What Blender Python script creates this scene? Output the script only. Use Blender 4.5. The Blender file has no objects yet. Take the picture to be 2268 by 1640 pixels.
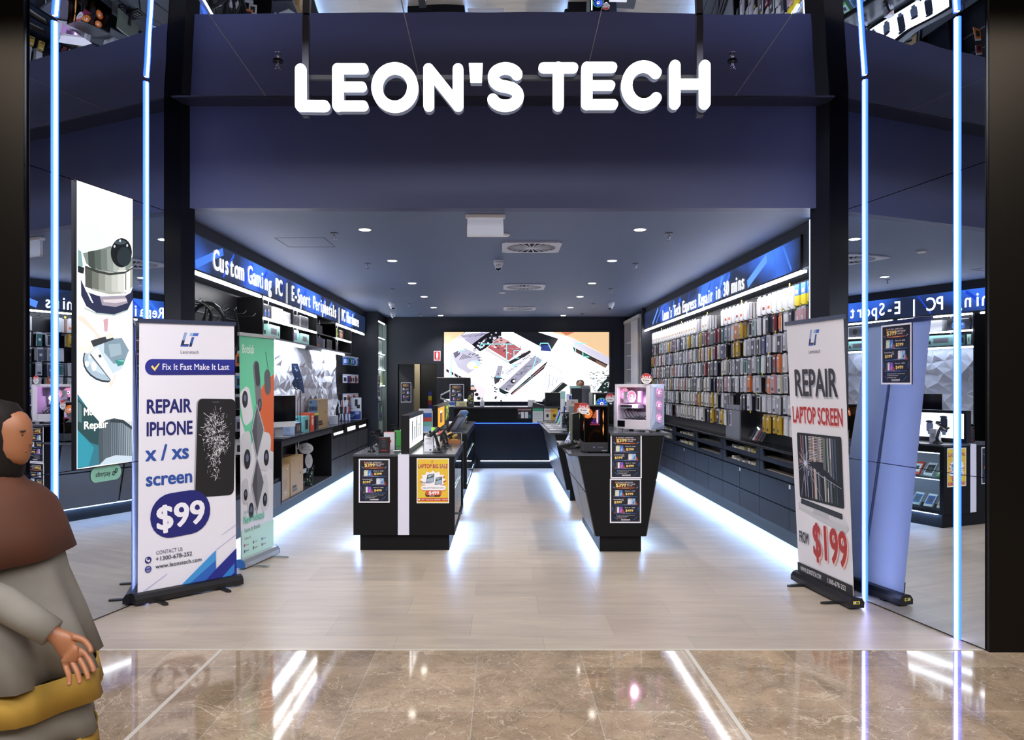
import bpy, math, random
from mathutils import Vector, Matrix
C = bpy.context.scene.collection
R = math.radians
# ------------------------------------------------------------------ camera, world, lights, exposure
SC = bpy.context.scene
cam = bpy.data.cameras.new('camera'); cam_o = bpy.data.objects.new('camera', cam); C.objects.link(cam_o)
cam_o.location = (0, 0, 1.6); cam_o.rotation_euler = (R(90), 0, 0)
cam.sensor_width = 36; cam.lens = 1700/2268*36; cam.shift_x = 23/2268; cam.shift_y = 32/2268
cam.clip_end = 100
SC.camera = cam_o
SC.view_settings.view_transform = 'Standard'; SC.view_settings.look = 'None'
SC.view_settings.gamma = 1; SC.view_settings.use_curve_mapping = False
SC.view_settings.exposure = 0.45
SC.cycles.max_bounces = 10; SC.cycles.glossy_bounces = 6; SC.cycles.diffuse_bounces = 4
SC.cycles.transparent_max_bounces = 16; SC.cycles.sample_clamp_indirect = 6.0
SC.cycles.caustics_reflective = False; SC.cycles.caustics_refractive = False
W = bpy.data.worlds.new('mall'); SC.world = W; W.use_nodes = True
W.node_tree.nodes['Background'].inputs[0].default_value = (0.9, 0.78, 0.62, 1)
W.node_tree.nodes['Background'].inputs[1].default_value = 0.06
def area(name, loc, rot, sx, sy, power, col):
    l = bpy.data.lights.new(name, 'AREA'); l.shape = 'RECTANGLE'; l.size = sx; l.size_y = sy; l.energy = power; l.color = col
    o = bpy.data.objects.new(name, l); C.objects.link(o); o.location = loc; o.rotation_euler = rot
    return o
area('mall_ceiling_light', (0, 0.6, 6.5), (0, 0, 0), 8, 1.2, 330, (.97, .95, .97))
area('mall_ceiling_light', (0, -3.5, 6.5), (R(25), 0, 0), 9, 2.0, 560, (.94, .95, 1))
area('mall_ceiling_light', (-5.5, -1, 5.5), (0, R(-35), 0), 1.2, 5, 130, (1, .86, .68))
area('mall_ceiling_light', (5.5, -1, 5.5), (0, R(35), 0), 1.2, 5, 130, (1, .86, .68))

# ------------------------------------------------------------------ helpers
def lin(c):
    if isinstance(c, str):
        c = [int(c[i:i+2], 16)/255 for i in (0, 2, 4)]
        c = [x/12.92 if x <= .04045 else ((x+.055)/1.055)**2.4 for x in c]
    return (c[0], c[1], c[2], 1)
_m = {}
def mat(col, rough=.5, metal=0.0, emit=0.0, spec=.5, name=None, noise=0.0, scale=8.0, bump=0.0, stretch=(1, 1, 1)):
    key = (str(col), rough, metal, emit, spec, noise, scale, bump, stretch)
    if key in _m: return _m[key]
    m = bpy.data.materials.new(name or 'surface'); m.use_nodes = True
    nt = m.node_tree; b = nt.nodes['Principled BSDF']; c = lin(col)
    b.inputs['Base Color'].default_value = c; b.inputs['Roughness'].default_value = rough
    b.inputs['Metallic'].default_value = metal; b.inputs['Specular IOR Level'].default_value = spec
    if emit:
        b.inputs['Emission Color'].default_value = c; b.inputs['Emission Strength'].default_value = emit
        b.inputs['Base Color'].default_value = (c[0]*.3, c[1]*.3, c[2]*.3, 1)
    if noise or bump:
        tc = nt.nodes.new('ShaderNodeTexCoord'); mp = nt.nodes.new('ShaderNodeMapping'); mp.inputs['Scale'].default_value = stretch
        n = nt.nodes.new('ShaderNodeTexNoise'); n.inputs['Scale'].default_value = scale; n.inputs['Detail'].default_value = 6
        nt.links.new(tc.outputs['Object'], mp.inputs['Vector']); nt.links.new(mp.outputs['Vector'], n.inputs['Vector'])
        if noise:
            mx = nt.nodes.new('ShaderNodeMix'); mx.data_type = 'RGBA'
            mx.inputs[6].default_value = [x*(1-noise) for x in c[:3]]+[1]; mx.inputs[7].default_value = [min(1, x*(1+noise)) for x in c[:3]]+[1]
            nt.links.new(n.outputs['Fac'], mx.inputs[0]); nt.links.new(mx.outputs[2], b.inputs['Base Color'])
        if bump:
            bp = nt.nodes.new('ShaderNodeBump'); bp.inputs['Strength'].default_value = bump; bp.inputs['Distance'].default_value = .002
            nt.links.new(n.outputs['Fac'], bp.inputs['Height']); nt.links.new(bp.outputs['Normal'], b.inputs['Normal'])
    _m[key] = m
    return m
def P(h): return mat(h, .45, name='ink')                 # printed colour
def E(h, s): return mat(h, .5, emit=s, name='lit')       # something that gives off light
def glass_mat(tint, refl, name):
    m = bpy.data.materials.new(name); m.use_nodes = True; nt = m.node_tree; nt.nodes.clear()
    o = nt.nodes.new('ShaderNodeOutputMaterial'); t = nt.nodes.new('ShaderNodeBsdfTransparent'); g = nt.nodes.new('ShaderNodeBsdfGlossy')
    mx = nt.nodes.new('ShaderNodeMixShader'); f = nt.nodes.new('ShaderNodeFresnel'); f.inputs[0].default_value = refl
    t.inputs[0].default_value = tint; g.inputs['Roughness'].default_value = .02
    ge = nt.nodes.new('ShaderNodeNewGeometry'); sb_ = nt.nodes.new('ShaderNodeMath'); sb_.operation = 'SUBTRACT'; sb_.use_clamp = True
    nt.links.new(f.outputs[0], sb_.inputs[0]); nt.links.new(ge.outputs['Backfacing'], sb_.inputs[1]); nt.links.new(sb_.outputs[0], mx.inputs[0]); nt.links.new(t.outputs[0], mx.inputs[1]); nt.links.new(g.outputs[0], mx.inputs[2]); nt.links.new(mx.outputs[0], o.inputs[0])
    return m
GLASS = glass_mat((.86, .93, .92, 1), 1.45, 'clear_glass'); SMOKE = glass_mat((.42, .36, .34, 1), 1.45, 'smoked_glass'); ACRYL = glass_mat((.93, .95, .97, 1), 1.4, 'acrylic')

# glyphs of Blender's built-in font, cap height 1
CH = "ABCDEFGHIJKLMNOPQRSTUVWXYZabcdefghijklmnopqrstuvwxyz0123456789$+-./'|&!,"
WEIGHTS = (0.0,)
SMEAR = ([(0, 0)], [(-.018, 0), (.018, 0), (0, .012), (0, -.012)], [(0, 0)]+[(.045*math.cos(R(30*k)), .032*math.sin(R(30*k))) for k in range(12)])
GL = {}
def _glyphs():
    tmp = []
    def mk(s, off, fill=True):
        c = bpy.data.curves.new('t', 'FONT'); c.body = s; c.offset = off; c.resolution_u = 3
        o = bpy.data.objects.new('t', c); C.objects.link(o); tmp.append(o); return o
    obs = {(ch, w): mk(ch, w) for ch in CH for w in WEIGHTS}
    adv = {ch: mk('H'+ch+'H', 0) for ch in CH+' '}; hh = mk('HH', 0); h = mk('H', 0)
    dg = bpy.context.evaluated_depsgraph_get()
    def geo(o):
        me = bpy.data.meshes.new_from_object(o.evaluated_get(dg)); v = [tuple(p.co) for p in me.vertices]; f = [tuple(p.vertices) for p in me.polygons]
        bpy.data.meshes.remove(me); return v, f
    hv, _ = geo(h); cap = max(p[1] for p in hv)
    wd = lambda o: (lambda v: max(p[0] for p in v)-min(p[0] for p in v))(geo(o)[0])
    w2 = wd(hh)
    for ch in CH+' ':
        a = (wd(adv[ch])-w2)/cap
        for w in WEIGHTS:
            v, f = geo(obs[(ch, w)]) if ch != ' ' else ([], [])
            GL[(ch, w)] = ([(p[0]/cap, p[1]/cap) for p in v], f, a)
    for o in tmp:
        c = o.data; bpy.data.objects.remove(o); bpy.data.curves.remove(c)
_glyphs()

class MB:
    """collects shapes, builds ONE mesh"""
    def __init__(s, T=None): s.v = []; s.f = []; s.fm = []; s.ms = []; s.T = T; s.z = 0.0; s.dz = .0006
    def mi(s, m):
        if m not in s.ms: s.ms.append(m)
        return s.ms.index(m)
    def tr(s, p):
        if s.T is None: return Vector(p)
        return s.T(*p) if callable(s.T) else s.T @ Vector(p)
    def add(s, vs, fs, m):
        b = len(s.v); s.v += [s.tr(p) for p in vs]; i = s.mi(m)
        for f in fs: s.f.append(tuple(b+k for k in f)); s.fm.append(i)
    def box(s, x0, x1, y0, y1, z0, z1, m, fr=None):
        v = [(x, y, z) for z in (z0, z1) for y in (y0, y1) for x in (x0, x1)]
        fs = [(0, 2, 3, 1), (4, 5, 7, 6), (0, 1, 5, 4), (2, 6, 7, 3), (0, 4, 6, 2), (1, 3, 7, 5)]
        if fr is None: s.add(v, fs, m)
        else:                                            # fr: material per face (bottom, top, front -y, back, left, right)
            for f, mm in zip(fs, fr): s.add([v[k] for k in f], [(0, 1, 2, 3)], mm or m)
        return s
    def prism(s, pts, z0, z1, m, ax='z'):                # polygon (a, b) extruded along an axis
        n = len(pts)
        P3 = {'z': lambda a, b, c: (a, b, c), 'y': lambda a, b, c: (a, c, b), 'x': lambda a, b, c: (c, a, b)}[ax]
        v = [P3(a, b, z0) for a, b in pts]+[P3(a, b, z1) for a, b in pts]
        s.add(v, [tuple(range(n))[::-1], tuple(range(n, 2*n))]+[(i, (i+1) % n, n+(i+1) % n, n+i) for i in range(n)], m); return s
    def cyl(s, p, q, r0, m, r1=None, n=14, cap=True):
        p = Vector(p); q = Vector(q); r1 = r0 if r1 is None else r1; d = (q-p).normalized()
        a = d.orthogonal().normalized(); b = d.cross(a); v = []
        for c, r in ((p, r0), (q, r1)): v += [c+a*(r*math.cos(2*math.pi*i/n))+b*(r*math.sin(2*math.pi*i/n)) for i in range(n)]
        fs = [(i, (i+1) % n, n+(i+1) % n, n+i) for i in range(n)]
        if cap: fs += [tuple(range(n))[::-1], tuple(range(n, 2*n))]
        s.add(v, fs, m); return s
    def tube(s, path, r, m, n=8, closed=False):
        path = [Vector(p) for p in path]; k = len(path); v = []; up = None
        for i, p in enumerate(path):
            d = (path[(i+1) % k]-path[i-1]) if closed else (path[min(i+1, k-1)]-path[max(i-1, 0)])
            d.normalize()
            a = d.orthogonal().normalized() if up is None else (up-d*up.dot(d)).normalized()
            up = a; b = d.cross(a); rr = r[i] if isinstance(r, (list, tuple)) else r
            v += [p+a*(rr*math.cos(2*math.pi*j/n))+b*(rr*math.sin(2*math.pi*j/n)) for j in range(n)]
        fs = [(i*n+j, i*n+(j+1) % n, ((i+1) % k)*n+(j+1) % n, ((i+1) % k)*n+j) for i in range(k if closed else k-1) for j in range(n)]
        if not closed: fs += [tuple(range(n))[::-1], tuple(range((k-1)*n, k*n))]
        s.add(v, fs, m); return s
    def lathe(s, prof, c, m, n=20, sx=1, sy=1):
        v = [(c[0]+r*sx*math.cos(2*math.pi*j/n), c[1]+r*sy*math.sin(2*math.pi*j/n), c[2]+z) for r, z in prof for j in range(n)]
        k = len(prof)
        s.add(v, [(i*n+j, i*n+(j+1) % n, (i+1)*n+(j+1) % n, (i+1)*n+j) for i in range(k-1) for j in range(n)]+[tuple(range(n))[::-1], tuple(range((k-1)*n, k*n))], m); return s
    # flat printing, each call a hair above the last
    def pg(s, pts, m):
        s.z += s.dz; s.add([(a, b, s.z) for a, b in pts], [tuple(range(len(pts)))], m); return s
    def rect(s, x0, y0, x1, y1, m): return s.pg([(x0, y0), (x1, y0), (x1, y1), (x0, y1)], m)
    def ell(s, x, y, rx, ry, m, n=24, a0=0, a1=360): return s.pg([(x+rx*math.cos(R(a0+(a1-a0)*i/n)), y+ry*math.sin(R(a0+(a1-a0)*i/n))) for i in range(n)], m)
    def rr(s, x0, y0, x1, y1, r, m, rot=0):
        pts = []
        for cx, cy, a in ((x1-r, y1-r, 0), (x0+r, y1-r, 90), (x0+r, y0+r, 180), (x1-r, y0+r, 270)):
            pts += [(cx+r*math.cos(R(a+15*i)), cy+r*math.sin(R(a+15*i))) for i in range(7)]
        cx, cy = (x0+x1)/2, (y0+y1)/2; c, q = math.cos(R(rot)), math.sin(R(rot))
        return s.pg([(cx+(a-cx)*c-(b-cy)*q, cy+(a-cx)*q+(b-cy)*c) for a, b in pts], m)
    def ln(s, x0, y0, x1, y1, w, m):
        d = Vector((x1-x0, y1-y0)); n = Vector((-d.y, d.x)).normalized()*w/2
        return s.pg([(x0-n.x, y0-n.y), (x1-n.x, y1-n.y), (x1+n.x, y1+n.y), (x0+n.x, y0+n.y)], m)
    def text(s, t, x, y, h, m, w=1, al='L', fit=None, xs=1.0, mono=None, rot=0, shear=0):
        """t at baseline (x, y), cap height h; fit = total width"""
        wt = 0.0; tot = sum(GL[(c, wt)][2] for c in t)*h
        if fit: xs = fit/tot
        if mono: tot = mono*len(t); k = 0
        x0 = {'L': 0, 'C': -tot*xs/2, 'R': -tot*xs}[al]; s.z += s.dz; cx = x0; c, q = math.cos(R(rot)), math.sin(R(rot))
        for i, chh in enumerate(t):
            v, f, a = GL[(chh, wt)]
            off = cx if not mono else x0+mono*i+(mono-a*h*xs)/2
            if v:
                for j, (ex, ey) in enumerate(SMEAR[w]):                  # a heavier stroke is the same outline laid several times
                    pts = [(off+(p[0]+ex)*h*xs, (p[1]+ey)*h) for p in v]
                    s.add([(x+a_*c-b_*q, y+a_*q+b_*c, s.z+j*s.dz*.07) for a_, b_ in pts], f, m)
            cx += a*h*xs
        return s
    def build(s, name, parent=None, loc=None, rot=None, bev=0, smooth=False):
        me = bpy.data.meshes.new(name); me.from_pydata(s.v, [], s.f)
        for m in s.ms: me.materials.append(m)
        me.polygons.foreach_set('material_index', s.fm)
        if smooth: me.polygons.foreach_set('use_smooth', [True]*len(s.f))
        me.update(); o = bpy.data.objects.new(name, me); C.objects.link(o)
        if loc: o.location = loc
        if rot: o.rotation_euler = rot
        if parent: o.parent = parent
        if bev:
            b = o.modifiers.new('bevel', 'BEVEL'); b.width = bev; b.segments = 2; b.limit_method = 'ANGLE'; b.harden_normals = False
        return o
def tag(o, label, cat, group=None, kind=None):
    o['label'] = label; o['category'] = cat
    if group: o['group'] = group
    if kind: o['kind'] = kind
    return o
def thing(name, label, cat, loc=(0, 0, 0), rz=0, group=None):
    o = bpy.data.objects.new(name, None); C.objects.link(o); o.empty_display_size = .1
    o.location = loc; o.rotation_euler = (0, 0, rz)
    return tag(o, label, cat, group)
def struct(o): o['kind'] = 'structure'; return o
def dup(o, loc=None, rz=None, label=None, group=None):
    r = o.copy(); C.objects.link(r)
    if loc is not None: r.location = loc
    if rz is not None: r.rotation_euler = (0, 0, rz)
    if label: r['label'] = label
    if group: r['group'] = group
    for ch in list(o.children):
        c = ch.copy(); C.objects.link(c); c.parent = r
        for g in list(ch.children):
            d = g.copy(); C.objects.link(d); d.parent = c
    return r
def bil(bl, br, tl, tr, w, h):
    bl, br, tl, tr = map(Vector, (bl, br, tl, tr)); n = (br-bl).cross(tl-bl).normalized()
    def f(u, v, z):
        a, b = u/w, v/h
        return (bl*(1-a)+br*a)*(1-b)+(tl*(1-a)+tr*a)*b+n*z
    return f
def plane(o, xd, w=None, h=None):                        # upright plane at o, x along xd, normal = xd x Z
    o = Vector(o); xd = Vector(xd).normalized(); n = xd.cross(Vector((0, 0, 1)))
    return lambda u, v, z: o+xd*u+Vector((0, 0, v))+n*z
ORD = 'first second third fourth fifth sixth seventh eighth ninth tenth'.split()
def nth(i):
    n = i+1
    if n <= 10: return ORD[i]
    return f"{n}{'th' if 10 < n % 100 < 14 else {1: 'st', 2: 'nd', 3: 'rd'}.get(n % 10, 'th')}"

BLACK = mat('0b0b0d', .5, name='black_laminate', noise=.06, scale=3, spec=.22); BLACKM = mat('0b0c10', .35, name='black_metal'); NAVY = mat('1e2330', .55, name='dark_wall_paint', noise=.08, scale=2)
DARK = mat('131a29', .45, name='dark_blue_laminate', noise=.06, scale=3, spec=.3); WHITE = mat('e8e8ee', .4, name='white_plastic'); GREY = mat('77797f', .4, name='grey_plastic')
CHROME = mat('c8ccd2', .2, 1.0, name='chrome'); PLAS = mat('141416', .35, name='black_plastic'); TOP = mat('4a4d55', .22, name='worktop_laminate', noise=.08, scale=6)
TUBE = E('fbfaff', 20.0); STRIPW = E('eef2ff', 12.0); STRIP_HALO = E('2a52ff', 5.0); FLOORLED = E('9cc4ff', 95.0); BLUELED = E('1f4cff', 9.0)
# ------------------------------------------------------------------ the setting
def tile_mat(name, c1, c2, cm, bw, rh, off, loc, mortar, rough, vein=None, streak=(1, 1, 1)):
    m = bpy.data.materials.new(name); m.use_nodes = True; nt = m.node_tree; b = nt.nodes['Principled BSDF']; L = nt.links.new
    tc = nt.nodes.new('ShaderNodeTexCoord'); mp = nt.nodes.new('ShaderNodeMapping'); mp.inputs['Location'].default_value = loc
    br = nt.nodes.new('ShaderNodeTexBrick'); br.inputs['Scale'].default_value = 1; br.inputs['Brick Width'].default_value = bw; br.inputs['Row Height'].default_value = rh
    br.inputs['Mortar Size'].default_value = mortar; br.inputs['Mortar Smooth'].default_value = .1; br.offset = off; br.inputs['Bias'].default_value = 0
    br.inputs['Color1'].default_value = lin(c1); br.inputs['Color2'].default_value = lin(c2); br.inputs['Mortar'].default_value = lin(cm)
    L(tc.outputs['Object'], mp.inputs[0]); L(mp.outputs[0], br.inputs[0])
    m2 = nt.nodes.new('ShaderNodeMapping'); m2.inputs['Scale'].default_value = streak; L(tc.outputs['Object'], m2.inputs[0])
    n = nt.nodes.new('ShaderNodeTexNoise'); n.inputs['Scale'].default_value = 3.2; n.inputs['Detail'].default_value = 9; n.inputs['Roughness'].default_value = .62; n.inputs['Distortion'].default_value = .8 if vein else .2
    L(m2.outputs[0], n.inputs[0])
    r = nt.nodes.new('ShaderNodeValToRGB'); r.color_ramp.elements[0].color = (.62, .6, .58, 1) if vein else (.82, .82, .83, 1); r.color_ramp.elements[1].color = (1.15, 1.13, 1.1, 1) if vein else (1.1, 1.1, 1.09, 1)
    r.color_ramp.elements[0].position = .32; r.color_ramp.elements[1].position = .7; L(n.outputs['Fac'], r.inputs[0])
    mx = nt.nodes.new('ShaderNodeMix'); mx.data_type = 'RGBA'; mx.blend_type = 'MULTIPLY'; mx.inputs[0].default_value = 1
    L(br.outputs['Color'], mx.inputs[6]); L(r.outputs[0], mx.inputs[7]); out = mx.outputs[2]
    if vein:
        for sc, dist, w_, col in ((9, 4.0, .016, 'e0d2bc'), (16, 6, .03, '6a5846'), (30, 4, .014, 'dccdb6'), (52, 6, .03, '7c6a56')):
            v = nt.nodes.new('ShaderNodeTexNoise'); v.inputs['Scale'].default_value = sc/3; v.inputs['Detail'].default_value = 5; v.inputs['Distortion'].default_value = dist/3
            L(tc.outputs['Object'], v.inputs[0])
            s = nt.nodes.new('ShaderNodeMath'); s.operation = 'SUBTRACT'; s.inputs[1].default_value = .5; L(v.outputs['Fac'], s.inputs[0])
            a = nt.nodes.new('ShaderNodeMath'); a.operation = 'ABSOLUTE'; L(s.outputs[0], a.inputs[0])
            mr = nt.nodes.new('ShaderNodeMapRange'); mr.inputs[1].default_value = 0; mr.inputs[2].default_value = w_*.5; mr.inputs[3].default_value = .5; mr.inputs[4].default_value = 0; L(a.outputs[0], mr.inputs[0])
            m3 = nt.nodes.new('ShaderNodeMix'); m3.data_type = 'RGBA'; L(mr.outputs[0], m3.inputs[0]); L(out, m3.inputs[6]); m3.inputs[7].default_value = lin(col); out = m3.outputs[2]
    L(out, b.inputs['Base Color']); b.inputs['Roughness'].default_value = rough
    return m
VINYL = tile_mat('vinyl_planks', 'b4a696', 'a6998a', '8a7f72', .92, .46, .5, (.2, .18, 0), .0012, .36, streak=(.5, 3.2, 1))
MARBLE = tile_mat('polished_marble', 'b39f88', '98856f', 'b8b0a2', .61, .588, 0, (-1.078+1.22, -4.345+.588*8, 0), .0025, .06, vein=True)
m = MB(); m.add([(-5.5, 4.626, 0), (5.5, 4.626, 0), (5.5, 16.9, 0), (-5.5, 16.9, 0)], [(0, 1, 2, 3)], VINYL); struct(m.build('floor'))
m = MB(); m.add([(-8, -5, 0), (8, -5, 0), (8, 4.626, 0), (-8, 4.626, 0)], [(0, 1, 2, 3)], MARBLE); struct(m.build('floor_of_marble')).name = 'marble_floor'
STEEL = mat('c8c2b6', .35, .2, name='brushed_steel')
for i, x in enumerate((-1.688, 1.113)):
    m = MB(); m.box(x-.012, x+.012, -4, 4.62, 0, .002, STEEL); struct(m.build(f'trim_{i+1}'))
m = MB(); m.box(-2.9, 2.9, 4.618, 4.634, 0, .003, STEEL); struct(m.build('trim_3'))
CZ = 3.02; BY = 6.18
CEIL = mat('5c6a8a', .6, name='ceiling_paint', noise=.05, scale=1.2)
m = MB(); m.box(-3.2, 3.2, BY+.03, 16.9, CZ+.001, CZ+.15, CEIL); struct(m.build('ceiling'))
FASC = mat('3a426c', .5, name='bulkhead_paint', noise=.06, scale=1.0)
m = MB(); m.box(-2.56, 2.56, BY, BY+.12, CZ, 4.4, FASC); struct(m.build('wall_front'))
# film-mirror ceiling over the entrance
def mirror(name, col, bump=0.0, sc=1.0):
    m = bpy.data.materials.new(name); m.use_nodes = True; nt = m.node_tree; b = nt.nodes['Principled BSDF']
    b.inputs['Base Color'].default_value = col; b.inputs['Metallic'].default_value = 1; b.inputs['Roughness'].default_value = .0
    if bump:
        tc = nt.nodes.new('ShaderNodeTexCoord'); n = nt.nodes.new('ShaderNodeTexNoise'); n.inputs['Scale'].default_value = sc; n.inputs['Detail'].default_value = 1
        bp = nt.nodes.new('ShaderNodeBump'); bp.inputs['Strength'].default_value = bump; bp.inputs['Distance'].default_value = .02
        nt.links.new(tc.outputs['Object'], n.inputs[0]); nt.links.new(n.outputs[0], bp.inputs['Height']); nt.links.new(bp.outputs[0], b.inputs['Normal'])
    return m
MCEIL = mirror('film_mirror', (.62, .66, .74, 1), .25, 1.1); MWALL = mirror('wall_mirror_glass', (.66, .72, .80, 1))
zc = lambda y: 3.835+(BY-y)*.065
m = MB(); m.add([(-3.3, 4.15, zc(4.15)), (3.3, 4.15, zc(4.15)), (3.3, 5.98, zc(5.98)), (-3.3, 5.98, zc(5.98))], [(0, 3, 2, 1)], MCEIL); struct(m.build('ceiling_mirror')).name = 'mirror_ceiling'
m = MB(); m.box(-2.6, 2.6, 5.985, BY, zc(5.9)-.012, zc(5.9)+.02, mat('262838', .35)); struct(m.build('trim_4'))
for i, x in enumerate((-1.835, -.61, .62, 1.82)):
    m = MB(); y0, y1 = 4.2, 5.97; m.add([(x-.003, y0, zc(y0)-.001), (x+.003, y0, zc(y0)-.001), (x+.003, y1, zc(y1)-.001), (x-.003, y1, zc(y1)-.001)], [(0, 3, 2, 1)], GREY); struct(m.build(f'trim_{5+i}'))
m = MB(); m.box(-8, 8, 4.0, 4.15, 3.96, 6.0, BLACKM); struct(m.build('wall_above_entrance')).name = 'wall_upper_front'
# splayed entrance walls, black jambs, black columns
LS, RS = .233, .209                                     # how far each entrance wall splays
LX = lambda y: -3.972+LS*y
RX = lambda y: 3.8714-RS*y
def splay(sgn, fx, ya, yb, name):
    m = MB(); t = .02*sgn
    m.prism([(fx(ya)+t*1.0, ya), (fx(yb)+t, yb), (sgn*3.15, yb), (sgn*3.15, ya)], 0, 4.2, BLACKM); struct(m.build(name))
splay(-1, LX, 4.69, 5.90, 'wall_left_entrance'); splay(1, RX, 4.62, 5.855, 'wall_right_entrance')
JAMB = mat('14161d', .28, .6, name='black_metal_panel')
for sgn, fx, ya, yb, nm, xe in ((-1, LX, 5.91, BY+.04, 'left', -2.486), (1, RX, 5.86, BY+.04, 'right', 2.50)):
    m = MB(); mid = ya+(yb-ya)*.62
    m.prism([(fx(ya), ya), (fx(mid)-sgn*.0, mid), (sgn*3.15, mid), (sgn*3.15, ya)][::-1], 0, 4.2, JAMB)
    m.prism([(fx(mid)+sgn*.004, mid+.006), (xe, yb), (sgn*3.15, yb), (sgn*3.15, mid+.006)], 0, 4.2, JAMB)
    struct(m.build('wall_jamb_'+nm))
COL = mat('1d1a18', .32, .75, name='dark_bronze_panel')
for sgn, x, y, nm in ((-1, -2.89, 4.66, 'left'), (1, 2.91, 4.60, 'right')):
    m = MB(); x0, x1 = sorted((x, sgn*5.5)); m.box(x0, x1, y-.02, y+.25, 0, 4.6, COL); struct(m.build('wall_column_'+nm))
# shop interior walls
for sgn, nm in ((-1, 'left'), (1, 'right')):
    m = MB(); x0, x1 = sorted((sgn*2.98, sgn*3.12)); m.box(x0, x1, 6.2, 16.5, 0, CZ, NAVY); struct(m.build('wall_'+nm))
    m = MB(); x0, x1 = sorted((sgn*2.66, sgn*2.98)); m.box(x0, x1, BY+.12, 14.95 if sgn < 0 else 14.3, 2.60 if sgn < 0 else 2.625, CZ, NAVY); struct(m.build('wall_soffit_'+nm))
BK = 16.2
m = MB()
m.box(-3.1, -2.19, BK, BK+.12, 0, CZ, NAVY); m.box(-1.36, 3.1, BK, BK+.12, 0, CZ, NAVY); m.box(-2.19, -1.36, BK, BK+.12, 2.03, CZ, NAVY); struct(m.build('wall_back'))
m = MB(); f = mat('20242c', .5)
m.box(-2.25, -2.19, BK-.02, BK+.13, 0, 2.09, f); m.box(-1.36, -1.30, BK-.02, BK+.13, 0, 2.09, f); m.box(-2.19, -1.36, BK-.02, BK+.13, 2.03, 2.09, f); struct(m.build('trim_9'))
m = MB(); m.box(-2.98, -2.41, 14.95, 15.02, 0, CZ, NAVY); struct(m.build('wall_left_return'))
m = MB(); m.box(2.60, 3.0, 14.22, 14.30, 0, CZ, NAVY); struct(m.build('wall_right_return'))
# storeroom behind the door
m = MB(); m.box(-3.1, -.6, 17.6, 17.7, 0, 2.6, mat('2a2c30', .6)); m.box(-1.75, -.6, 16.33, 17.6, 2.5, 2.6, NAVY); struct(m.build('wall_storeroom'))
m = MB(); m.box(-1.98, -1.86, 17.45, 17.6, 0, 2.5, mat('c9bfa2', .6)); m.box(-2.2, -1.98, 17.4, 17.5, 0, 1.5, mat('b5ad95', .6)); struct(m.build('wall_storeroom_panel'))
m = MB(); m.box(-3, -.5, 16.32, 17.6, 0, .004, VINYL); struct(m.build('floor_storeroom'))
l = bpy.data.lights.new('storeroom_lamp', 'POINT'); l.energy = 14; l.color = (1, .93, .8); l.shadow_soft_size = .1; o = bpy.data.objects.new('storeroom_lamp', l); C.objects.link(o); o.location = (-1.9, 16.8, 2.3)
d = bpy.data.objects.new('door_1', None); C.objects.link(d); struct(d); d.location = (-2.18, BK+.05, 0); d.rotation_euler = (0, 0, R(32))
m = MB(); m.box(0, .34, -.02, .02, .01, 2.02, mat('3a3d40', .5)); m.build('door_leaf', d)
m = MB(); m.cyl((.30, -.06, 1.0), (.30, -.02, 1.0), .028, CHROME); m.lathe([(.0, -.01), (.026, 0), (.026, .02), (0, .03)], (.30, -.08, .99), CHROME); m.build('door_knob', d)

# mirrors on the splayed walls
def wall_mirror(fx, ya, yb, sgn, label):
    t = thing('wall_mirror', label, 'mirror', (fx((ya+yb)/2), (ya+yb)/2, 0))
    o = Vector(t.location); a = Vector((fx(ya), ya, 0))-o; b = Vector((fx(yb), yb, 0))-o
    n = Vector((-sgn, -(LS if sgn < 0 else RS), 0)).normalized()*.006
    for z0, z1 in ((0.01, 1.035), (1.04, 2.935), (2.94, zc((ya+yb)/2)+.06)):
        m = MB(); q = [a, b, b+n, a+n]
        m.prism([(p.x, p.y) for p in (q if sgn > 0 else q[::-1])], z0, z1, MWALL); m.build('mirror_pane', t)
    return t
wall_mirror(LX, 4.68, 5.895, -1, 'tall mirrored wall panel with a portrait screen, left of the entrance')
wall_mirror(RX, 4.61, 5.85, 1, 'tall mirrored wall panel behind the laptop-repair banner, right of the entrance')
def light_line(x, y, sgn, z0, label, cat='light strip'):
    t = thing('led_strip', label, cat, (x, y, z0), 0, 'LED strips on the entrance mirrors'); k_ = LS if sgn < 0 else RS; n = Vector((-sgn, -k_, 0)).normalized()
    zt = zc(y)-.02-z0
    m = MB(); p = n*.011; m.box(p.x-.008, p.x+.008, p.y-.008, p.y+.008, 0, zt, STRIPW); m.build('light_tube', t)
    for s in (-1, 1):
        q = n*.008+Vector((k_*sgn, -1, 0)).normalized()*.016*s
        m = MB(); m.box(q.x-.007, q.x+.007, q.y-.007, q.y+.007, 0, zt, STRIP_HALO); m.build('diffuser', t)  # added blue glow bars that imitate the halo beside the white tube
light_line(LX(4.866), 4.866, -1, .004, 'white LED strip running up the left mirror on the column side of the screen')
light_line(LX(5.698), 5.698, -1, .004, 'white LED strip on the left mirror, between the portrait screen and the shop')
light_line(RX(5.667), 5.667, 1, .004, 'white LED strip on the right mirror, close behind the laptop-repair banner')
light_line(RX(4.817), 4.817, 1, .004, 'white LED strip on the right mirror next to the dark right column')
t = thing('led_strip', 'vertical white LED strip at the front end of the accessory wall', 'light strip', (2.628, 6.50, 1.2))
m = MB(); m.box(-.012, .012, -.01, .01, 0, CZ-1.22, E('d9e6ff', 9)); m.build('light_tube', t)
m = MB(); m.box(-.02, .02, .01, .02, 0, CZ-1.22, GREY); m.build('channel', t)
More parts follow.
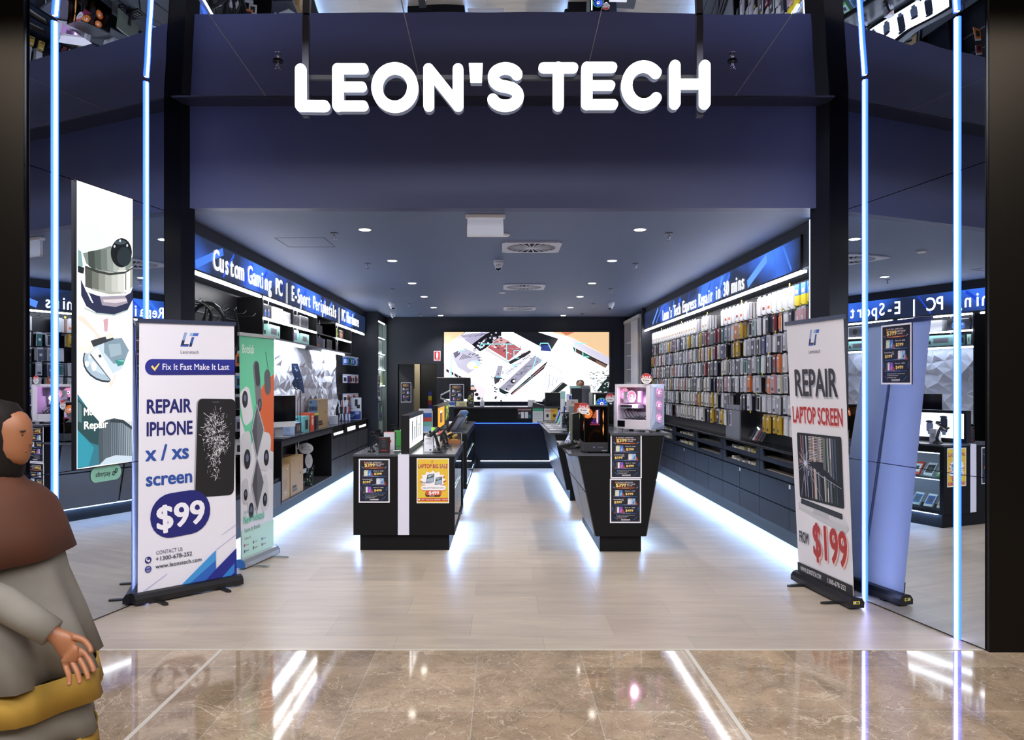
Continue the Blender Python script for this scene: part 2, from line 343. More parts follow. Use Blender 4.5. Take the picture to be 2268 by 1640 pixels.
# ------------------------------------------------------------------ big shop sign
SY = 4.75
px = lambda x, y=0: ((x-1111)*SY/1700, 1.6+(852-y)*SY/1700)
t = thing('shop_sign', "large white illuminated letters reading LEON'S TECH hung across the shop front", 'sign', (0, SY, px(0, 250)[1]))
FACE = E('ffffff', 3.6); RET = mat('aab4d0', .4, emit=.12)
def arc(cx, cy, rx, ry, a0, a1, n=14): return [(cx+rx*math.cos(R(a0+(a1-a0)*i/n)), cy-ry*math.sin(R(a0+(a1-a0)*i/n))) for i in range(n+1)]
LET = [('L', [([(668, 157), (668, 237), (720, 237.5)], 12.5)]),
 ('E', [([(750, 156), (750, 237)], 12.5), ([(750, 155), (806, 155)], 11), ([(750, 195), (803, 195)], 10.5), ([(750, 237), (806, 237)], 11)]),
 ('O', [(arc(875.5, 196.5, 39.5, 42.5, 0, 360, 30), 12.5)]),
 ('N', [([(950, 237), (950, 156), (1015, 237), (1015, 156)], 12)]),
 ('S', [(arc(1119.5, 174, 27, 20, 20, 250, 12)+arc(1119, 216, 29, 21, 80, -160, 12), 12.5)]),
 ('T', [([(1203, 153), (1269, 153)], 11), ([(1236, 153), (1236, 236)], 12.5)]),
 ('E', [([(1299, 153), (1299, 233)], 12.5), ([(1299, 152), (1355, 152)], 11), ([(1299, 192), (1351, 192)], 10.5), ([(1299, 234), (1357, 234)], 11)]),
 ('C', [(arc(1424, 192, 37, 42, 42, 318, 22), 12.5)]),
 ('H', [([(1493, 149), (1493, 232)], 12.5), ([(1559, 149), (1559, 232)], 12.5), ([(1493, 189), (1559, 189)], 11)])]
for ch, strokes in LET:
    m = MB()
    for pts, w in strokes:
        q = [Vector((px(a, b)[0], px(a, b)[1]-t.location.z)) for a, b in pts]; w = w*.95*SY/1700
        for i in range(len(q)-1):
            a, b = q[i], q[i+1]; d = (b-a).normalized(); th = math.atan2(d.y, d.x); cap = []
            for c, s in ((b, -90), (a, 90)): cap += [(c.x+w*math.cos(th+R(s+18*k)), c.y+w*math.sin(th+R(s+18*k))) for k in range(11)]
            e = (i % 3)*.0004
            m.prism(cap, -.03+e, -.004, FACE, 'y'); m.prism(cap, -.004, .05-e, RET, 'y')
    m.build('letter', t)
m = MB(); q = [(px(x, y)[0], px(x, y)[1]-t.location.z) for x, y in ((1042, 184), (1067, 184), (1069, 144), (1039, 144))]
m.prism(q, -.03, -.004, FACE, 'y'); m.prism(q, -.004, .05, RET, 'y'); m.build('apostrophe', t)
m = MB()
for y in (163,): z = px(0, y)[1]-t.location.z; m.box(px(662)[0], px(1566)[0], .055, .085, z-.014, z+.014, mat('1c1d28', .5))
m.build('mounting_bar', t)
for x in (671, 1556):
    m = MB(); m.box(px(x)[0]-.02, px(x)[0]+.02, .06, .1, 0, zc(SY)-t.location.z-.01, mat('3a3a48', .35, .4)); m.build('hanger', t)

# ------------------------------------------------------------------ LED signs over the side walls
def led_mat(name, seed):
    m = bpy.data.materials.new(name); m.use_nodes = True; nt = m.node_tree; b = nt.nodes['Principled BSDF']; L = nt.links.new
    tc = nt.nodes.new('ShaderNodeTexCoord'); mp = nt.nodes.new('ShaderNodeMapping'); mp.inputs['Location'].default_value = (0, seed, 0); mp.inputs['Scale'].default_value = (1, .55, .8); L(tc.outputs['Object'], mp.inputs[0])
    n = nt.nodes.new('ShaderNodeTexNoise'); n.inputs['Scale'].default_value = 1.1; n.inputs['Detail'].default_value = 2; L(mp.outputs[0], n.inputs[0])
    r = nt.nodes.new('ShaderNodeValToRGB'); e = r.color_ramp.elements; e[0].position = .48; e[0].color = (.006, .012, .035, 1); e[1].position = .70; e[1].color = (.035, .13, .62, 1); L(n.outputs[0], r.inputs[0])
    b.inputs['Base Color'].default_value = (.01, .01, .02, 1); b.inputs['Roughness'].default_value = .3; L(r.outputs[0], b.inputs['Emission Color']); b.inputs['Emission Strength'].default_value = 1.5
    return m
TXT = E('f6faff', 3.0)
def led_sign(label, o, xd, ln_, h, words, x0, base, cap, adv, seed, streaks):
    t = thing('led_sign', label, 'sign', o)
    T = plane((0, 0, 0), xd)
    m = MB(T); m.box(0, ln_, 0, h, -.004, .012, BLACKM); m.build('sign_housing', t)
    m = MB(T); m.z = .0125; m.rect(.02, .015, ln_-.02, h-.015, led_mat('led_panel', seed)); m.build('screen', t)
    for q, (a, b, c, d, w, col, s) in enumerate(streaks):
        lo, hi = .02+w/2, h-.02-w/2; m = MB(T); m.z = .0128+.00025*q; m.ln(a, lo if b < d else hi, c, hi if b < d else lo, w, E(col, s)); m.build('light_streak', t)
    pos = 0
    for wd in words.split(' '):
        m = MB(T); m.z = .0175; m.text(wd, x0+pos*adv, base, cap, TXT, w=1, xs=.84, mono=adv); m.build('word', t); pos += len(wd)+1
    return t
ST = lambda n, L_, seed: (lambda rg: [(a := rg.uniform(.2, L_-.8), .02+rg.random()*.2, a+rg.uniform(.15, .5), .98, rg.uniform(.02, .07), rg.choice(('2a5cf0', '3f7bff', '1d46c8', '5c92ff')), rg.uniform(.6, 1.1)) for _ in range(n)])(random.Random(seed))
led_sign('long blue LED sign reading Custom Gaming PC, E-Sport Peripherals, PC Hardware, above the left shelves', (-2.655, 6.33, 2.585), (0, 1, 0), 8.55, .33,
    'Custom Gaming PC | E-Sport Peripherals | PC Hardware', .70, .075, .185, .1375, 3.3, [(.3, .03, .95, .97, .07, '3f74ff', 1.0), (.95, .6, 1.25, .97, .03, '2a5cf0', .8)]+ST(13, 8.3, 5))
led_sign("long blue LED sign reading Leon's Tech Express Repair in 30 mins, above the accessory wall", (2.655, 14.2, 2.61), (0, -1, 0), 7.42, .315,
    "Leon's Tech Express Repair in 30 mins", 1.62, .035, .165, .1146, 8.1, [(5.95, .03, 6.55, .97, .09, '5c92ff', 1.0), (7.0, .98, 7.2, .05, .03, '3f7bff', .9), (6.75, .98, 6.85, .3, .02, '3f7bff', .7)]+ST(12, 6.2, 9))

# ------------------------------------------------------------------ ceiling fixtures
DL = E('fff6ea', 14)
for side, x in (('left', -1.25), ('right', 1.264)):
    for i, y in enumerate((7.02, 8.78, 10.73, 12.38, 14.12, 15.75)):
        t = thing('downlight', f'round recessed downlight in the {side} ceiling row, {ORD[i]} from the shop front', 'ceiling light', (x, y, CZ), 0, 'ceiling downlights')
        m = MB(); m.lathe([(.062, -.006), (.062, 0), (.05, .0)], (0, 0, 0), WHITE); m.build('trim_ring', t)
        m = MB(); m.lathe([(.0, -.0085), (.05, -.0075), (.05, -.003)], (0, 0, 0), DL); m.build('lamp', t)
        l = bpy.data.lights.new('downlight_beam', 'SPOT'); l.energy = 80; l.spot_size = R(105); l.spot_blend = .7; l.shadow_soft_size = .05; l.color = (1, .95, .88)
        o = bpy.data.objects.new('downlight_beam', l); C.objects.link(o); o.location = (0, 0, -.02); o.parent = t
VENTM = mat('b9bccb', .45)
for i, (x, y) in enumerate(((.305, 7.92), (.325, 11.14), (.335, 14.3))):
    t = thing('air_diffuser', f'square swirl air diffuser in the middle of the ceiling, {ORD[i]} from the shop front', 'air vent', (x, y, CZ), 0, 'swirl air diffusers')
    m = MB(); h = .3
    out = [(h, h), (-h, h), (-h, -h), (h, -h)]
    ring = [(.25*math.cos(R(a)), .25*math.sin(R(a))) for a in range(0, 360, 10)]; sq = []
    for a in range(0, 360, 10):
        c, s = math.cos(R(a)), math.sin(R(a)); k = h/max(abs(c), abs(s)); sq.append((c*k, s*k))
    n = 36; v = [(a, b, -.012) for a, b in sq]+[(a, b, -.012) for a, b in ring]+[(a, b, 0) for a, b in sq]
    m.add(v, [(i_, n+i_, n+(i_+1) % n, (i_+1) % n) for i_ in range(n)]+[(i_, (i_+1) % n, 2*n+(i_+1) % n, 2*n+i_) for i_ in range(n)], VENTM); m.build('face_plate', t)
    m = MB(); m.lathe([(.25, -.001), (.0, -.0015)], (0, 0, 0), mat('0a0a0c', .6)); m.build('duct', t)
    m = MB()
    for k in range(22):
        a = R(k*360/22); m.T = Matrix.Rotation(a, 4, 'Z'); m.box(.05, .25, -.006, .006, -.013, -.005, VENTM)
    m.T = None; m.build('blade_ring', t)
    m = MB(); m.lathe([(0, -.018), (.06, -.016), (.06, -.004)], (0, 0, 0), VENTM); m.build('hub', t)
t = thing('exit_light_box', 'blank white ceiling-hung exit light seen from its back, near the shop front', 'sign', (-.136, 6.42, CZ))
m = MB(); m.box(-.165, .165, -.03, .03, -.03, 0, WHITE); m.build('mounting_base', t, bev=.004)
m = MB(); m.box(-.15, .15, -.012, .012, -.178, -.03, mat('dfe2f6', .35, emit=.25)); m.build('diffuser', t)
m = MB()
for a in ((-.153, -.147, -.18, -.03), (.147, .153, -.18, -.03), (-.153, .153, -.183, -.177)): m.box(a[0], a[1], -.014, .014, a[2], a[3], WHITE)
m.build('frame', t)
def dome(x, y, az, label):
    t = thing('security_camera', label, 'camera', (x, y, CZ), az, 'white turret cameras'); w = mat('d9dde8', .35)
    m = MB(); m.lathe([(.058, -.012), (.058, 0)], (0, 0, 0), w); m.lathe([(.03, -.075), (.045, -.06), (.055, -.035), (.056, -.012)], (0, 0, 0), w); m.build('housing', t, smooth=True)
    m = MB(); m.T = Matrix.Translation((0, -.012, -.068)) @ Matrix.Rotation(R(35), 4, 'X'); m.lathe([(.0, -.045), (.022, -.042), (.036, -.025), (.041, 0), (.03, .03), (0, .035)], (0, 0, 0), w); m.build('eyeball', t, smooth=True)
    m = MB(); m.T = Matrix.Translation((0, -.034, -.098)) @ Matrix.Rotation(R(62), 4, 'X'); m.lathe([(0, -.016), (.022, -.012), (.029, .004)], (0, 0, 0), mat('0c0c10', .12)); m.build('lens', t)
dome(-.036, 8.78, 0, 'white turret security camera in the middle of the ceiling, facing the shop front')
dome(-1.9, 13.26, R(50), 'white turret security camera near the left LED sign end')
dome(-2.14, 15.1, R(60), 'white turret security camera in the back left ceiling corner by the glass cabinet')
dome(1.9, 13.3, R(-50), 'white turret security camera at the back right, near the accessory wall')
def sprinkler(x, y, z, label):
    t = thing('fire_sprinkler', label, 'sprinkler', (x, y, z), 0, 'fire sprinklers')
    m = MB(); m.lathe([(.036, -.004), (.036, 0)], (0, 0, 0), mat('2a2c33', .4, .6)); m.build('escutcheon', t)
    m = MB(); m.cyl((0, 0, -.035), (0, 0, -.004), .008, CHROME)
    for s in (-1, 1): m.tube([(0, 0, -.02), (s*.014, 0, -.035), (0, 0, -.055)], .0025, CHROME, 6)
    m.build('frame_arms', t)
    m = MB(); m.lathe([(.022, -.059), (.022, -.056)], (0, 0, 0), CHROME); m.build('deflector', t)
for side, x in (('left', -1.57), ('right', 1.57)):
    for i, y in enumerate((7.2, 9.0, 11.4, 13.5, 15.4)): sprinkler(x*(1 if i < 2 else 1.03), y, CZ, f'small fire sprinkler outside the {side} downlight row, {ORD[i]} from the shop front')
sprinkler(-1.58, 5.42, zc(5.42)-.002, 'fire sprinkler under the mirror ceiling, left of the big sign'); sprinkler(1.63, 5.42, zc(5.42)-.002, 'fire sprinkler under the mirror ceiling, right of the big sign')
for x, y, lab in ((.01, 11.8, 'flat white smoke detector beside the middle air diffuser'), (.03, 7.25, 'flat white smoke detector just behind the hanging exit light')):
    m = MB(); m.lathe([(.0, -.02), (.04, -.018), (.05, -.008), (.05, 0)], (x, y, CZ), WHITE); tag(m.build('smoke_detector', smooth=True), lab, 'smoke detector')
m = MB(); a, b, c, d = -2.2, -1.72, 7.43, 7.92
for q in ((a, b, c, c+.006), (a, b, d, d+.006), (a, a+.006, c, d), (b, b+.006, c, d)): m.box(*q, CZ-.0015, CZ+.001, mat('2b2f3a', .6))
o = m.build('trim_10'); struct(o)

# ------------------------------------------------------------------ back wall: LED screen, fire sign, counter
t = thing('led_video_wall', 'large bright LED video wall showing a close-up of computer circuit boards on the back wall', 'screen', (.525, BK-.004, 1.24))
m = MB(); m.box(-1.77, 1.77, -.05, .0, -.035, 1.495, BLACKM); m.build('frame', t)
m = MB(plane((-1.735, -.052, 0), (1, 0, 0))); m.z = .0005; m.dz = .00005
WW, HH = 3.47, 1.46
sx, sy = WW/2014, HH/842
def V(*pts): return [((a-132)*sx, (937-b)*sy) for a, b in pts]     # traced in the zoomed picture's own pixels
def SP(pts, col, s=1.0): m.pg([(min(max(a, 0), WW), min(max(b, 0), HH)) for a, b in V(*pts)], E(col, s*.62))
def SL(a, b, c, d, w, col, s=1.0): (p, q) = V((a, b), (c, d)); m.ln(p[0], p[1], q[0], q[1], w*sx, E(col, s*.7))
m.rect(0, 0, WW, HH, E('fbfaff', 1.45))
SP([(132, 95), (400, 95), (300, 150), (190, 232), (132, 232)], 'fbdcb0', 1.2)
SP([(1450, 95), (2146, 95), (2146, 400), (1680, 160)], 'f6cfa0', 1.15); SP([(1560, 95), (1720, 95), (1660, 125), (1620, 135)], 'e88a66', 1.0)
SP([(330, 130), (640, 95), (840, 95), (480, 250), (420, 215)], 'd8d2ea', 1.1)
for k in range(9): SL(300+k*34, 150-k*4+20, 390+k*36, 95+k*2, 7, '6a6488', .9)
for k in range(6): SL(380+k*18, 190+k*12, 600+k*22, 95+k*8, 9, 'a79fc4', 1.0)
SP([(470, 245), (640, 120), (690, 95), (830, 95), (830, 140), (640, 290), (570, 330)], '15161f', .5)
rg = random.Random(4)
for k in range(34): x = rg.uniform(480, 820); y = 300-(x-480)*.55+rg.uniform(-40, 40); m.ell(*V((x, y))[0], 13*sx, 11*sx, E(rg.choice(('e8e6f6', 'b7b3cc', '3a3a4c')), .9), 8)
SP([(975, 95), (1280, 95), (1530, 175), (1440, 310), (1420, 330)], '191c28', .6)
SP([(660, 280), (820, 150), (1080, 300), (1020, 360), (920, 440)], 'd9767c', .85); SP([(820, 150), (920, 200), (860, 240), (770, 195)], 'f0b6b8', 1.0)
for k in range(60): x = rg.uniform(700, 1200); y = 130+(x-700)*.45+rg.uniform(-20, 130); m.rect(*V((x, y+12))[0], *V((x+rg.uniform(8, 34), y))[0], E(rg.choice(('22222c', '4d4653', 'f3c9cb', 'a99fae', '0f3f3a', 'e9e9f5')), .8))
SL(640, 300, 930, 470, 16, '7e7687', .8); SL(640, 300, 930, 470, 6, 'ffffff', 1.2); SL(930, 470, 1190, 330, 40, '3a363e', .6)
SP([(800, 780), (1240, 375), (1340, 440), (1180, 560), (920, 810)], 'b3b0c6', .95)
SP([(940, 840), (1330, 500), (1400, 440), (1350, 540), (960, 860)], '2a2730', .5); SL(960, 850, 1360, 500, 10, 'c98f94', .9); SL(1000, 790, 1220, 640, 8, '1f8f92', .8)
SP([(800, 770), (930, 830), (870, 850), (810, 820)], '123a35', .5)
for k in range(50): a = rg.random(); x = 830+a*440; y = 770-a*370+rg.uniform(-20, 50); m.rect(*V((x, y+5))[0], *V((x+rg.uniform(5, 16), y))[0], E('4e4a5c', .7))
for k, (x, y) in enumerate(((905, 760), (1010, 620), (1055, 590), (1120, 520))): m.text('remove', *V((x, y))[0], .03, E('3d394a', .7), w=1, rot=8)
m.ell(*V((975, 690))[0], 32*sx, 28*sx, E('22222a', .6)); m.ell(*V((985, 688))[0], 16*sx, 14*sx, E('f5f5fa', 1.2))
SP([(230, 380), (390, 290), (560, 370), (575, 440), (540, 520), (430, 600), (300, 520)], 'd3d0e6', 1.0)
SP([(240, 350), (310, 315), (330, 360), (270, 410)], '77718a', .7)
for k in range(7): SL(320+k*22, 430-k*4, 370+k*16, 360+k*6, 7, '464254', .7)
for k in range(8): a = R(100-k*24); SL(450+100*math.cos(a), 440-70*math.sin(a), 480+120*math.cos(a), 440-90*math.sin(a), 9, '3c3d5a', .7)
m.ell(*V((510, 480))[0], 70*sx, 46*sx, E('aebdf0', 1.2)); m.ell(*V((470, 500))[0], 56*sx, 46*sx, E('f4f2ff', 1.5)); m.rect(*V((495, 530))[0], *V((550, 512))[0], E('f2d64a', 1.0)); m.rect(*V((440, 490))[0], *V((460, 468))[0], E('ecd98a', 1.1))
SP([(132, 470), (640, 790), (610, 937), (132, 700)], 'eee4ee', 1.25)
for i in range(4):
    for j in range(3): x = 160+i*50+j*55; y = 540+i*34+j*30-8*i; SP([(x, y), (x+30, y+18), (x+30, y+50), (x, y+30)], '20202a', .5)
SP([(390, 700), (440, 720), (430, 780), (395, 760)], '20202a', .5)
for k in range(4): m.ell(*V((480+k*25, 755+k*48))[0], 22*sx, 20*sx, E(('3b8a86', '15171c', '15171c', '20302e')[k], .5))
m.ell(*V((478, 780))[0], 34*sx, 24*sx, E('d9a99c', 1.0)); m.ell(*V((482, 852))[0], 28*sx, 20*sx, E('d0a094', 1.0))
SP([(790, 500), (850, 505), (820, 640), (750, 640)], 'b9b6cc', 1.0); SP([(740, 640), (830, 640), (800, 700), (750, 730)], '55525f', .7)
for k in range(26): m.ell(*V((rg.uniform(690, 900), rg.uniform(560, 930)))[0], rg.uniform(4, 16)*sx, rg.uniform(4, 12)*sx, E(rg.choice(('191a22', '3e4450', '0f3a34')), .5), 8)
for d in (0, 40, 75): m.pg(V(*[(1310+d*.5+p[0], 930-d*0+p[1]) for p in ((0, 0), (8, 0), (90, -400+d*2), (82, -402+d*2))]), E('b7bcd6', 1.0))
for a in range(3): SL(1400+a*50, 780-a*30, 1430+a*45, 560+a*40, 8, 'aab2d2', 1.0)
for k in range(10): a0 = R(90-k*8); SL(1380+240*math.cos(a0), 740-240*math.sin(a0), 1380+240*math.cos(a0-R(8)), 740-240*math.sin(a0-R(8)), 8, 'b8bfe0', 1.0)
SP([(1400, 937), (1330, 937), (1600, 690), (1650, 700), (1650, 730)], '21302f', .5); SL(1330, 930, 1640, 640, 10, '2a2c3a', .6)
SP([(1900, 937), (2060, 720), (2146, 600), (2146, 937)], '1d3832', .5)
for k in range(46): x, y = rg.uniform(1900, 2130), rg.uniform(620, 930); SP([(x, y), (x+rg.uniform(14, 40), y-rg.uniform(10, 30)), (x+rg.uniform(24, 50), y-8), (x+14, y+12)], rg.choice(('fbfaff', 'e4e6f0', 'f4f4ff', 'b9c4cc')), 1.3)
for k in range(12): SL(1450+k*44, 300+k*16, 1500+k*46, 560-k*4, 3, 'd9dbee', 1.2)
SP([(1350, 560), (1400, 500), (1900, 800), (1840, 860)], 'f0f0fb', 1.6)
for k in range(7): SL(1420+k*30, 620+k*4, 1420+k*26, 760-k*14, 5, 'b0b6d0', 1.0)
SP([(860, 560), (950, 520), (1010, 470), (1190, 340), (1230, 370), (900, 640)], 'e9e7f4', 1.25)
for k in range(16): x = 900+k*18; y = 600-k*15+rg.uniform(-10, 10); m.ell(*V((x, y))[0], 7*sx, 6*sx, E(rg.choice(('6a6880', '2d2e3a', 'aeb0c4')), .7), 8)
for k in range(60): m.rect(*V((x := rg.uniform(1880, 2130), (y := rg.uniform(560, 900))+9))[0], *V((x+rg.uniform(10, 40), y))[0], E(rg.choice(('16302b', '20252c', '3c5a50')), .5))
SP([(1530, 170), (2146, 500), (2146, 400), (1660, 160)], 'd8d4e8', 1.15); SP([(1700, 270), (2130, 490), (2100, 530), (1720, 330)], '4b3b36', .6); SP([(1830, 350), (1930, 400), (1880, 400), (1820, 380)], '14795a', .7)
for k in range(14): SL(1995+k*10, 440+k*5, 1975+k*10, 500+k*5, 4, 'caa182', .9)
SP([(1320, 250), (1410, 250), (1440, 330), (1310, 320)], '2b3f95', .7); SP([(1440, 310), (1530, 170), (1560, 230), (1430, 380)], 'f4f4ff', 1.5)
for q in ((580, 240, 1010, 240), (580, 240, 580, 300), (895, 240, 895, 465), (1310, 230, 1400, 230), (1400, 230, 1440, 310), (1310, 230, 1290, 290), (1590, 240, 1590, 290), (1735, 230, 1735, 350), (1735, 235, 1860, 235), (1825, 330, 1825, 395), (1825, 395, 1900, 395), (310, 318, 390, 318), (310, 318, 310, 350), (220, 360, 220, 650), (220, 650, 330, 650), (985, 490, 985, 530), (950, 490, 1020, 490), (1260, 390, 1180, 640), (1330, 410, 1310, 470), (760, 640, 830, 640), (985, 320, 985, 410), (985, 320, 1050, 320), (985, 410, 1050, 410)): SL(*q, 11, '8fe3f2', 1.3)
m.build('picture', t)

t = thing('fire_extinguisher_sign', 'red and white fire extinguisher sign between the door and the video wall', 'sign', (-1.36, BK-.003, 2.097))
m = MB(plane((-.07, -.001, 0), (1, 0, 0))); m.rr(0, 0, .14, .21, .008, P('e9e6ea')); m.rect(.012, .04, .128, .198, P('c02a30')); m.rr(.05, .06, .09, .18, .018, P('f2f2f4')); m.rect(.055, .048, .085, .055, P('f2f2f4')); m.rect(.012, .012, .128, .03, P('c02a30'))
m.build('printed_face', t)
m = MB(); m.box(-.07, .07, -.001, .001, 0, .21, WHITE); m.build('backing_plate', t)

def counter_panel(m): pass
t = thing('service_counter', 'dark blue service counter with a recessed glowing front, across the back of the shop', 'counter', (.2, 14.5, 0))
m = MB(); m.box(-1.1, 1.5, -.02, .02, .875, 1.15, BLACK); m.build('upper_front', t)
m = MB(); m.box(-1.1, 1.5, -.03, .75, 1.15, 1.175, TOP); m.build('counter_top', t)
m = MB(); m.prism([(-.72, .16), (1.5, .16), (1.5, .86), (-.95, .86)], .05, .09, DARK, 'y'); m.build('lower_front', t)
m = MB(); m.prism([(-1.1, .15), (-.60, .15), (-1.0, .86), (-1.1, .86)], -.01, .02, BLACK, 'y'); m.build('corner_panel', t)
m = MB(); m.box(-1.05, 1.45, .03, .055, .862, .87, BLUELED); m.build('light_strip', t)
m = MB(); m.cyl((-.66, .035, .17), (-.98, .035, .84), .006, E('1f4cff', 6)); m.build('corner_light', t)
m = MB(); m.box(-1.05, 1.5, .12, .7, 0, .15, BLACK); m.build('plinth', t)
m = MB(); m.box(-.6, 1.45, .09, .115, .14, .15, E('a8c8ff', 30)); m.build('floor_light', t)
# ------------------------------------------------------------------ left display shelving
SLAT = mat('1a1b20', .45, name='dark_slatwall'); EDGE = mat('55565e', .4)
def tube_part(p, t, x, y0, y1, z, m=TUBE, nm='light_tube', r=.011):
    m_ = MB(); m_.box(x-r, x+r, y0, y1, z-r, z+r, m); m_.build(nm, t)
for k in range(4):
    y0 = 8.55+1.255*k; y1 = y0+1.255
    t = thing('display_shelf', ('dark display shelf bay holding mouse boxes, the nearest to the shop front', 'dark display shelf bay with teal keyboard boxes below a white carton, second from the front', 'unlit dark display shelf bay with a purple box', 'dark display shelf bay with a graphics card box, farthest back')[k], 'shelf', (-2.66, y0, 2.13), 0, 'display shelf bays under the left sign')
    m = MB(); m.box(-.32, -.30, .02, 1.235, 0, .44, SLAT); m.build('back_panel', t)
    for y in (0, 1.235):
        m = MB(); m.box(-.30, 0, y, y+.02, 0, .44, BLACK); m.box(-.006, .003, y, y+.02, 0, .44, EDGE); m.build('side_panel', t)
    for z in (-.0, .205):
        m = MB(); m.box(-.30, -.012, .02, 1.235, z, z+.018, BLACK); m.box(-.012, .0, .02, 1.235, z, z+.018, EDGE); m.build('shelf', t)
    m = MB(); m.cyl((-.05, .36, .01), (-.05, .36, .43), .005, CHROME); m.build('post', t)
    if k != 2:
        tube_part(None, t, .008, .01, 1.16, .435); tube_part(None, t, .008, .01, 1.16, .21)
t = thing('display_shelf', 'dark slatwall bay with coiled cables on hooks at the front of the left wall', 'shelf', (-2.66, 6.3, 0))
m = MB(); m.box(-.32, -.28, 0, 2.25, .5, 2.57, SLAT)
m.build('slat_panel', t)
for k in range(6):
    m = MB(); m.box(-.281, -.27, .02, 2.24, .80+.3*k, .812+.3*k, mat('8d9098', .35, .8)); m.build('slat_rail', t)
m = MB(); m.box(-.30, 0, 2.23, 2.25, .5, 2.57, BLACK); m.build('side_panel', t)
m = MB(); m.box(-.30, 0, .30, .33, .5, 2.57, mat('b7bac2', .4)); m.build('end_panel', t)
tube_part(None, t, .008, .2, 2.14, 2.565)
for k in range(6):
    m = MB(); y = .5+k*.3; m.tube([(-.28, y, 2.34), (-.03, y, 2.34), (0, y, 2.37)], .005, CHROME, 6); m.build('hook', t)
t = thing('display_shelf', 'dark pegboard bay with hanging packets at the back end of the left wall', 'shelf', (-2.66, 13.57, .96))
m = MB(); m.box(-.32, -.28, .02, 1.30, 0, 1.61, SLAT); m.build('peg_panel', t)
m = MB(); m.box(-.28, 0, 0, .02, 1.17, 1.61, BLACK); m.build('side_panel', t)
tube_part(None, t, .008, .05, 1.2, 1.60)
for z in (1.16, .83, .48):
    m = MB(); m.box(-.281, -.268, .05, 1.28, z, z+.014, CHROME); m.build('rail', t)
# white faceted wall panel
t = thing('faceted_wall_panel', 'white faceted three-dimensional wall panel above the left worktop', 'wall panel', (-2.93, 8.57, .96))
rg = random.Random(11); WP = mat('eceef6', .45, name='white_panel')
ny, nz = 22, 6; cy, cz = 5.0/ny, 1.17/nz
m = MB(); hv = {}
def nd(i, j):
    if (i, j) not in hv:
        e = 0 if i in (0, 2*ny) or j in (0, 2*nz) else 1
        base = .012 if (i+j) % 2 == 0 else .085
        hv[(i, j)] = (rg.uniform(0, 1)*base*e+(.02 if (i % 2 and j % 2) else 0)*e, (i+(rg.uniform(-.3, .3) if e else 0))*cy/2, (j+(rg.uniform(-.3, .3) if e else 0))*cz/2)
    return hv[(i, j)]
for i in range(2*ny):
    for j in range(2*nz):
        a, b, c, d = nd(i, j), nd(i+1, j), nd(i+1, j+1), nd(i, j+1)
        m.add([a, b, c, d], [(0, 1, 2), (0, 2, 3)] if (i+j) % 2 else [(0, 1, 3), (1, 2, 3)], WP)
m.build('facets', t)
m = MB(); m.box(-.03, -.001, 0, 5.0, 0, 1.17, WP); m.build('backing', t)
for a, b in ((.05, 2.2), (3.3, 4.9)):
    m = MB(); m.box(.15, .17, a, b, 1.150, 1.168, E('e3ecff', 75)); m.build('light_tube', t)

# ------------------------------------------------------------------ left base cabinets
LG = mat('3a3c43', .4, name='grey_laminate')
m = MB(); m.box(-2.955, -2.58, 9.07, 14.93, .93, .955, mat('2c2e38', .16, name='gloss_worktop')); tag(m.build('worktop', bev=.002), 'long dark glossy worktop below the white faceted panel', 'worktop')
t = thing('base_cabinet', 'open dark base cabinet with cardboard boxes inside, under the left worktop', 'cabinet', (-2.6, 9.07, 0))
for y in (0, 2.66):
    m = MB(); m.box(-.36, 0, y, y+.02, .2, .93, BLACK); m.box(0, .003, y, y+.02, .2, .93, EDGE); m.build('side_panel', t)
m = MB(); m.box(-.36, 0, 0, 2.68, .18, .2, LG); m.build('bottom_shelf', t)
m = MB(); m.box(-.37, -.355, 0, 2.68, .18, .93, BLACK); m.build('back_panel', t)
m = MB(); m.box(-.02, 0, .02, 2.66, .86, .93, LG); m.build('top_rail', t)
m = MB(); m.box(-.30, -.135, 0, 2.68, 0, .18, BLACK); m.build('plinth', t)
m = MB(); m.box(-.12, -.10, 0, 2.68, .170, .179, FLOORLED); m.build('floor_light', t)
t = thing('base_cabinet', 'dark base cabinet with lit bins and grey drawers, at the back of the left worktop', 'cabinet', (-2.6, 11.75, 0))
m = MB(); m.box(-.36, -.02, 0.005, 3.18, .18, .925, BLACK); m.build('carcass', t)
for k in range(3):
    y = k*1.06
    m = MB(); fr = [(y+.01, .765), (y+1.05, .765), (y+1.05, .925), (y+.98, .925), (y+.9, .80), (y+.15, .80), (y+.08, .925), (y+.01, .925)]
    m.prism(fr, -.012, .0, BLACK, 'x'); d = m.build('bin_front', t)
    m = MB(); m.box(-.0195, -.0185, y+.12, y+.94, .80, .84+.03*(k % 2), E('f4f6ff', 1.2)); m.build('bin_light', t)
    for i in range(2):
        m = MB(); m.box(-.018, 0, y+.01+.525*i, y+.525*(i+1), .45, .755, LG); m.build('door', t)
        m = MB(); m.box(-.018, 0, y+.01+.525*i, y+.525*(i+1), .185, .43, LG); m.build('drawer', t)
m = MB(); m.box(-.30, -.135, 0, 3.18, 0, .18, BLACK); m.build('plinth', t)
m = MB(); m.box(-.12, -.10, 0, 3.18, .170, .179, FLOORLED); m.build('floor_light', t)
t = thing('base_cabinet', 'low dark cabinet with grey drawers behind the green and orange banner', 'cabinet', (-2.6, 6.4, 0))
m = MB(); m.box(-.36, -.02, 0, 2.66, .18, .5, BLACK); m.build('carcass', t)
for k in range(4):
    m = MB(); m.box(-.018, 0, .01+.66*k, .65*(k+1)+.01*k, .185, .46, LG); m.build('drawer', t)
m = MB(); m.box(-.30, -.135, 0, 2.66, 0, .18, BLACK); m.build('plinth', t)
m = MB(); m.box(-.12, -.10, 0, 2.66, .170, .179, FLOORLED); m.build('floor_light', t)

